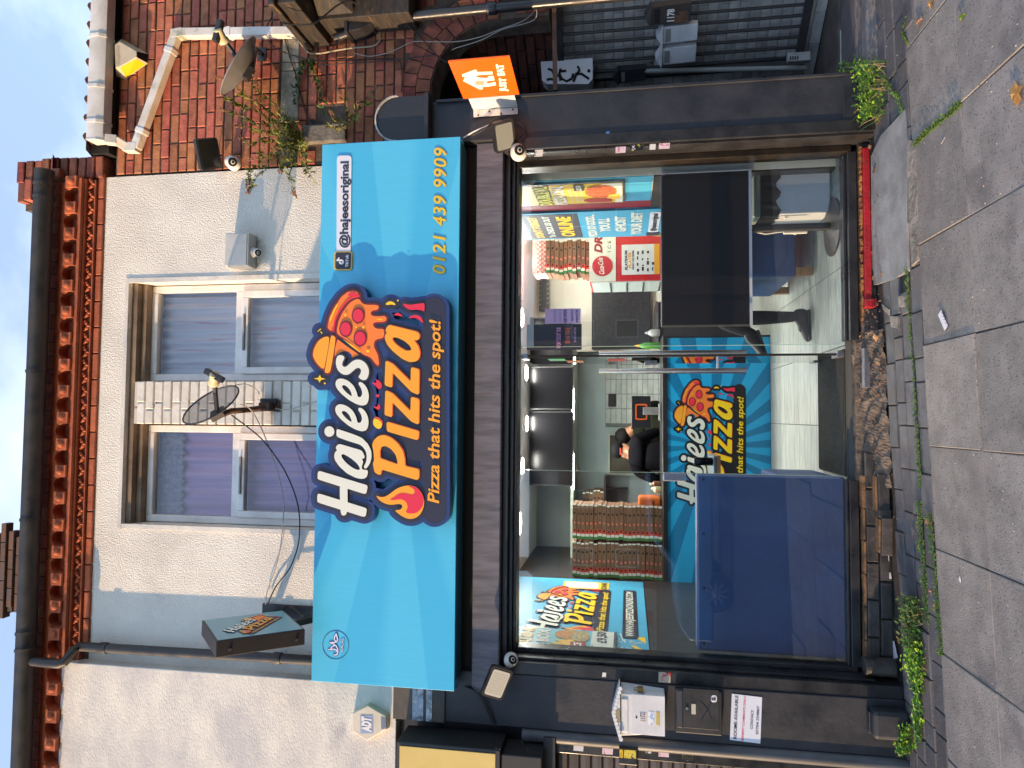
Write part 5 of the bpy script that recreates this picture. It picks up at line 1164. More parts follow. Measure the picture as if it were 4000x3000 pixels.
# checkered and brown boxes on top of the fridge
m_chk = bpy.data.materials.new('red_white_check'); m_chk.use_nodes = True; _n = m_chk.node_tree.nodes; _c = _n.new('ShaderNodeTexChecker'); _c.inputs['Scale'].default_value = 42; _c.inputs['Color1'].default_value = srgb(206,60,56); _c.inputs['Color2'].default_value = srgb(226,222,214)
_t = _n.new('ShaderNodeTexCoord'); m_chk.node_tree.links.new(_t.outputs['Object'], _c.inputs['Vector']); m_chk.node_tree.links.new(_c.outputs['Color'], _n['Principled BSDF'].inputs['Base Color'])
ck_me = MB(); ck_me.box(0,.355,0,.34,0,.045); ck_me = ck_me.mesh('box'); ck_me.materials.append(m_chk)
ckp = [(nm, me) for nm, me in pb_parts if nm == 'tab']
for k in range(13):
    kind = 'checked' if k > 9 else 'brown'
    lab = ('red and white checked pizza box, %s above the fridge' % ('lowest','middle','topmost')[k-10]) if k > 9 else 'brown pizza box on the fridge, number %s up from its top' % ('one','two','three','four','five','six','seven','eight','nine','ten')[k]
    if k <= 9: lab = 'brown pizza box on top of the fridge, %s' % ('bottom one','second from bottom','third from bottom','fourth from bottom','fifth from bottom','fifth under the checked boxes','fourth under the checked boxes','third under the checked boxes','second under the checked boxes','just under the checked boxes')[k]
    pbox(lab, 1.50+random.uniform(-.015,.015), 2.5+random.uniform(-.015,.015), 1.9915+.046*k, random.uniform(-.03,.03), 'pizza boxes on the fridge', ck_me if k > 9 else pb_body, ckp if k > 9 else pb_parts)
cf = thing('calligraphy_frame', 'framed calligraphy on black ground high on the rear wall', 'picture', (1.6,4.18,2.35))
c0, c1 = at(1998,2062,4.17), at(1785,2145,4.17); c0.z = min(c0.z, CZ-.03)
b = MB(); b.box(c1.x, c0.x, 4.165, 4.2, c1.z, c0.z); b.build('frame', M('dark_frame', srgb(70,74,72), .4), cf, bevel=.005)
b = MB(); b.box(c1.x+.04, c0.x-.04, 4.158, 4.1645, c1.z+.04, c0.z-.04); b.build('ground', m_blk_in, cf)
b = MB()
for k in range(9):
    x = c1.x+.08+k*(c0.x-c1.x-.16)/9; z = (c1.z+c0.z)/2
    for dz in (-.06, .07): b.tube([(x,4.156,z+dz-.03),(x+.02,4.156,z+dz+.02),(x+.045,4.156,z+dz-.015)], .006, 5)
b.build('script', M('pale_gold_ink', srgb(196,196,176), .5), cf)['kind'] = 'stuff'
sk = thing('dark_shelving', 'dark steel back counter with shelves beyond the right glass', 'shelving', (1.1,4.0,FZ))
b = MB(); b.box(.86, 1.38, 3.7, 4.18, FZ, 1.24); b.box(.86, 2.38, 4.12, 4.19, 1.32, 2.05); b.build('cabinet', m_blk_in, sk, bevel=.006)
b = MB(); b.box(.86, 1.38, 3.66, 4.18, 1.241, 1.27); b.build('steel_top', m_alu, sk)
# notices taped inside the right pane, seen from behind (mirrored lettering)
def notice(label, ua, ub, va, vb, mat, lines):
    p0, p1 = at(ua, va, .075), at(ub, vb, .075); t = thing('window_notice', label, 'notice', ((p0.x+p1.x)/2,.075,p1.z))
    b = MB(); b.box(min(p0.x,p1.x), max(p0.x,p1.x), .074, .076, p1.z, p0.z); b.build('sheet', mat, t)
    for s_, v_, cp_, mt, f0, f1 in lines:
        q0 = at(ua+(ub-ua)*f0, v_, .074); q1 = at(ua+(ub-ua)*f1, v_, .074); letter('lettering', s_, q0, q1, cp_, mt, t, n=(0,-1,0), h=.0015, up=(0,0,1), bold=.03)
m_lil = M('lilac_paper', srgb(206,176,222), .6); m_pinkt = M('pink_ink', srgb(214,150,206), .6); m_coralt = M('coral_ink', srgb(222,92,84), .6)
notice('lilac show notice with mirrored lettering on the right pane', 1793, 1737, 2129, 2268, m_lil, [('MOTORHOME',2172,.016,M('pale_violet_ink',srgb(176,150,196),.6),.05,.9),('& CARAVAN',2192,.016,MATS['pale_violet_ink'],.05,.9),('SHOW 2026',2214,.022,M('violet_ink',srgb(96,60,130),.6),.05,.95),('13-18 October',2238,.014,MATS['violet_ink'],.05,.9),('NEC Birmingham',2256,.013,MATS['violet_ink'],.05,.95)])
notice('black ticket notice with mirrored pink lettering on the right pane', 1732, 1634, 2058, 2272, M('notice_black', srgb(44,42,52), .5), [('BUY TICKET NOW',2190,.028,m_pinkt,.12,.95),('JUST EASE',2225,.028,m_coralt,.12,.75),('EXTRA VALUE',2250,.014,m_pinkt,.12,.7)])
# ================================================================= furniture by the window
m_blue_v = M('blue_vinyl', srgb(46,78,128), .45, c2=srgb(38,66,112), scale=3, bump=.002, bscale=8, rvar=.12)
m_blue_p = M('pale_blue_piping', srgb(92,116,160), .4)
m_wood = M('pale_wood_leg', srgb(176,128,80), .6, c2=srgb(146,100,60), scale=8, stretch=(1,1,5))
bo = thing('booth_bench', 'tall blue vinyl booth bench with its back against the left pane', 'bench', (-.95,.4,FZ))
bx0, bx1, bz = -1.54, -.375, 1.145
b = MB(); b.box(bx0, bx1, .085, .20, FZ+.015, bz); b.build('backrest', m_blue_v, bo, bevel=.018, seg=3)
b = MB(); b.box(bx0, bx1, .201, .74, FZ+.04, .62); b.build('seat', m_blue_v, bo, bevel=.03, seg=3)
b = MB(); b.tube([(bx0+.01,.092,bz-.012),(bx1-.01,.092,bz-.012)], .008, 6); b.build('piping', m_blue_p, bo, smooth=True)
b = MB(); b.tube([(bx1-.008,.092,bz-.012),(bx1-.008,.092,FZ+.05)], .007, 6); b.build('piping', m_blue_p, bo, smooth=True)
for k in range(4):
    p = Vector((bx0+.05+.36*k, .083, bz-.045)); b = MB(); b.lathe([(.009,0),(.008,.004),(.003,.006)], p, (0,-1,0), 8); b.build('stud', m_dark, bo)
for x in (bx0+.08, bx1-.08):
    for y in (.14, .68): b = MB(); b.box(x-.025, x+.025, y-.025, y+.025, FZ+.001, FZ+.05); b.build('foot', m_blk_in, bo)
# second, paler quilted seat roll seen above the booth back
# television on a pole stand behind the right pane
tv = thing('television', 'large switched-off black television on a pole stand behind the right pane', 'television', (1.18,.3,FZ))
a, c = at(1724,2583,.2), at(2338,2932,.2)
b = MB(); b.box(a.x, c.x, .2, .245, c.z, a.z); b.build('casing', m_black_pl, tv, bevel=.006)
b = MB(); b.box(a.x+.012, c.x-.012, .1965, .1995, c.z+.02, a.z-.012); b.build('screen', M('tv_glass', srgb(24,25,32), .08, spec=.6), tv)
b = MB(); b.box(a.x, c.x, .19, .2, c.z-.004, c.z+.014); b.box(c.x-.006, c.x, .194, .2, c.z, a.z); b.build('bezel', M('pale_bezel', srgb(196,202,214), .4), tv)
b = MB(); px = at(2105,3000,.32).x; b.tube([(px,.30,FZ+.03),(px,.30,c.z+.3)], .028, 12); b.build('pole', m_black_pl, tv, smooth=True)
b = MB(); b.lathe([(.20,0),(.20,.012),(.10,.03),(.03,.045)], (px,.33,FZ+.001), (0,0,1), 24); b.build('base', m_black_pl, tv, smooth=True)
cbl = MB(); cbl.tube([at(2098,2935,.34), at(2086,2990,.36), at(2096,3060,.36), at(2085,3110,.36)], .006, 6); o = cbl.build('power_lead', m_white_pl); tag(o, 'white power lead hanging below the television beside its pole', 'cable')
pa_ = at(2092,3060,.36); b = MB(); b.box(pa_.x-.012, pa_.x+.012, .348, .372, pa_.z-.16, pa_.z); o = b.build('power_adapter', m_white_pl, bevel=.004); tag(o, 'slim white power adapter hanging under the television', 'adapter')
cbl = MB(); cbl.tube([at(2147,3065,.42), at(2180,3150,.5), at(2240,3210,.55), at(2290,3250,.5), at(2330,3300,.35)], .007, 6); o = cbl.build('power_lead', m_white_pl, smooth=True); tag(o, 'white cable running down past the bin to the right corner', 'cable')
# bin with black liner
bn = thing('bin', 'white kitchen bin with grey lid and black liner behind the right pane', 'bin', (1.55,.45,FZ))
p0, p1 = at(2336,3010,.36), at(2172,3300,.36)
b = MB(); b.box(p1.x, p0.x, .36, .66, FZ+.002, p0.z); b.build('body', M('bin_white', srgb(196,200,206), .3), bn, bevel=.02, seg=3)
lin = MB(); n_ = 40; vs = []
per = [(p1.x-.012,.35),(p0.x+.012,.35),(p0.x+.012,.67),(p1.x-.012,.67)]
for k in range(n_):
    f = k/n_*4; i = int(f); q = f-i; A, B_ = per[i], per[(i+1) % 4]; x, y = A[0]+(B_[0]-A[0])*q, A[1]+(B_[1]-A[1])*q
    w_ = .006*math.sin(k*2.3); vs += [(x+w_, y+w_, p0.z-.05-.02*math.sin(k*1.7)), (x, y, p0.z+.07)]
lin.add(vs, [(2*k, 2*((k+1) % n_), 2*((k+1) % n_)+1, 2*k+1) for k in range(n_)]); lin.build('liner', M('bin_liner', srgb(26,26,28), .25), bn)
b = MB(); b.box(p1.x-.02, p0.x+.01, .34, .68, p0.z+.071, p0.z+.12); b.build('lid', M('bin_lid', srgb(126,136,130), .4), bn, bevel=.015, seg=3)
b = MB(); b.box(p1.x+.06, p0.x-.06, .42, .58, p0.z+.12, p0.z+.13); b.build('flap', M('bin_flap', srgb(176,186,176), .4), bn, bevel=.004)
# blue bench with wooden legs
bb = thing('booth_bench', 'low blue vinyl bench with pale wooden legs under the television', 'bench', (1.4,1.3,FZ))
b = MB(); b.box(1.10, 1.72, .86, 1.80, FZ+.13, .66); b.build('seat', m_blue_v, bb, bevel=.02, seg=3)
for x, y in ((1.14,.9),(1.14,1.74),(1.66,.9),(1.66,1.74)): b = MB(); b.box(x-.03, x+.03, y-.03, y+.03, FZ+.001, FZ+.13); b.build('leg', m_wood, bb, bevel=.004)
# small table by the booth with a can
tb = thing('side_table', 'small grey table beside the booth bench', 'table', (-.42,1.1,FZ))
p = at(1185,2790,1.0)
b = MB(); b.box(p.x-.5, p.x+.075, .85, 1.25, p.z, p.z+.022); b.build('top', M('table_steel', srgb(120,132,136), .3, metal=.4), tb, bevel=.004)
b = MB(); b.box(p.x-.5, p.x+.078, .845, 1.255, p.z-.03, p.z-.001); b.build('edge', m_wood, tb)
b = MB(); b.tube([(p.x-.22,1.05,FZ+.02),(p.x-.22,1.05,p.z-.03)], .03, 10); b.lathe([(.16,0),(.16,.01),(.03,.03)], (p.x-.22,1.05,FZ+.001), (0,0,1), 16); b.build('pedestal', m_black_pl, tb, smooth=True)
cn = thing('drink_can', 'black drink can on the small table above the blue booth', 'can', (p.x+.03,.9,p.z+.022))
b = MB(); b.lathe([(.026,0),(.032,.008),(.032,.13),(.026,.142)], (p.x+.03,.9,p.z+.0225), (0,0,1), 16); b.build('body', M('can_black', srgb(24,24,26), .2, metal=.6), cn, smooth=True)
b = MB(); b.lathe([(.025,0),(.025,.002)], (p.x+.03,.9,p.z+.1645), (0,0,1), 16); b.build('lid', m_alu, cn)
# door mat
q = [atz(u,v,FZ) for u,v in ((1165,3326),(1640,3326),(1582,3204),(1163,3204))]
mt = MB(); mt.box(-.37, .46, .09, .72, FZ+.003, FZ+.014); o = mt.build('mat', M('black_rubber_mat', srgb(34,36,34), .95, c2=srgb(52,54,50), scale=60, bump=.004, bscale=90))
dm = thing('door_mat', 'black ribbed door mat just inside the open doorway', 'mat', (.04,.4,FZ)); o.parent = dm; o.location = o.location-dm.location; o.name = 'backing'
rib = MB(); rib.box(-.36, .45, -.006, .006, 0, .004); rm_ = rib.mesh('rib'); rm_.materials.append(MATS['black_rubber_mat'])
for k in range(24): inst(rm_, 'rib', dm, (0, .11+.026*k, FZ+.0145))
# ================================================================= people
def person(label, loc, J, E, mats, cat='person'):
    """J: joint -> (x,y,z,r,material index); skin surface grown along E, one continuous body"""
    names = list(J); idx = {n: i for i, n in enumerate(names)}
    me = bpy.data.meshes.new('person'); me.from_pydata([Vector(J[n][:3]) for n in names], [(idx[a], idx[b]) for a, b in E], [])
    ob = bpy.data.objects.new('tmp', me); COL.objects.link(ob)
    ob.modifiers.new('skin', 'SKIN').use_smooth_shade = True
    for i, n in enumerate(names):
        r = J[n][3]; r = r if isinstance(r, tuple) else (r, r); d = me.skin_vertices[0].data[i]; d.radius = r; d.use_root = (i == 0)
    s = ob.modifiers.new('sub', 'SUBSURF'); s.levels = 2; s.render_levels = 2
    dg = bpy.context.evaluated_depsgraph_get(); m2 = bpy.data.meshes.new_from_object(ob.evaluated_get(dg))
    bpy.data.objects.remove(ob); m2.name = 'person'
    m2.materials.clear()
    for m_ in mats: m2.materials.append(m_)
    segs = [(Vector(J[a][:3]), Vector(J[b][:3]), J[a][4], J[b][4], max(J[a][3] if not isinstance(J[a][3], tuple) else J[a][3][0], .01)) for a, b in E]
    for f in m2.polygons:
        c = f.center; best = None
        for a, b_, ma, mb_, r in segs:
            ab = b_-a; t = max(0, min(1, (c-a).dot(ab)/max(ab.length_squared, 1e-9))); d = (c-a-ab*t).length/ (r+.02)
            if best is None or d < best[0]: best = (d, ma if t < .5 else mb_)
        f.material_index = best[1]; f.use_smooth = True
    o = bpy.data.objects.new('person', m2); COL.objects.link(o); o.location = loc
    return tag(o, label, cat)
m_skin = M('skin', srgb(170,122,94), .6, spec=.3); m_tee = M('black_tshirt', srgb(13,13,16), .95, spec=.04, c2=srgb(18,18,22), scale=5); m_olive = M('olive_top', srgb(34,36,28), .9, spec=.04); m_trs = M('black_trousers', srgb(26,26,28), .85, c2=srgb(34,34,36), scale=9); m_hair = M('dark_hair', srgb(26,24,24), .7, spec=.15); m_shoe = M('black_shoe', srgb(24,24,26), .55, c2=srgb(36,36,38), scale=20)
# man seen from behind in black t-shirt and cap, leaning to the right over the worktop
S1 = (-.44, 3.55, FZ)
J = {'pelvis': (0,0,.98,(.17,.13),2), 'belly': (0,.0,1.14,(.18,.14),0), 'chest': (.0,.03,1.34,(.2,.15),0), 'upper': (.02,.06,1.46,(.14,.11),0), 'neck': (.035,.08,1.525,.062,1), 'skull': (.05,.10,1.60,(.075,.085),1), 'crown': (.055,.11,1.68,(.078,.09),1), 'nose': (.09,.21,1.61,.02,1),
     'shR': (.19,.05,1.43,.085,0), 'elR': (.27,.10,1.20,.062,0), 'elR2': (.275,.13,1.17,.052,1), 'wrR': (.24,.36,1.12,.036,1), 'pmR': (.22,.44,1.11,.035,1), 'f1R': (.20,.52,1.10,.010,1), 'f2R': (.22,.53,1.10,.010,1), 'f3R': (.24,.52,1.10,.010,1), 'thR': (.18,.45,1.12,.011,1),
     'shL': (-.19,.03,1.42,.085,0), 'elL': (-.27,.0,1.20,.062,0), 'elL2': (-.272,.03,1.165,.052,1), 'wrL': (-.18,.28,1.10,.036,1), 'pmL': (-.15,.36,1.10,.035,1), 'f1L': (-.13,.44,1.09,.010,1), 'f2L': (-.15,.45,1.09,.010,1), 'thL': (-.11,.38,1.11,.011,1),
     'hpR': (.1,0,.90,.1,2), 'knR': (.1,.02,.5,.07,2), 'anR': (.1,0,.1,.05,2), 'toR': (.1,.14,.045,.045,3), 'hpL': (-.1,0,.90,.1,2), 'knL': (-.1,.02,.5,.07,2), 'anL': (-.1,0,.1,.05,2), 'toL': (-.1,.14,.045,.045,3)}
E_ = [('pelvis','belly'),('belly','chest'),('chest','upper'),('upper','neck'),('neck','skull'),('skull','crown'),('skull','nose'),('upper','shR'),('shR','elR'),('elR','elR2'),('elR2','wrR'),('wrR','pmR'),('pmR','f1R'),('pmR','f2R'),('pmR','f3R'),('pmR','thR'),('upper','shL'),('shL','elL'),('elL','elL2'),('elL2','wrL'),('wrL','pmL'),('pmL','f1L'),('pmL','f2L'),('pmL','thL'),('pelvis','hpR'),('hpR','knR'),('knR','anR'),('anR','toR'),('pelvis','hpL'),('hpL','knL'),('knL','anL'),('anL','toL')]
J = {k: (v[0], v[1], v[2]*.905, v[3], v[4]) for k, v in J.items()}
man = person('person in black t-shirt and black cap seen from behind at the counter', S1, J, E_, [m_tee, m_skin, m_trs, m_shoe])
b = MB(); c = Vector(S1)+Vector((.055,.11,1.53)); b.ell(c, .098, .108, .085, 14, 8); b.ell(c+Vector((.05,.13,-.03)), .07, .09, .012, 12, 5, Matrix.Rotation(.15,3,'X')); b.build('cap', M('black_cap', srgb(24,24,26), .8, spec=.1), man, smooth=True)
b = MB(); b.box(c.x-.05, c.x+.03, c.y-.104, c.y-.098, c.z-.045, c.z-.028); b.build('cap_strap', M('red_label', srgb(170,60,40), .6), man)
# colleague in olive top beyond, head bowed, dark hair
S2 = (-.17, 3.85, FZ)
J2 = {k: list(v) for k, v in J.items()}
for k, (dx, dy, dz) in {'chest': (.1,.0,-.02), 'upper': (.08,.02,-.06), 'neck': (.0,.05,-.06), 'skull': (-.07,.07,-.06), 'crown': (-.13,.07,-.06), 'nose': (-.12,.02,-.12), 'shR': (.08,0,-.05), 'shL': (.06,.0,-.06), 'elR': (.06,.1,-.02), 'elL': (.08,.1,-.02), 'elR2': (.06,.1,-.02), 'elL2': (.08,.1,-.02)}.items():
    J2[k][0] += dx; J2[k][1] += dy; J2[k][2] += dz
col2 = person('person in dark olive top bending forward behind the man in black', S2, {k: tuple(v) for k, v in J2.items()}, E_, [m_olive, m_skin, m_trs, m_shoe])
b = MB(); c = Vector(S2)+Vector((-.06,.17,1.45)); b.ell(c+Vector((0,-.01,.02)), .105, .11, .10, 14, 8); b.build('hair', m_hair, col2, smooth=True)
# customer sitting behind the television, legs crossed, only legs and shoes show under it
S3 = (.92, 1.02, FZ)
J3 = {'pelvis': (.28,.25,.58,(.16,.13),2), 'belly': (.29,.27,.70,(.16,.13),0), 'chest': (.27,.28,.83,(.17,.13),0), 'upper': (.22,.28,.90,(.13,.1),0), 'neck': (.16,.27,.92,.055,1), 'skull': (.11,.26,.94,(.07,.08),1), 'crown': (.08,.26,.985,(.07,.08),1), 'nose': (.03,.25,.90,.018,1),
      'shR': (.23,.42,.87,.07,0), 'elR': (.18,.45,.72,.05,0), 'wrR': (.04,.36,.72,.034,1), 'hdR': (-.03,.33,.71,.032,1), 'shL': (.23,.12,.87,.07,0), 'elL': (.18,.08,.72,.05,0), 'wrL': (.05,.14,.74,.034,1), 'hdL': (-.02,.17,.73,.032,1),
      'hpR': (.22,.14,.55,.1,2), 'knR': (-.12,.0,.53,.072,2), 'anR': (-.115,.0,.12,.045,2), 'heR': (-.11,.0,.06,.045,3), 'toR': (-.25,-.02,.045,.038,3),
      'hpL': (.22,.33,.58,.1,2), 'knL': (-.10,.26,.66,.072,2), 'anL': (-.22,.16,.42,.045,2), 'heL': (-.24,.15,.38,.042,3), 'toL': (-.37,.10,.35,.036,3)}
E3 = [('pelvis','belly'),('belly','chest'),('chest','upper'),('upper','neck'),('neck','skull'),('skull','crown'),('skull','nose'),('upper','shR'),('shR','elR'),('elR','wrR'),('wrR','hdR'),('upper','shL'),('shL','elL'),('elL','wrL'),('wrL','hdL'),('pelvis','hpR'),('hpR','knR'),('knR','anR'),('anR','heR'),('heR','toR'),('pelvis','hpL'),('hpL','knL'),('knL','anL'),('anL','heL'),('heL','toL')]
cus = person('person in black trousers and black trainers sitting behind the television', S3, J3, E3, [m_tee, m_skin, m_trs, m_shoe])
def trainer(heel, toe, up):
    heel, toe, up = Vector(heel), Vector(toe), Vector(up); d = toe-heel; b = MB(); w = d.cross(up).normalized()
    rows = [(-.10,.036,.035,.10),(.0,.042,.0,.12),(.22,.044,.0,.125),(.45,.047,.0,.09),(.7,.05,.0,.066),(.92,.044,.0,.05),(1.05,.02,.004,.03)]; vs = []
    for f, hw, z0, z1 in rows:
        for a, z in ((-hw,z0),(-hw*1.02,(z0+z1)*.45),(-hw*.6,z1),(hw*.6,z1),(hw*1.02,(z0+z1)*.45),(hw,z0)): vs.append(heel+d*f+w*a+up*z)
    b.add(vs, [(i*6+k, i*6+(k+1) % 6, (i+1)*6+(k+1) % 6, (i+1)*6+k) for i in range(6) for k in range(6)]+[tuple(range(5,-1,-1)), tuple(36+k for k in range(6))])
    o = b.build('shoe', m_shoe, cus, smooth=True); o.modifiers.new('sub', 'SUBSURF').levels = 2
    b = MB(); b.obox(heel+d*.5+up*.008, d*.54, w*.046, up*.012); b.build('sole', M('dark_sole', srgb(50,50,54), .6), cus, bevel=.01, seg=2)
c = Vector(S3); trainer(c+Vector((-.075,0,.004)), c+Vector((-.30,-.03,.004)), (0,0,1)); trainer(c+Vector((-.215,.16,.355)), c+Vector((-.43,.09,.30)), (-.2,0,.98))
b = MB(); c = Vector(S3)+Vector((.10,.26,.985)); b.ell(c, .085, .09, .075, 12, 8); b.build('hair', m_hair, cus, smooth=True)
# ================================================================= things fixed to the walls
def frustum(front, back):                              # side faces between two equal outlines + front
    b = MB(); n = len(front); b.add(list(front)+list(back), [tuple(range(n))]+[(i, (i+1) % n, n+(i+1) % n, n+i) for i in range(n)]); return b
# cream and yellow alarm box
m_cream_pl = M('aged_cream_plastic', srgb(216,202,176), .45, c2=srgb(196,180,150), scale=6)
al = thing('alarm_box', 'cream alarm box with yellow panel high on the brick wall', 'alarm box', at(2770,580,0))
Fp = [at(u,v,-.105) for u, v in ((2738,452),(2826,449),(2838,468),(2800,533),(2776,533),(2736,462))]
Bp = [at(u,v,-.002) for u, v in ((2700,452),(2822,440),(2850,475),(2789,580),(2752,577),(2690,490))]
frustum(Fp, Bp).build('cover', m_cream_pl, al, bevel=.004)
def offq(q, d=.002):
    q = [Vector(p) for p in q]; n = (q[1]-q[0]).cross(q[2]-q[0]).normalized()
    if n.dot(CAM-q[0]) < 0: n = -n
    return [p+n*d for p in q]
def lerpq(q, f):
    c = sum((Vector(p) for p in q), Vector())/len(q); return [c+(Vector(p)-c)*f for p in q]
b = MB(); b.quad(*offq(lerpq([Fp[4], Fp[5], Bp[5], Bp[4]], .86))); b.build('yellow_panel', M('yellow_plastic', srgb(246,188,30), .35), al)
b = MB(); b.quad(*offq(lerpq([Fp[3], Fp[4], Bp[4], Bp[3]], .92))); b.build('lens', m_dark, al)
letter('maker_text', 'Rapide', at(2746,466,-.106), at(2818,465,-.106), .03, M('faded_print', srgb(196,186,160), .6), al, h=.0015, up=(0,0,1), bold=.03)
# hexagonal alarm box on the smooth wall
ad = thing('alarm_box', 'white hexagonal alarm box with blue badge on the smooth wall', 'alarm box', at(175,1515,-.09))
hx = [(214,1377),(244,1437),(202,1508),(150,1510),(106,1433),(144,1377)]
Fp = [at(u,v,-.135) for u, v in hx]; Bp = [Vector((p.x+(p.x+2.02)*.06, -.088, p.z+(p.z-3.3)*.06)) for p in Fp]
frustum(Fp, Bp).build('cover', M('alarm_white', srgb(226,214,194), .45, c2=srgb(204,190,168), scale=5), ad, bevel=.005)
b = MB(); b.add([at(u,v,-.1375) for u, v in ((205,1407),(205,1456),(135,1457),(135,1408))], [(0,1,2,3)]); b.build('badge', M('faded_blue_badge', srgb(150,164,196), .5), ad)
letter('badge_text', 'ADT', at(140,1449,-.138), at(200,1448,-.138), .06, M('badge_white', srgb(236,230,222), .5), ad, h=.0015, up=(0,0,1), bold=.07, shear=.1)
b = MB(); b.add([at(u,v,-.1365) for u, v in ((200,1488),(196,1507),(154,1508),(152,1489))], [(0,1,2,3)]); b.build('lens', M('alarm_lens', srgb(120,126,136), .2), ad)
# ---------------------------------------------------------------- electric box + turret camera
def turret(label, c, look, r=.042, base=None):
    t = thing('security_camera', label, 'camera', c); c = Vector(c); look = Vector(look).normalized()
    base = Vector(base) if base is not None else Vector((0,1,0))
    b = MB(); b.lathe([(r*1.15,0),(r*1.15,r*.5),(r*.9,r*.8)], c+base*r*1.15, -base, 16); b.build('base', m_white_pl, t, smooth=True)
    b = MB(); b.ell(c, r, r, r, 16, 10); b.build('ball', m_white_pl, t, smooth=True)
    b = MB(); b.lathe([(r*.72,0),(r*.72,r*.14),(r*.5,r*.2)], c+look*r*.72, look, 16); o = b.build('lens_window', m_dark, t, smooth=True)
    b = MB(); b.lathe([(r*.25,0),(r*.2,r*.1)], c+look*r*.93, look, 10); b.build('lens', M('lens_glass', srgb(40,44,52), .05), o, smooth=True)
    return t
eb = thing('electric_box', 'square white electric box on the stucco between window and plants', 'electric box', (1.2,-.06,4.31))
b = MB(); b.box(1.078, 1.325, -.115, -.001, 4.318, 4.505); b.build('case', M('cracked_white_plastic', srgb(206,206,200), .5, c2=srgb(170,168,160), scale=4, c3=srgb(110,108,104), s3=9, lo3=.7, hi3=.72), eb, bevel=.006)
b = MB(); b.box(1.085, 1.318, -.121, -.1155, 4.33, 4.5); b.build('lid', M('box_lid', srgb(198,200,196), .45, c2=srgb(176,176,172), scale=5), eb, bevel=.003)
turret('small white camera under the square electric box', (1.19,-.06,4.285), (-.3,-.6,-.8), .032, (0,0,1))
def flood(label, P, N_, w, h, lit=True, led=False, roll=0):
    t = thing('floodlight', label, 'floodlight', P); P = Vector(P); N_ = Vector(N_).normalized()
    R_ = Vector((0,0,1)).cross(N_)*-1; R_.normalize(); U_ = N_.cross(R_)*-1
    if U_.z < 0: U_ = -U_
    if roll: q = Matrix.Rotation(roll, 3, N_); R_, U_ = q @ R_, q @ U_
    def rr(W, H, r): return rnd_poly([(-W,-H),(W,-H),(W,H),(-W,H)], r, 3)
    mp = lambda a, c: P+R_*a+U_*c
    graphic('housing', m_black_pl, t, [rr(w/2,h/2,.02)], mp, N_, -.035, 0)
    o = graphic('lens_glass', M('flood_glass', srgb(206,206,196), .15) if led else (M('flood_glass_grey', srgb(130,134,128), .12) if lit else M('flood_glass_dark', srgb(30,30,32), .2)), t, [rr(w/2*.84,h/2*.80,.015)], mp, N_, 0, .002)
    if led:
        d = MB()
        for i in range(9):
            for j in range(8): gfill(d, [[(x+a, y+c) for x, y in ((-.0028,-.0028),(.0028,-.0028),(.0028,.0028),(-.0028,.0028))] for a, c in [((i-4)*w*.078, (j-3.5)*h*.085)]], mp, N_, .002, .003)
        d.build('led_dots', M('led_yellow', srgb(176,172,150), .4), o)['kind'] = 'stuff'
    b = MB(); c = P-N_*.04; b.bar(c-R_*(w*.3), c-R_*(w*.3)+Vector((0,.1,.01)), .02, .006); b.bar(c+R_*(w*.3), c+R_*(w*.3)+Vector((0,.1,.01)), .02, .006); b.build('bracket', m_black_pl, t)
    return t
flood('black floodlight at the right end of the shopfront header', (1.845,-.31,2.40), (-.55,-.62,-.56), .20, .15)
turret('white turret camera below the right floodlight', (1.775,-.235,2.325), (-.25,-.85,-.45), .048)
flood('black floodlight with white LED panel at the left end of the header', (-1.70,-.30,2.42), (-.12,-.9,-.42), .20, .15, led=True, roll=-.42)
turret('white turret camera behind the left floodlight', (-1.60,-.17,2.36), (.55,-.6,-.6), .04)
flood('black floodlight on the brick wall beside the stucco edge', (1.905,-.16,4.62), (-.2,-.45,-.87), .22, .17, lit=False)
turret('white turret camera below the floodlight on the brick wall', (1.87,-.075,4.50), (-.3,-.6,-.75), .045)
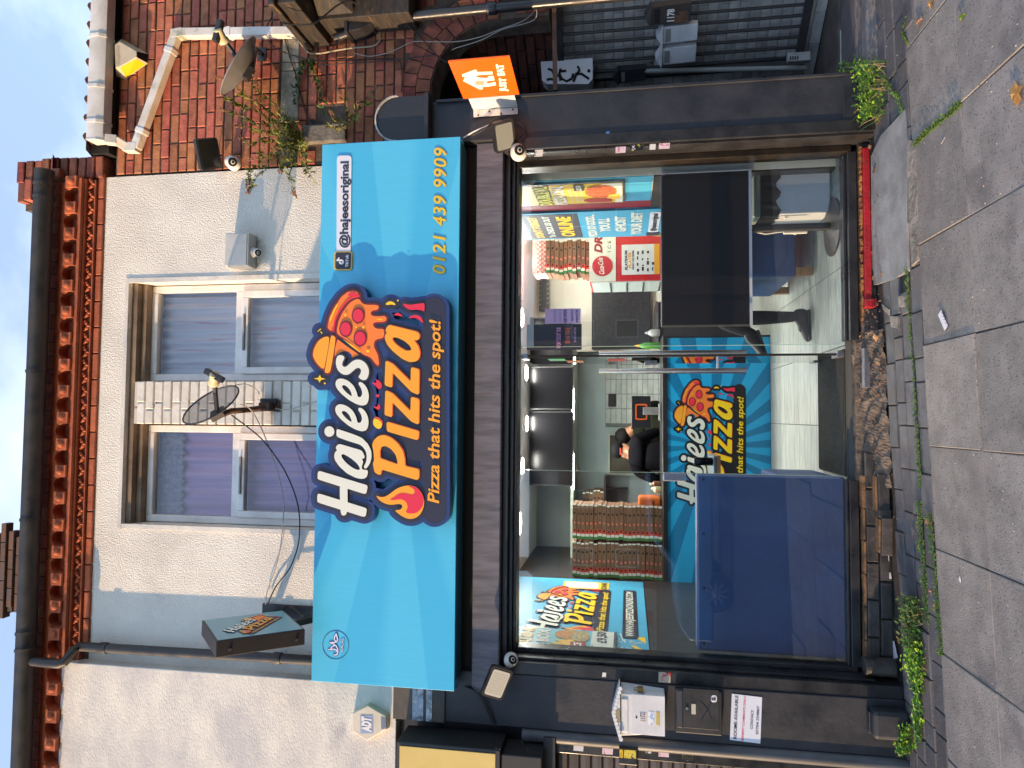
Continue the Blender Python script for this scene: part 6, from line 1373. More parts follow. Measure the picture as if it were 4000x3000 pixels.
# ---------------------------------------------------------------- satellite dishes
def dish(label, C_, n, rad, mat, major, lnb, mount, asp=1.0, armmat=m_black_pl, lnbmat=m_black_pl, rv=None):
    t = thing('satellite_dish', label, 'satellite dish', mount); C_ = Vector(C_); n = Vector(n).normalized()
    e1 = Vector(major); e1 = (e1-n*e1.dot(n)).normalized(); e2 = n.cross(e1)
    b = MB(); nr, na = 6, 32; vs = []
    for i in range(nr+1):
        f = i/nr
        for k in range(na):
            a = 2*math.pi*k/na; vs.append(C_+e1*(rad*f*math.cos(a))+e2*(rad*asp*f*math.sin(a))+n*(.07*f*f-.07))
    b.add(vs, [(i*na+k, i*na+(k+1) % na, (i+1)*na+(k+1) % na, (i+1)*na+k) for i in range(nr) for k in range(na)])
    b.build('reflector', mat, t, smooth=True)
    b = MB(); ring = [C_+e1*(rad*math.cos(2*math.pi*k/na))+e2*(rad*asp*math.sin(2*math.pi*k/na)) for k in range(na+1)]; b.tube(ring, .006, 5, False); b.build('rim', mat if mat.name != 'dish_mesh' else m_black_pl, t, smooth=True)
    lnb = Vector(lnb); foot = C_-n*.06; low = C_+(lnb-C_).normalized()*.02-n*.07
    b = MB(); b.bar(low, lnb, .028, .02); b.build('arm', armmat, t)
    d = (C_-lnb).normalized(); b = MB(); b.lathe([(.022,-.05),(.03,-.045),(.03,.02),(.038,.03),(.038,.05),(.02,.055)], lnb, d, 12); b.build('receiver_horn', M('horn_cream', srgb(206,190,150), .5), t, smooth=True)
    b = MB(); rv = Vector(rv) if rv is not None else Vector((.075,0,-.02)); sd = rv.cross(Vector((0,1,0))).normalized()*.02; b.obox(lnb-d*.03, rv, (0,.022,0), sd); b.build('receiver', lnbmat, t, bevel=.008)
    b = MB(); b.obox(C_-n*.085, e1*.05, e2*.05, n*.02); b.build('clamp', m_black_pl, t, bevel=.006)
    return t, C_-n*.1
m_mesh = M('dish_mesh', srgb(96,94,96), .6, alpha=.62)
tc_ = lambda p: (CAM-Vector(p)).normalized()
C1 = at(1420, 824, -.40); n1 = tc_(C1)*.52+(RT*.80+UP*.60)*.85
maj1 = RT*.606-UP*.796
t1, cl1 = dish('dark mesh satellite dish on a rusty pole between the windows', C1, n1, .205, m_mesh, maj1, at(1522,836,-.58), at(1405,1045,0), .95, rv=(at(1508,868,-.58)-at(1548,800,-.58))*.5)
m_rust = M('rusty_steel', srgb(112,78,56), .8, c2=srgb(70,50,42), scale=12, bump=.002, bscale=60)
b = MB(); mt_ = at(1408,1040,-.07); b.tube([cl1, at(1395,905,-.30), at(1398,960,-.16), mt_], .021, 10); b.build('pole', m_rust, t1, smooth=True)
b = MB(); p = at(1410,1050,0); b.box(p.x-.03, p.x+.05, -.012, .003, p.z-.09, p.z+.05); b.box(p.x-.02, p.x+.03, -.09, -.012, p.z-.05, p.z+.03); b.build('wall_plate', m_rust, t1)
b = MB(); p = at(1434,1045,0); b.box(p.x-.018, p.x+.018, -.03, .002, p.z-.085, p.z+.045); b.build('clip', m_black_pl, t1, bevel=.006)
C2 = at(2741, 930, -.26); n2 = tc_(C2)*.30+(RT*.56+UP*.83)*.95; maj2 = RT*.81-UP*.585
t2, cl2 = dish('grey satellite dish seen edge-on beside the white downpipe', C2, n2, .235, M('dish_grey', srgb(126,128,134), .5, c2=srgb(104,102,100), scale=5, c3=srgb(150,120,84), s3=6, lo3=.66, hi3=.75), maj2, at(2862,862,-.46), at(2780,1020,0), .9)
b = MB(); p = at(2785,1025,0); b.tube([cl2, (p.x,-.1,p.z), (p.x,-.01,p.z)], .018, 8); b.box(p.x-.05, p.x+.05, -.012, -.002, p.z-.035, p.z+.035); b.build('wall_bracket', m_black_pl, t2)
# ---------------------------------------------------------------- diamond blade sign
bl = thing('blade_sign', 'diamond shaped projecting lightbox with pizza logo on a bracket', 'projecting sign', (-1.42,-.1,3.7))
bc = Vector((-1.37,-.465,4.02)); d1 = Vector((0,.327,-.415)); d2 = Vector((0,-.385,-.345)); s1 = d1*.5; s2 = d2*.5
b = MB(); b.obox(bc-Vector((.05,0,0)), s1, s2, (.049,0,0)); b.build('case', M('blade_black', srgb(40,38,38), .5, c2=srgb(52,48,46), scale=6), bl, bevel=.004)
b = MB(); f_ = .955; b.obox(bc+Vector((.0005,0,0)), s1*f_, s2*f_, (.0012,0,0)); b.build('face', ray_mat('blade_face_print', srgb(104,166,178), srgb(94,158,172), 0, 4.0, 10), bl)
lw = .43
def bmap(a, c): return Vector((bc.x+.0018, bc.y-.205+(a-LOGO_X0)/(LOGO_X1-LOGO_X0)*lw-.01, bc.z-.13+(c-LOGO_Y0)/(LOGO_Y1-LOGO_Y0)*lw*.60))
make_logo(bl, bmap, (1,0,0), 0, .0009, .001, rim=False, simple=True)
for q in (s1*.8-s2*.0, -s1*.7):
    b = MB(); b.lathe([(.011,0),(.009,.006)], bc-Vector((.06,0,0))+s2+q, s2.normalized(), 10); b.build('screw', m_alu, bl)
b = MB(); b.bar((-1.43,-.13,4.0), (-1.43,.0,4.12), .04, .03); b.bar((-1.43,-.2,3.86), (-1.43,.0,3.72), .04, .03); b.box(-1.46, -1.36, -.012, .0, 3.6, 4.2); b.build('bracket', m_black_pl, bl)
# ---------------------------------------------------------------- orange delivery blade sign
je = thing('blade_sign', 'orange food delivery sign projecting from the right pilaster', 'projecting sign', (2.086,-.5,2.28))
JX = 2.086
def cj(cx, cy): return (3000-(150+cy/2.885), 1720+cx/2.885)
jm = lambda a, c: atx(*cj(a, c), JX)
m_or = M('orange_plate', srgb(250,100,10), .4); m_jw = M('sign_white', srgb(250,240,220), .45)
b = MB(); P4 = [jm(88,262), jm(780,203), jm(890,630), jm(262,682)]; b.prism(P4, (.008,0,0)); b.build('plate', m_or, je)
nX = (-1,0,0); im = lambda a, c: jm(a, c)
ICON = [(245,405),(385,352),(408,352),(415,378),(585,372),(592,402),(440,412),(385,418),(440,440),(530,445),(540,425),(600,420),(612,470),(530,480),(515,500),(545,505),(620,490),(630,525),(550,540),(478,545),(478,572),(440,572),(258,478),(280,432),(250,432)]
graphic('house_icon', m_jw, je, [ICON], im, nX, 0, .0015)
b = MB()
for k in range(4): 
    y_ = 480+k*11.5; gfill(b, [[(395,y_),(490,y_-2),(490,y_+4),(395,y_+6)]], im, nX, .0015, .0025)
b.build('fork_gaps', m_or, je)
letter('sign_text', 'JUST', jm(742,595), jm(736,438), (jm(742,595)-jm(668,600)).length*.92, m_jw, je, n=nX, h=.002, up=(0,0,1), bold=.07)
letter('sign_text', 'EAT', jm(724,415), jm(704,283), (jm(742,595)-jm(668,600)).length*.92, m_jw, je, n=nX, h=.002, up=(0,0,1), bold=.07)
b = MB(); b.prism([jm(318,684), jm(836,643), jm(872,780), jm(372,808)], (.004,0,0)); b.build('arm_plate', m_white_pl, je)
g0, g1, g2, g3 = [at(*cj(a, c), -.207) for a, c in ((372,808),(872,780),(872,850),(375,886))]
b = MB(); b.prism([g0, g1, g2, g3], (0,.004,0)); b.build('flange', m_white_pl, je)
for a, c in ((428,865),(552,822),(685,848),(815,802)): b = MB(); b.lathe([(.007,0),(.005,.006)], at(*cj(a, c), -.211), (0,-1,0), 8); b.build('bolt', m_rust, je)
# ---------------------------------------------------------------- letterboxes, notice
m_lbw = M('white_enamel', srgb(226,226,226), .4, c2=srgb(206,206,206), scale=6, c3=srgb(180,160,130), s3=3, lo3=.66, hi3=.8)
lb = thing('letterbox', 'white letterbox with scalloped roof and number 1172 on the left pilaster', 'letterbox', (-1.85,-.2,1.36))
LY = -.262
c4 = [at(u,v,LY) for u, v in ((126,2424),(292,2424),(274,2598),(132,2598))]
bk = [Vector((p.x, -.151, p.z)) for p in c4]; bk[1].x += .03; bk[2].x += .015
frustum(c4, bk).build('body', m_lbw, lb, bevel=.004)
pk = at(213,2393,LY-.02); le, re = at(105,2424,LY-.02), at(318,2421,LY-.02)
b = MB(); b.prism([le, re, pk], (0,.115,0)); 
rf = MB(); th = Vector((0,0,.006)); rf.prism([le, pk, pk+th, le+th], (0,.13,0)); rf.prism([pk, re, re+th, pk+th], (0,.13,0)); rf.build('roof', m_lbw, lb); b.build('gable', m_lbw, lb)
for k in range(14):
    f = (k+.5)/14; q = (le.lerp(pk, f*2) if f < .5 else pk.lerp(re, f*2-1)); b = MB(); b.lathe([(.0125,0),(.0125,.004)], q-Vector((0,.001,.006)), (0,-1,0), 10); b.build('scallop', m_lbw, lb)
def slab_uv(t, nm, u0, v0, u1, v1, y, d, mat, bev=.002): 
    p, q = at(u0,v0,y), at(u1,v1,y); b = MB(); b.box(min(p.x,q.x), max(p.x,q.x), y-d, y, q.z, p.z); return b.build(nm, mat, t, bevel=bev)
slab_uv(lb, 'flap', 142, 2428, 270, 2453, LY, .006, m_lbw, .004); slab_uv(lb, 'lower_door', 134, 2466, 280, 2597, LY-.0005, .003, m_lbw)
slab_uv(lb, 'name_slot', 178, 2404, 228, 2422, LY-.021, .002, M('brass_label', srgb(150,138,104), .5)); slab_uv(lb, 'name_slot', 167, 2563, 218, 2577, LY-.004, .002, M('brass_label2', srgb(190,168,96), .5))
slab_uv(lb, 'number_plate', 181, 2500, 215, 2525, LY-.004, .001, M('number_paper', srgb(206,200,198), .7)); letter('number_text', '1172', at(183,2522,LY-.005), at(214,2519,LY-.005), .03, m_ink, lb, h=.0015, up=(0,0,1))
slab_uv(lb, 'torn_sticker', 170, 2532, 220, 2556, LY-.004, .0008, M('torn_blue_sticker', srgb(150,180,220), .6, c2=srgb(226,226,226), scale=30, lo=.48, hi=.52))
b = MB(); p = at(198,2486,LY-.004); b.lathe([(.006,0),(.006,.002)], p, (0,-1,0), 10); b.build('keyhole', m_dark, lb)
b = MB(); p = at(303,2490,-.235); b.box(p.x-.006, p.x+.022, -.245, -.22, p.z-.035, p.z); b.tube([(p.x,-.232,p.z),(p.x+.002,-.232,p.z+.02),(p.x+.014,-.232,p.z+.02),(p.x+.015,-.232,p.z)], .003, 6); b.build('padlock', M('brass', srgb(150,120,70), .35, metal=.8), lb)
l2 = thing('letterbox', 'flat black letterbox with envelope emblem below the white letterbox', 'letterbox', (-1.8,-.18,1.03))
slab_uv(l2, 'case', 152, 2637, 309, 2816, -.152, .05, m_black_pl, .006); slab_uv(l2, 'flap', 160, 2646, 303, 2665, -.203, .008, M('flap_grey', srgb(70,72,76), .3), .003); slab_uv(l2, 'door', 158, 2670, 304, 2808, -.2025, .004, m_black_pl, .003)
b = MB(); b.lathe([(.010,0),(.009,.006)], at(233,2683,-.207), (0,-1,0), 12); b.build('lock', m_chrome, l2, smooth=True)
slab_uv(l2, 'name_plate', 211, 2701, 250, 2718, -.207, .002, M('brass_label3', srgb(186,182,160), .4))
b = MB()
for a_, c_ in (((187,2740),(225,2765)),((187,2778),(225,2765)),((255,2740),(225,2765)),((255,2778),(225,2765))): b.bar(at(*a_,-.208), at(*c_,-.208), .004, .003, (0,1,0))
b.build('envelope_emblem', M('emboss_grey', srgb(62,62,66), .3), l2)
graphic('maker_badge', M('badge_paper', srgb(220,222,224), .5), l2, [[(257,-2782),(262,-2778),(278,-2778),(284,-2783),(284,-2795),(278,-2800),(262,-2800),(257,-2795)]], lambda a, c: at(a,-c,-.2068), (0,-1,0), 0, .001)
letter('badge_text', 'SIL', at(263,2795,-.2068), at(278,2794,-.2068), .022, m_ink, l2, h=.0025, up=(0,0,1), bold=.06)
nt_ = thing('notice', 'white rooms available notice on the left black pilaster', 'notice', at(190,2975,-.15))
Q = [at(u,v,-.153) for u, v in ((110,2851),(290,2859),(276,2977),(95,2970))]
b = MB(); b.prism(Q, (0,.002,0)); b.build('card', M('notice_card', srgb(214,218,228), .5), nt_)
m_redt = M('red_ink', srgb(206,50,70), .5)
for s_, a_, c_, cp, mt in (('ROOMS AVAILABLE',(113,2877),(283,2884),25,m_ink),('BENEFIT CLAIMANTS ONLY',(107,2904),(280,2914),17,m_redt),('CONTACT',(152,2940),(226,2944),20,m_ink),('07704 254867',(131,2962),(241,2966),20,m_ink)):
    lettertuv('lettering', s_, a_, c_, cp*.5, -.153, mt, nt_, h=.0015, bold=.01)
# ---------------------------------------------------------------- stickers
def sticker(label, u0, v0, u1, v1, y, mat, extra=()):
    p, q = at(u0,v0,y), at(u1,v1,y); t = thing('sticker', label, 'sticker', ((p.x+q.x)/2,y,q.z)); b = MB()
    b.prism([p, Vector((q.x,y,p.z-.002)), Vector((q.x,y,q.z)), Vector((p.x,y,q.z+.003))], (0,.0008,0)); b.build('paper', mat, t)
    for s_, f, cp, m2 in extra:
        z = q.z+(p.z-q.z)*f; letter('print', s_, (p.x+(q.x-p.x)*.1,y,z), (p.x+(q.x-p.x)*.9,y,z), cp, m2, t, h=.0008, up=(0,0,1), bold=.02)
m_torn = M('torn_paper', srgb(220,218,210), .8, c2=srgb(70,66,64), scale=26, lo=.55, hi=.6); m_swh = M('sticker_white', srgb(216,214,216), .5); m_sbk = M('sticker_black', srgb(26,26,28), .4, c2=srgb(196,186,60), scale=60, lo=.6, hi=.62); m_spk = M('sticker_pink', srgb(226,200,206), .5, c2=srgb(206,80,90), scale=50, lo=.58, hi=.62)
sticker('torn white sticker at the top of the right frame board', 2388, 2088, 2416, 2122, -.2155, m_torn)
sticker('pink and white sticker, upper one on the right frame board', 2402, 2404, 2428, 2445, -.2155, m_spk, [('TAXI',.6,.012,m_redt)])
sticker('black and yellow sticker on the right frame board', 2411, 2460, 2438, 2514, -.2155, m_sbk, [('UK',.65,.016,m_swh)])
sticker('small torn white patch between black and red stickers on right frame', 2415, 2537, 2438, 2562, -.2155, m_torn)
sticker('pink and white hand sticker, lowest on the right frame board', 2418, 2573, 2442, 2617, -.2155, m_spk)
sticker('small blue tag on the right black pilaster', 2461, 2366, 2487, 2381, -.202, M('blue_tag', srgb(96,166,220), .5, c2=srgb(220,230,240), scale=40, lo=.55, hi=.6))
sticker('faded torn red sticker on the left frame board', 335, 2572, 372, 2620, -.147, M('red_torn', srgb(190,180,160), .8, c2=srgb(200,50,50), scale=18, lo=.52, hi=.56))
sticker('white chipped paint flakes high on the left frame board', 355, 2352, 372, 2368, -.147, m_torn)
# cables from the fascia to the left, and the loose flex at the right floodlight
def cable(label, pts, r, mat, cat='cable', n=5):
    P = [Vector(p) for p in pts]; Q = []
    for i in range(len(P)-1):
        a, b_, c_, d = P[max(i-1,0)], P[i], P[i+1], P[min(i+2,len(P)-1)]
        for k in range(5):
            t = k/5; Q.append(.5*((2*b_)+(c_-a)*t+(2*a-5*b_+4*c_-d)*t*t+(3*b_-a-3*c_+d)*t**3))
    Q.append(P[-1]); b = MB(); b.tube(Q, r, n); o = b.build('cable', mat, smooth=True); return tag(o, label, cat)
CC = lambda cx, cy, y=-.03: at(3000-(2000+cy/1.659), cx/1.659, y)
CB = lambda cx, cy, y=-.05: at(3000-(1000+cy/1.659), cx/1.659, y)
m_cbk = M('black_cable', srgb(30,30,32), .5); m_cgr = M('grey_cable', srgb(168,164,156), .6)
cable('black cable sagging from the mesh dish across the left window', [CB(1500,1030,-.3),CB(1620,1120,-.15),CB(1700,1190,-.08),CB(1780,1290,-.05),CB(1850,1400,-.05),CB(1910,1540,-.05),CC(1940,20),CC(1935,200),CC(1880,360),CC(1790,480),CC(1738,590)], .005, m_cbk)
cable('thin grey cable hanging left of the mesh dish across the window', [CB(1560,960,-.3),CB(1630,1000,-.15),CB(1700,1130,-.07),CB(1760,1290,-.05),CB(1810,1450,-.05),CB(1838,1600,-.05),CC(1838,0),CC(1820,200),CC(1790,350),CC(1730,520),CC(1722,600)], .004, m_cgr)
cable('pale wire looping from the dish receiver to its wall plate', [at(1528,860,-.6), at(1490,880,-.5), at(1500,960,-.25), at(1470,1010,-.1), at(1440,1005,-.02), at(1436,1040,-.012)], .0035, m_cgr)
cable('white wire running from the dish bracket to behind the fascia sign', [at(1405,1075,-.02), at(1400,1120,-.012), at(1420,1200,-.012), at(1440,1262,-.012)], .0035, m_cgr)
cable('pair of black cables curving from the sign to the left post', [at(318,1815,-.15), at(300,1850,-.18), at(262,1880,-.18), at(215,1905,-.17), at(175,1925,-.16)], .006, m_cbk)
cable('second black cable curving from sign end to the left post, outer one', [at(318,1830,-.15), at(296,1862,-.185), at(255,1892,-.185), at(210,1915,-.175), at(172,1932,-.165)], .006, m_cbk)
cable('black flex with bare end looping above the right floodlight', [at(2470,1845,-.22), at(2500,1900,-.24), at(2535,1935,-.24), at(2540,1985,-.24), at(2520,2030,-.24), at(2490,2048,-.24), at(2462,2030,-.25)], .007, m_cbk)
cable('white flex from behind the sign to the right floodlight', [at(2462,1810,-.2), at(2485,1850,-.225), at(2510,1905,-.23), at(2520,1920,-.235)], .005, m_white_pl)
cable('bundle of black wires hanging under the diamond sign bracket', [(-1.40,-.12,4.02), (-1.34,-.10,3.95), (-1.40,-.12,3.82), (-1.34,-.09,3.74), (-1.39,-.08,3.70)], .006, m_cbk)
# ================================================================= side entry: splayed wall, gate, boxes
wd = Vector((-.607,.795,0)); wn_ = Vector((-.795,-.607,0))          # along the splayed wall, and out of it
W0 = Vector((2.98,.31,0))
sw = thing('entry_wall', 'splayed wall of the side entry, white painted brick below red brick', 'wall', W0+wd*.3)
def onw(s, z, d=0): return W0+wd*s+wn_*d+Vector((0,0,z))
b = MB(); b.obox(onw(.2,1.06,-.11), wd*1.1, wn_*.1, (0,0,1.06)); b.build('core', M('painted_joint', srgb(168,166,164), .8, c2=srgb(120,118,116), scale=9), sw); b = MB(); b.obox(onw(.2,2.57,-.11), wd*1.1, wn_*.1, (0,0,.448)); b.build('upper_core', m_mortar, sw)
m_wb2 = M('grimy_white_brick', srgb(204,200,194), .75, c2=srgb(160,156,152), scale=7, bump=.003, bscale=50, rnd=.12, c3=srgb(120,72,52), s3=7, lo3=.66, hi3=.70)
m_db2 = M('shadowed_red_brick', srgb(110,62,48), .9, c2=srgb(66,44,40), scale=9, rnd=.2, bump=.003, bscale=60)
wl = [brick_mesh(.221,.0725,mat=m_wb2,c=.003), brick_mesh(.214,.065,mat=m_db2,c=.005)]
ang = math.atan2(-wn_.x, wn_.y)+math.pi
rz = math.atan2(wd.y, wd.x)+math.pi
z = .24; r = 0
while z < 3.0:
    s = -.45+(.11 if r % 2 else 0)
    while s < 1.0:
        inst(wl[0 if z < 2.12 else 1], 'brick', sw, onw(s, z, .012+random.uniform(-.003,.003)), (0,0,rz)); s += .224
    z += .075; r += 1
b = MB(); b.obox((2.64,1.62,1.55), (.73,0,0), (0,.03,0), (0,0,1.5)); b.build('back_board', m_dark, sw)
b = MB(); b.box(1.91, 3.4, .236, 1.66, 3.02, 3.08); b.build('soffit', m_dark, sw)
b = MB(); b.box(1.87, 1.905, .26, 1.66, 0, 3.02); b.build('return_wall', m_black, sw)
st_ = thing('entry_step', 'worn stone step of the side entry beside the right pilaster', 'step', (2.7,.1,gz(2.7)))
b = MB(); b.box(2.18, 3.6, -.19, .12, gz(2.3)-.05, .185); b.build('tread', M('dark_step_stone', srgb(106,100,98), .8, c2=srgb(84,80,80), scale=5, bump=.002, bscale=40), st_, bevel=.012)
b = MB(); b.box(2.18, 3.6, .121, 1.5, .05, .20); b.build('inner_floor', M('entry_floor', srgb(70,64,60), .9, c2=srgb(96,88,80), scale=6), st_)
b = MB(); b.box(2.17, 3.6, -.30, -.191, gz(2.3)-.05, .155); b.build('nosing', M('pale_step_stone', srgb(128,122,118), .8, c2=srgb(104,100,98), scale=5), st_, bevel=.01)
gt_ = thing('barred_gate', 'black barred steel gate leaning in the side entry', 'gate', onw(.1,.36,.12))
GA, GB = Vector((2.877,.233,0)), Vector((2.628,.559,0)); gd = (GB-GA).normalized(); GA2 = GA-gd*.3
m_bar = M('black_steel_bar', srgb(40,42,46), .4, c2=srgb(58,54,52), scale=14, rvar=.2)
zt, zb = 2.10, .36
b = MB(); b.bar(GB+Vector((0,0,zb-.03)), GB+Vector((0,0,zt+.03)), .05, .05); b.build('stile', m_bar, gt_)
for zz in (zb, zt): b = MB(); b.bar(GA2+Vector((0,0,zz)), GB+Vector((0,0,zz)), .045, .05); b.build('rail', m_bar, gt_)
L_ = (GB-GA2).length; k = 0; s = .045
while s < L_-.02:
    q = GB-gd*s; b = MB(); b.tube([q+Vector((0,0,zb)), q+Vector((0,0,zt))], .011, 6); b.build('bar', m_bar, gt_, smooth=True); s += .074
def hangbox(label, u, v, w, h, d, mat, y, roof=True, num=None):
    p = at(u, v, y); t = thing('letterbox', label, 'letterbox', (p.x, y, p.z-h/2), 'letterboxes hung on the gate')
    f = -wd; n = wn_; c = Vector((p.x, y, p.z)); R_ = f
    def q(a, z, o): return c+R_*a+Vector((0,0,z))+n*o
    F4 = [q(-w/2,-h/2,d*.75), q(w/2,-h/2,d*.75), q(w/2,h/2,d), q(-w/2,h/2,d)]; B4 = [q(-w/2,-h/2,0), q(w/2,-h/2,0), q(w/2,h/2,0), q(-w/2,h/2,0)]
    frustum(F4, B4).build('body', mat, t, bevel=.003)
    b = MB(); b.prism([q(-w/2-.015,h/2,d+.02), q(w/2+.015,h/2,d+.02), q(0,h/2+.045,d+.02)], -n*(d+.02)); b.build('roof', mat, t)
    b = MB(); b.add([q(-w*.38,h*.28,d+.0015), q(w*.38,h*.28,d+.0015), q(w*.38,h*.42,d+.002), q(-w*.38,h*.42,d+.002)], [(0,1,2,3)]); b.build('slot', M('slot_shadow', srgb(120,120,120), .6) if num is None else m_dark, t)
    if num:
        letter('number_text', num, q(-w*.36,-.02,d*.9+.002), q(w*.3,-.02,d*.9+.002), .045, m_white_pl, t, n=n, h=.001, up=(0,0,1), bold=.04)
        b = MB(); b.add([q(-w*.5,-h*.45,.0)+n*(d*.75+.002)]+[q(w*.1,-h*.4,d*.77+.002), q(w*.1,-h*.1,d*.82+.002), q(-w*.5,-h*.05,d*.86+.002)], [(0,1,2,3)]); b.build('rust_patch', m_rust, t)
    return t
m_lbg = M('white_box_paint', srgb(206,208,210), .5, c2=srgb(176,178,180), scale=6)
hangbox('white letterbox on the gate, the left of the two white ones', 2800, 2650, .115, .24, .075, m_lbg, .30)
hangbox('white letterbox on the gate, the right of the two white ones', 2884, 2655, .115, .24, .075, m_lbg, .19)
hangbox('black letterbox with painted number on the gate at the picture edge', 2962, 2620, .125, .27, .085, m_black_pl, .08, num='1178')
hangbox('black letterbox low behind the gate post beside the white cabinet', 2722, 2470, .10, .2, .08, m_black_pl, .52)
cbx = thing('meter_cabinet', 'white cabinet door with black graffiti in the side entry', 'cabinet', at(2720,2310,.62))
GYc = .42
def cg(cx, cy): return at(3000-cy/2.074, 1900+cx/2.074, GYc)
b = MB(); b.prism([cg(*p) for p in ((440,500),(860,470),(860,640),(825,680),(490,680),(450,650))], (0,.12,0)); b.build('door', M('cabinet_white', srgb(222,222,222), .5), cbx)
for pts in ([(500,560),(530,570),(545,600),(590,620),(600,655)], [(600,560),(590,600),(610,640),(650,660),(690,640),(705,600)], [(645,575),(610,580),(595,565)], [(740,540),(755,570),(720,620),(705,665)], [(720,600),(770,600),(830,640)], [(490,650),(520,640),(560,650)]):
    b = MB(); P = [cg(*p)+Vector((0,-.004,0)) for p in pts]; b.tube(P, .009, 6); b.build('graffiti_stroke', m_dark, cbx)
b = MB(); b.lathe([(.013,0),(.013,.004)], cg(830,575), (0,-1,0), 10); b.build('graffiti_dot', m_dark, cbx)
b = MB(); p, q = at(2645,2169,-.02), at(2972,2165,-.02); b.bar(p, q, .03, .03); o = b.build('steel_bar', m_rust); tag(o, 'rusty horizontal steel bar across the side entry', 'bar')
b = MB(); p, q = at(2722,2520,.48), at(2735,3150,.40); b.tube([p, q], .018, 10); o = b.build('conduit', M('grey_conduit', srgb(140,142,136), .5), smooth=True); tag(o, 'grey conduit pipe running down the side entry wall', 'pipe')
vt = thing('vent_cover', 'grey slotted vent cover at the foot of the side entry wall', 'vent cover', at(2775,3165,.3))
p0, p1 = at(2757,3075,.3), at(2798,3165,.3)
b = MB(); b.box(p0.x, p1.x, .29, .33, p1.z, p0.z); b.build('plate', m_grey_pl, vt, bevel=.004)
for k in range(4): b = MB(); z = p0.z-.02-.016*k; b.box(p0.x+.01, p1.x-.03, .286, .291, z-.004, z+.004); b.build('slot', m_dark, vt)
# ================================================================= timber cornice and rainwater hopper of the next shop on the right
nb = thing('timber_cornice', 'weathered black timber shop cornice jutting in at the right edge', 'cornice', (3.1,-.2,3.4))
m_tim = M('weathered_black_timber', srgb(62,54,46), .7, c2=srgb(36,33,31), scale=7, stretch=(2,1,6), bump=.003, bscale=40, c3=srgb(120,92,54), s3=5, lo3=.62, hi3=.75)
b = MB(); b.box(2.73, 3.7, -.56, .0, 3.77, 3.90); b.box(2.70, 3.7, -.60, .0, 3.901, 3.95); b.build('cornice', m_tim, nb, bevel=.008)
b = MB(); b.box(2.80, 3.7, -.22, .0, 3.1, 3.768); b.build('fascia', m_tim, nb, bevel=.006)
b = MB(); b.prism([(2.82,-.23,3.765),(3.0,-.5,3.765),(3.0,-.30,3.5),(2.82,-.23,3.5)], (.05,.0,0)); b.box(2.95, 3.7, -.34, -.221, 3.3, 3.6); b.build('console', m_tim, nb, bevel=.006)
b = MB(); b.box(3.05, 3.7, -.14, .0, 2.2, 3.1); b.build('post', m_black, nb, bevel=.006)
hp = thing('rain_hopper', 'black cast hopper and rainwater pipe beside the arch', 'drainpipe', (2.85,-.1,2.0))
b = MB(); p = Vector((2.835,-.10,3.45)); b.prism([(p.x-.11,p.y-.08,3.56),(p.x+.10,p.y-.08,3.56),(p.x+.07,p.y-.06,3.47),(p.x+.035,p.y-.04,3.40),(p.x-.04,p.y-.04,3.40),(p.x-.085,p.y-.06,3.47)], (0,.15,0)); b.build('hopper', m_black_gl, hp, bevel=.008)
b = MB(); b.box(p.x-.12, p.x+.11, p.y-.09, p.y+.07, 3.56, 3.585); b.build('rim', m_black_gl, hp, bevel=.004)
b = MB(); b.tube([(2.83,-.1,3.42),(2.84,-.1,3.3),(2.845,-.105,2.6),(2.85,-.11,1.2),(2.86,-.11,.3)], .034, 12); b.build('pipe', m_black_gl, hp, smooth=True)
b = MB(); b.tube([(2.735,-.09,3.70),(2.76,-.09,3.60)], .03, 10); b.build('inlet', m_black_gl, hp, smooth=True)
for zz in (3.28, 2.5): b = MB(); b.lathe([(.042,0),(.044,.01),(.044,.06),(.042,.07)], (2.846,-.104,zz), (0,0,1), 12); b.build('collar', m_black_gl, hp, smooth=True)
cD = lambda cx, cy, y=-.02: at(3000-cy/3.16, 1000+cx/3.16, y); cE = lambda cx, cy, y=-.02: at(3000-cy/1.659, 1000+cx/1.659, y)
cable('thick tan cable looping under the timber cornice', [cD(310,240,-.3), cD(420,320,-.12), cD(620,620,-.02), cD(760,660), cD(1000,620), cD(1200,590), cD(1450,565), cD(1530,490), cD(1530,400)], .008, M('tan_cable', srgb(150,136,110), .6))
cable('black cable drooping below the timber cornice to the hopper', [cD(330,280,-.55), cD(450,300,-.5), cD(700,295,-.45), cD(850,190,-.4), cD(1000,70,-.35), cD(1150,10,-.3), cD(1290,85,-.25)], .006, m_cbk)
cable('black cable running down the brick beside the stone band', [cD(200,200,-.03), cD(120,380), cD(200,560), cD(400,660), cD(700,740), cD(1000,750), cD(1650,720), cD(1770,760), cD(1800,900), cD(1795,1140)], .005, m_cbk)
cable('straight thin black cable crossing the brick to the arch', [cD(60,790), cD(400,770), cD(800,795), cD(1200,780), cD(1600,750), cD(2200,680)], .004, m_cbk)
cable('black cable down across the stone corbel into the plants', [cD(350,470), cD(420,720), cD(500,960), cD(540,1150), cD(580,1300), cD(640,1450), cD(710,1560)], .005, m_cbk)
cable('thin pale wire wandering over the arch bricks', [cE(1830,40,-.06), cE(1740,130,-.04), cE(1580,190), cE(1450,240), cE(1300,270), cE(1130,270), cE(1020,270), cE(950,300), cE(860,340), cE(740,365), cE(640,345)], .003, m_cgr)
cable('second pale wire sagging below the arch from the gate', [cE(1815,40,-.06), cE(1800,130,-.04), cE(1600,190), cE(1480,250), cE(1400,280), cE(1300,310), cE(1270,325)], .003, m_cgr)
cable('black wire dropping from hopper pipe into the dark arch', [cE(905,125,-.08), cE(1000,180,-.04), cE(1100,280), cE(1180,370), cE(1245,405)], .004, m_cbk)
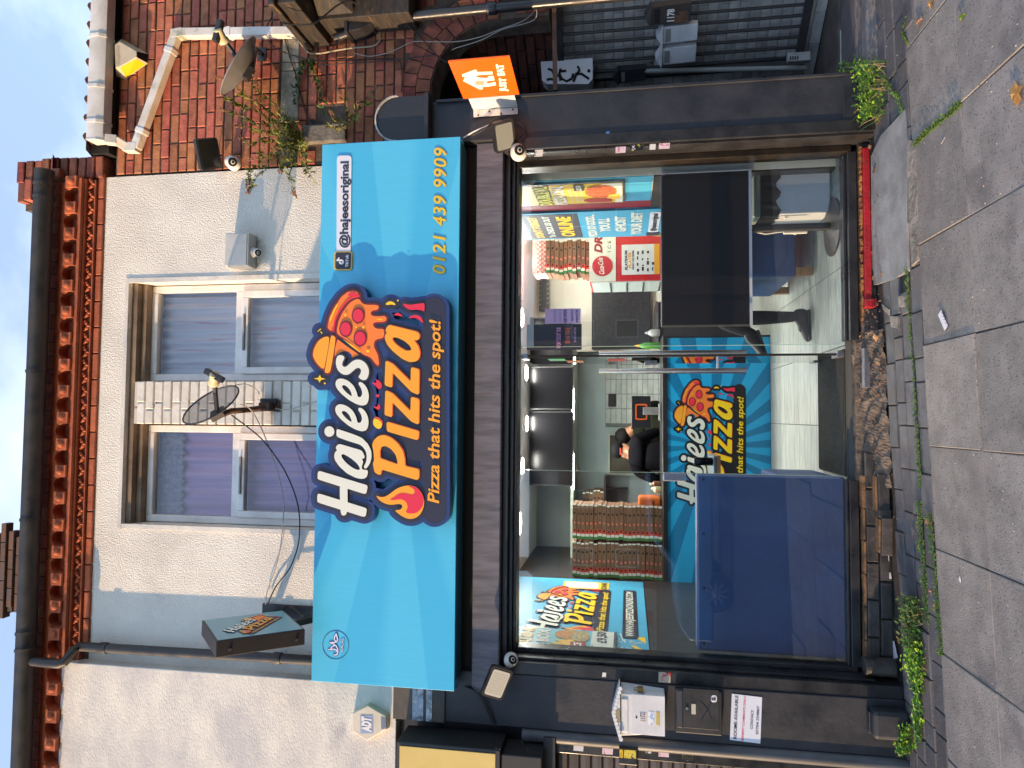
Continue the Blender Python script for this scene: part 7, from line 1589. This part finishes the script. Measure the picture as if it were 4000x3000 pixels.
# ================================================================= neighbour on the left: yellow lightbox, shutter housing, roller shutter
yb = thing('lightbox_sign', 'blank yellow shop lightbox in a chipped black frame at the left edge', 'shop sign', (-2.6,-.3,2.42))
m_chip = M('chipped_black_paint', srgb(44,42,42), .5, c2=srgb(196,194,188), scale=22, lo=.68, hi=.7, rvar=.2)
b = MB(); b.box(-3.6, -2.095, -.345, -.09, 2.39, 3.07); b.build('case', m_chip, yb, bevel=.006)
b = MB(); b.box(-3.6, -2.118, -.351, -.3455, 2.42, 3.045); b.build('panel', M('faded_yellow_panel', srgb(222,196,116), .5, c2=srgb(212,184,104), scale=3), yb)
hs_ = thing('shutter_box', 'black roller shutter housing under the yellow lightbox', 'shutter box', (-2.6,-.2,2.14))
b = MB(); b.box(-3.6, -2.125, -.33, -.1, 2.13, 2.385); b.build('housing', m_chip, hs_, bevel=.006)
b = MB(); b.box(-3.6, -2.06, -.19, -.1, 2.06, 2.135); b.build('guide_head', m_black, hs_)
b = MB(); b.box(-3.7, -2.032, .0, .1, -.1, 3.158); b.build('backing_wall', m_black, hs_)
rs = thing('roller_shutter', 'grey ribbed roller shutter of the next shop at the left edge', 'shutter', (-2.7,-.1,0))
m_slat = M('shutter_slat_paint', srgb(96,88,84), .45, c2=srgb(70,64,62), scale=5, stretch=(.5,1,1), rvar=.15)
sp = MB(); pf = [(0,-.036),(-.014,-.028),(-.018,0),(-.014,.028),(0,.036)]; sp.prism([(-.75,a,c) for a, c in pf], (1.5,0,0)); sp = sp.mesh('slat'); sp.materials.append(m_slat)
for k in range(28): inst(sp, 'slat', rs, (-2.93,-.075,2.02-.0745*k))
b = MB(); b.box(-2.178, -2.118, -.13, -.06, -.1, 2.06); b.build('guide_rail', m_black_gl, rs, bevel=.004)
b = MB(); b.box(-2.117, -2.035, -.10, .0, -.1, 2.06); b.build('frame_board', M('scraped_board', srgb(52,50,50), .5, c2=srgb(120,112,116), scale=5, lo=.5, hi=.75), rs)
kx = thing('key_switch', 'small black key switch box with yellow label on the shutter guide', 'switch box', (-2.1,-.14,1.62))
p0, p1 = at(92,2418,-.15), at(20,2490,-.15); b = MB(); b.box(p1.x, p0.x, -.19, -.131, p1.z, p0.z); b.build('case', m_black_gl, kx, bevel=.005)
q0, q1 = at(72,2437,-.191), at(36,2484,-.191); b = MB(); b.box(q1.x, q0.x, -.193, -.191, q1.z, q0.z); b.build('label', M('yellow_label', srgb(206,186,60), .5, c2=srgb(60,56,40), scale=50, lo=.55, hi=.6), kx)
letter('label_text', 'GOLDEN', (q1.x,-.193,q0.z+.008), (q0.x,-.193,q0.z+.008), .018, m_yel, kx, h=.001, up=(0,0,1), bold=.05)
sticker('white sticker high on the board beside the shutter', 68, 2240, 92, 2280, -.1325, m_swh)
sticker('torn pink sticker below it beside the shutter', 55, 2352, 75, 2395, -.1325, m_spk)
sticker('torn white paper beside the shutter under the key switch', 58, 2522, 92, 2545, -.1325, m_torn)
sticker('pink and white hand sticker on the left guide rail', 45, 2572, 72, 2614, -.1325, m_spk)
sticker('black and yellow sticker low on the left guide rail', 30, 2662, 58, 2708, -.1325, m_sbk)
# ================================================================= houses across the street (seen in the shop glass)
random.seed(5)
def row_house(label, x0, x1, y, h, mat, rm_):
    t = thing('street_house', label, 'house', ((x0+x1)/2, y-3, gz(0)-.2))
    b = MB(); b.box(x0, x1, y-6, y, -.3, h); b.build('wall', mat, t)
    b = MB(); b.prism([(x0-.05,y+.25,h),(x0-.05,y-6.25,h),(x0-.05,y-3,h+2.4)], (x1-x0+.1,0,0)); b.build('roof', rm_, t)
    n = 2
    for fl in (0, 1):
        for k in range(n):
            cx = x0+(k+.5)*(x1-x0)/n; z0 = .9+2.9*fl
            if fl == 0 and k == 1:
                d = MB(); d.box(cx-.45, cx+.45, y, y+.03, 0, 2.1); d.build('door', m_redp, t); continue
            f = MB(); f.box(cx-.6, cx+.6, y, y+.04, z0, z0+1.5); w_ = f.build('window', m_upvc, t); g_ = MB(); g_.box(cx-.52, cx+.52, y+.041, y+.045, z0+.08, z0+1.42); g_.build('pane', M('far_glass', srgb(60,70,80), .05), w_)
    c = MB(); c.box(x0+.2, x0+1.0, y-3.4, y-2.6, h+1.6, h+3.4); c.build('chimney', mat, t)
hm = [M('house_brick_%d' % k, srgb(*c), .9, c2=srgb(*[int(q*.75) for q in c]), scale=5) for k, c in enumerate(((150,92,74),(186,178,166),(140,84,66)))]
for k in range(7): row_house('%s terraced house across the street, seen only in reflections' % ('first','second','third','fourth','fifth','sixth','seventh')[k], -26+7.5*k, -18.5+7.5*k-.02, -42.0, 5.6+.25*(k % 3), hm[k % 3], MATS['roof_slate'])
def car(label, x, y, ln, col):
    t = thing('parked_car', label, 'car', (x, y, gz(x)-.14)); z = gz(x)-.14; L_ = ln/2; w = .86
    body = [(-L_,.35),(-L_,.75),(-L_+.25,.92),(-L_*.45,.98),(-L_*.18,1.42),(L_*.45,1.46),(L_*.86,1.0),(L_,.92),(L_,.35)]
    b = MB(); b.prism([(x+a, y-w, z+c) for a, c in body], (0,2*w,0)); b.build('body', col, t, bevel=.06, seg=3)
    g = [(-L_*.38,1.0),(-L_*.15,1.36),(L_*.42,1.40),(L_*.72,1.02)]
    b = MB(); b.prism([(x+a, y-w-.004, z+c) for a, c in g], (0,2*w+.008,0)); b.build('windows', M('car_glass', srgb(30,36,42), .05), t)
    for sx in (-.62, .62):
        for sy in (-1, 1):
            b = MB(); c = (x+sx*L_, y+sy*(w-.1), z+.32); b.lathe([(.2,-.1),(.32,-.09),(.32,.09),(.2,.1)], c, (0,1,0), 24); wh = b.build('wheel', m_black_pl, t, smooth=True)
            b = MB(); b.lathe([(.06,.0),(.06,.015),(.03,.03)], (c[0],c[1]+sy*.1,c[2]), (0,sy,0), 12)
            for k in range(10): a = k*math.pi/5; b.bar((c[0]+.04*math.cos(a),c[1]+sy*.105,c[2]+.04*math.sin(a)), (c[0]+.2*math.cos(a),c[1]+sy*.105,c[2]+.2*math.sin(a)), .035, .02, (0,1,0))
            b.build('rim', m_alu, wh)
car('pale blue car parked across from the shop, mirrored in the glass', -1.6, -8.3, 4.3, M('pale_blue_car_paint', srgb(120,150,184), .25, coat=.6))

# ================================================================= plants, weeds, litter
random.seed(21)
def leafmat(nm, c, c2): return M(nm, srgb(*c), .6, c2=srgb(*c2), scale=7, spec=.3)
m_leaf = leafmat('buddleia_leaf', (96,112,62), (150,150,66)); m_leaf_d = leafmat('ivy_leaf', (62,92,48), (84,112,54)); m_stem = M('green_stem', srgb(120,116,74), .7); m_seed = M('dry_flower', srgb(150,110,78), .9, c2=srgb(112,80,60), scale=20)
m_weed = leafmat('weed_leaf', (92,134,50), (66,104,38)); m_weed_y = leafmat('weed_leaf_bright', (168,196,54), (120,164,44)); m_dry = M('dry_grass', srgb(186,160,112), .8); m_moss = M('moss', srgb(92,116,44), .95, c2=srgb(66,88,34), scale=40)
def leaf(b, p, d, up, l, w, fold=.25):
    d = d.normalized(); s = d.cross(up)
    if s.length < 1e-3: s = d.cross(Vector((0,1,0)))
    s.normalize(); n = s.cross(d).normalized(); dr = -n*l*.12
    b.add([p, p+d*l*.35+s*w*.5+n*w*fold, p+d*l*.35-s*w*.5+n*w*fold, p+d*l+dr, p+d*l*.4, p+d*l*.72+s*w*.33+n*w*fold*.5+dr*.5, p+d*l*.72-s*w*.33+n*w*fold*.5+dr*.5], [(0,1,4),(0,4,2),(4,1,5,3),(4,3,6,2)])
def stem_path(a, b_, sag=.0, n=10, jig=.012):
    P = []
    for k in range(n+1):
        t = k/n; q = a.lerp(b_, t)+Vector((0,0,-sag*4*t*(1-t)*-1)); q += Vector((random.uniform(-jig,jig), random.uniform(-jig,jig)*.6, random.uniform(-jig,jig)))*min(t*3,1); P.append(q)
    return P
def shrub(name, label, root, tips, ll, lw, dens, lm=m_leaf, seed=True, r=.005):
    t = thing(name, label, 'plant', root); S, L_, F_ = MB(), MB(), MB(); root = Vector(root)
    for tip, sag in tips:
        tip = Vector(tip); P = stem_path(root, tip, sag, 12, .018); S.tube(P, [r*(1-.75*i/12) for i in range(13)], 5)
        n = int((tip-root).length*dens)
        for k in range(n):
            f = random.uniform(.12,1.0); i = min(int(f*12), 11); q = P[i].lerp(P[i+1], f*12-i); ax = (P[i+1]-P[i]).normalized()
            d = (ax*.5+Vector((random.uniform(-1,1), random.uniform(-1.2,.25), random.uniform(-.9,.7)))).normalized()
            leaf(L_, q, d, Vector((random.uniform(-.4,.4),-.6,.8)), ll*random.uniform(.5,1.2), lw*random.uniform(.7,1.2))
        if seed and random.random() < .75:
            ax = (P[-1]-P[-2]).normalized()
            for k in range(26): F_.ell(P[-1]+ax*random.uniform(-.02,.07)+Vector((random.uniform(-.012,.012),random.uniform(-.012,.012),random.uniform(-.012,.012))), .006,.006,.006, 5, 3)
    S.build('stems', m_stem, t, smooth=True); L_.build('leaves', lm, t)['kind'] = 'stuff'
    if F_.v: F_.build('flower_heads', m_seed, t)['kind'] = 'stuff'
    return t
W_ = lambda u, v, y=-.12: at(u, v, y)
shrub('buddleia', 'straggling buddleia growing out of the brick above the sign', W_(2470,1190,-.02), [(W_(2690,890,-.22),.02),(W_(2620,880,-.2),.0),(W_(2660,1000,-.15),.0),(W_(2560,900,-.2),.02),(W_(2500,940,-.25),.03),(W_(2440,960,-.2),.0),(W_(2300,960,-.25),.05),(W_(2270,980,-.2),.04),(W_(2380,1010,-.3),.03),(W_(2330,1100,-.3),.04),(W_(2250,1140,-.2),.05),(W_(2420,1080,-.3),.02),(W_(2590,1080,-.2),.02),(W_(2530,1050,-.28),.02),(W_(2300,1220,-.2),.05),(W_(2370,1190,-.32),.02),(W_(2480,1060,-.3),.03)], .062, .016, 120)
shrub('buddleia', 'small yellowing buddleia sprig above the rounded console', W_(2500,1350,-.03), [(W_(2610,1350,-.15),.0),(W_(2560,1400,-.2),.0),(W_(2640,1450,-.12),.0),(W_(2500,1270,-.2),.02),(W_(2540,1300,-.2),.0)], .06, .016, 110, leafmat('yellowing_leaf', (150,140,56), (104,110,58)))
shrub('ivy_strand', 'strand of green ivy hanging over the stone band', W_(2785,1200,-.02), [(W_(2690,1160,-.05),.0),(W_(2600,1150,-.05),.0),(W_(2640,1260,-.04),.0),(W_(2560,1270,-.05),.0)], .045, .032, 70, m_leaf_d, False, .003)
def clump(label, u0, u1, v0, v1, n, h, mats, blades=120, name='weed_clump', hang=True):
    c = atg((u0+u1)/2, (v0+v1)/2); t = thing(name, label, 'weeds', c); L_, B_, D_, Y_ = MB(), MB(), MB(), MB()
    for k in range(n):
        p = atg(random.uniform(u0,u1), random.uniform(v0,v1)); hh = random.uniform(.15,1)*h
        q = p+Vector((random.uniform(-.02,.02),random.uniform(-.02,.02),hh)); d = Vector((random.uniform(-1,1),random.uniform(-1,.4),random.uniform(-.2,.8)))
        leaf(L_ if random.random() < .7 else Y_, q, d, Vector((0,-.3,1)), random.uniform(.014,.032), random.uniform(.010,.02))
    for k in range(blades):
        p = atg(random.uniform(u0,u1), random.uniform(v0,v1)); d = Vector((random.uniform(-.7,.7),random.uniform(-.6,.3),random.uniform(.4,1.2))).normalized(); l = h*random.uniform(.7,1.7)
        (D_ if random.random() < .3 else B_).add([p+Vector((-.0025,0,0)), p+Vector((.0025,0,0)), p+d*l*.6+Vector((.002,0,0)), p+d*l-Vector((0,0,l*.15)), p+d*l*.6-Vector((.002,0,0))], [(0,1,2,3,4)])
    for nm, bb, mt in (('leaves', L_, mats[0]), ('young_leaves', Y_, mats[1]), ('blades', B_, mats[0]), ('dry_stalks', D_, m_dry)):
        if bb.v: bb.build(nm, mt, t)['kind'] = 'stuff'
clump('lush green weeds at the foot of the right pilaster', 2540, 2760, 3345, 3465, 900, .13, (m_weed, m_weed_y), 260)
clump('dry tangled weeds left of the lush clump by the pilaster', 2515, 2610, 3330, 3400, 160, .12, (m_weed, m_dry), 200)
clump('bushy dark green weeds below the left end of the plinth', 480, 665, 3555, 3605, 550, .06, (leafmat('dark_weed', (66,88,44), (96,112,54)), m_weed), 140)
clump('bright yellow-green dandelion leaves next to the dark weeds', 375, 475, 3555, 3620, 260, .05, (m_weed_y, m_weed), 20)
clump('small light green weeds at the far left by the post', 60, 160, 3545, 3570, 380, .07, (m_weed, m_weed_y), 30)
clump('trail of weeds along the paver joint left of the guard block', 90, 330, 3580, 3612, 260, .022, (m_weed, m_weed_y), 30)
clump('sprigs of weed between pavers in front of the left frame', 330, 420, 3585, 3620, 220, .05, (m_weed, m_weed_y), 20)
def joint(label, pts, w, n, h=.012, mats=(m_weed, m_moss)):
    P = [atg(*p) for p in pts]; t = thing('moss_strip', label, 'moss', P[0]); A, B_ = MB(), MB()
    for k in range(n):
        i = random.randrange(len(P)-1); q = P[i].lerp(P[i+1], random.random())+Vector((random.uniform(-w,w), random.uniform(-w,w), .002))
        if random.random() < .4: leaf(A, q+Vector((0,0,random.uniform(0,h))), Vector((random.uniform(-1,1),random.uniform(-1,.3),random.uniform(0,.8))), Vector((0,-.3,1)), random.uniform(.008,.02), random.uniform(.006,.012))
        else: s = random.uniform(.004,.009); B_.ell(q, s, s, s*.6, 5, 3)
    A.build('sprigs', mats[0], t)['kind'] = 'stuff'; B_.build('cushions', mats[1], t)['kind'] = 'stuff'
joint('green moss line along the paver joint before the doorway', [(1960,3545),(1780,3552),(1500,3573),(1250,3590),(1100,3598)], .006, 420)
joint('leafy moss line along the paver joint left of the doorway', [(1040,3596),(960,3600),(850,3608),(700,3620),(560,3628)], .010, 560, .02)
joint('grassy edge between pavers and slabs on the left', [(1000,3635),(900,3646),(700,3660),(560,3672),(440,3680)], .008, 420, .02)
joint('mossy slab joint running out from the concrete patch', [(2439,3575),(2490,3630),(2560,3715),(2595,3753)], .014, 420, .012, (m_moss, m_moss))
joint('green moss where the paver row meets the right weeds', [(2690,3462),(2640,3490),(2620,3515),(2560,3530)], .012, 200, .02)
joint('moss in paver joint at the right edge', [(2830,3550),(2870,3530),(2960,3555)], .006, 120, .01, (m_moss, m_moss))
# ---------------------------------------------------------------- fallen leaves and litter
def leaf_fall(label, u, v, l, w, mat, rz):
    p = atg(u, v, .004); pts = []; n = 12
    for k in range(n):
        a = 2*math.pi*k/n; r = 1+(.28 if k % 2 else -.2)*random.uniform(.6,1.2); x, y = math.cos(a)*l/2*r, math.sin(a)*w/2*r
        pts.append(p+Vector((x*math.cos(rz)-y*math.sin(rz), x*math.sin(rz)+y*math.cos(rz), random.uniform(.0,.012))))
    b = MB(); b.add([p+Vector((0,0,.004))]+pts, [(0, 1+k, 1+(k+1) % n) for k in range(n)])
    o = b.build('fallen_leaf', mat); o.modifiers.new('thick', 'SOLIDIFY').thickness = .0008; tag(o, label, 'leaf', 'fallen leaves on the pavement')
m_lo = M('orange_leaf', srgb(206,150,70), .7, c2=srgb(176,116,52), scale=30); m_lb = M('brown_leaf', srgb(176,130,92), .8, c2=srgb(140,98,66), scale=30); m_lg = M('green_leaf', srgb(130,150,44), .6)
leaf_fall('large orange leaf at the right edge of the pavement', 2635, 3975, .10, .06, m_lo, .4); leaf_fall('yellow-green leaf on the right slab', 2935, 3760, .07, .025, m_lg, 1.2)
leaf_fall('tan curled leaf among the pavers at the far right', 2915, 3597, .07, .02, m_lb, 1.5); leaf_fall('orange brown leaf near the top right paver strip', 2988, 3640, .05, .04, m_lo, .3)
leaf_fall('brown oak leaf beside the mossy edge left of the door', 958, 3630, .07, .04, m_lb, 1.4); leaf_fall('tan leaf on the mossy edge below the dark weeds', 625, 3655, .04, .035, m_lb, .6); leaf_fall('pale leaf by the weeds above the tan leaf', 690, 3640, .035, .02, m_lb, .2)
leaf_fall('pale orange dry leaf under the right weeds', 2528, 3432, .08, .035, m_lb, 1.3); leaf_fall('small yellow leaf left of the loose bricks', 500, 3512, .05, .02, m_lo, 1.0)
def paper(label, quad, name='paper_scrap', cat='litter', mat=None):
    b = MB(); P = [atg(u, v, .004+.003*(i % 2)) for i, (u, v) in enumerate(quad)]; b.prism(P, (0,0,-.0015)); o = b.build(name, mat or m_swh); tag(o, label, cat)
rc = thing('receipt', 'white paper receipt lying on the slab before the doorway', 'receipt', atg(1755,3685))
b = MB(); b.prism([atg(u, v, .005) for u, v in ((1789,3676),(1769,3664),(1709,3689),(1727,3702))], (0,0,-.001)); b.build('sheet', m_swh, rc)
b = MB()
for k in range(5):
    a_, c_ = atg(1778-13*k, 3676+5*k, .0056), atg(1776-13*k, 3684+4*k, .0056); b.bar(a_, c_, .0022, .0004)
b.build('print', m_ink, rc)['kind'] = 'stuff'
paper('small white scrap on the left slab', ((735,3744),(722,3751),(736,3753),(750,3748)))
paper('white chip of paper lying by the plinth, upper one', ((855,3458),(853,3470),(808,3472),(806,3460)))
paper('white chip of paper lying by the plinth, lower left one', ((765,3468),(763,3478),(738,3482),(740,3474)))
paper('crumpled white wrapper below the left end of the plinth', ((500,3470),(495,3492),(430,3506),(425,3490),(460,3478)))
paper('white flake of litter near the rubble under the doorway', ((1300,3442),(1297,3452),(1262,3455),(1264,3445)))
paper('tiny white stick on the right slab', ((2462,3690),(2464,3692),(2440,3678),(2438,3676)))
pl_ = MB(); random.seed(2)
for k in range(260):
    u, v = random.uniform(60,2950), random.uniform(3450,3980); p = atg(u, v, .001); s = random.uniform(.0015,.005)
    pl_.ell(p, s, s, s*.5, 5, 3)
tag(pl_.build('grit', M('pale_grit', srgb(190,180,166), .9, c2=srgb(96,86,78), scale=3, lo=.45, hi=.55)), 'scattered pale grit and crumbs on the pavement', kind='stuff')
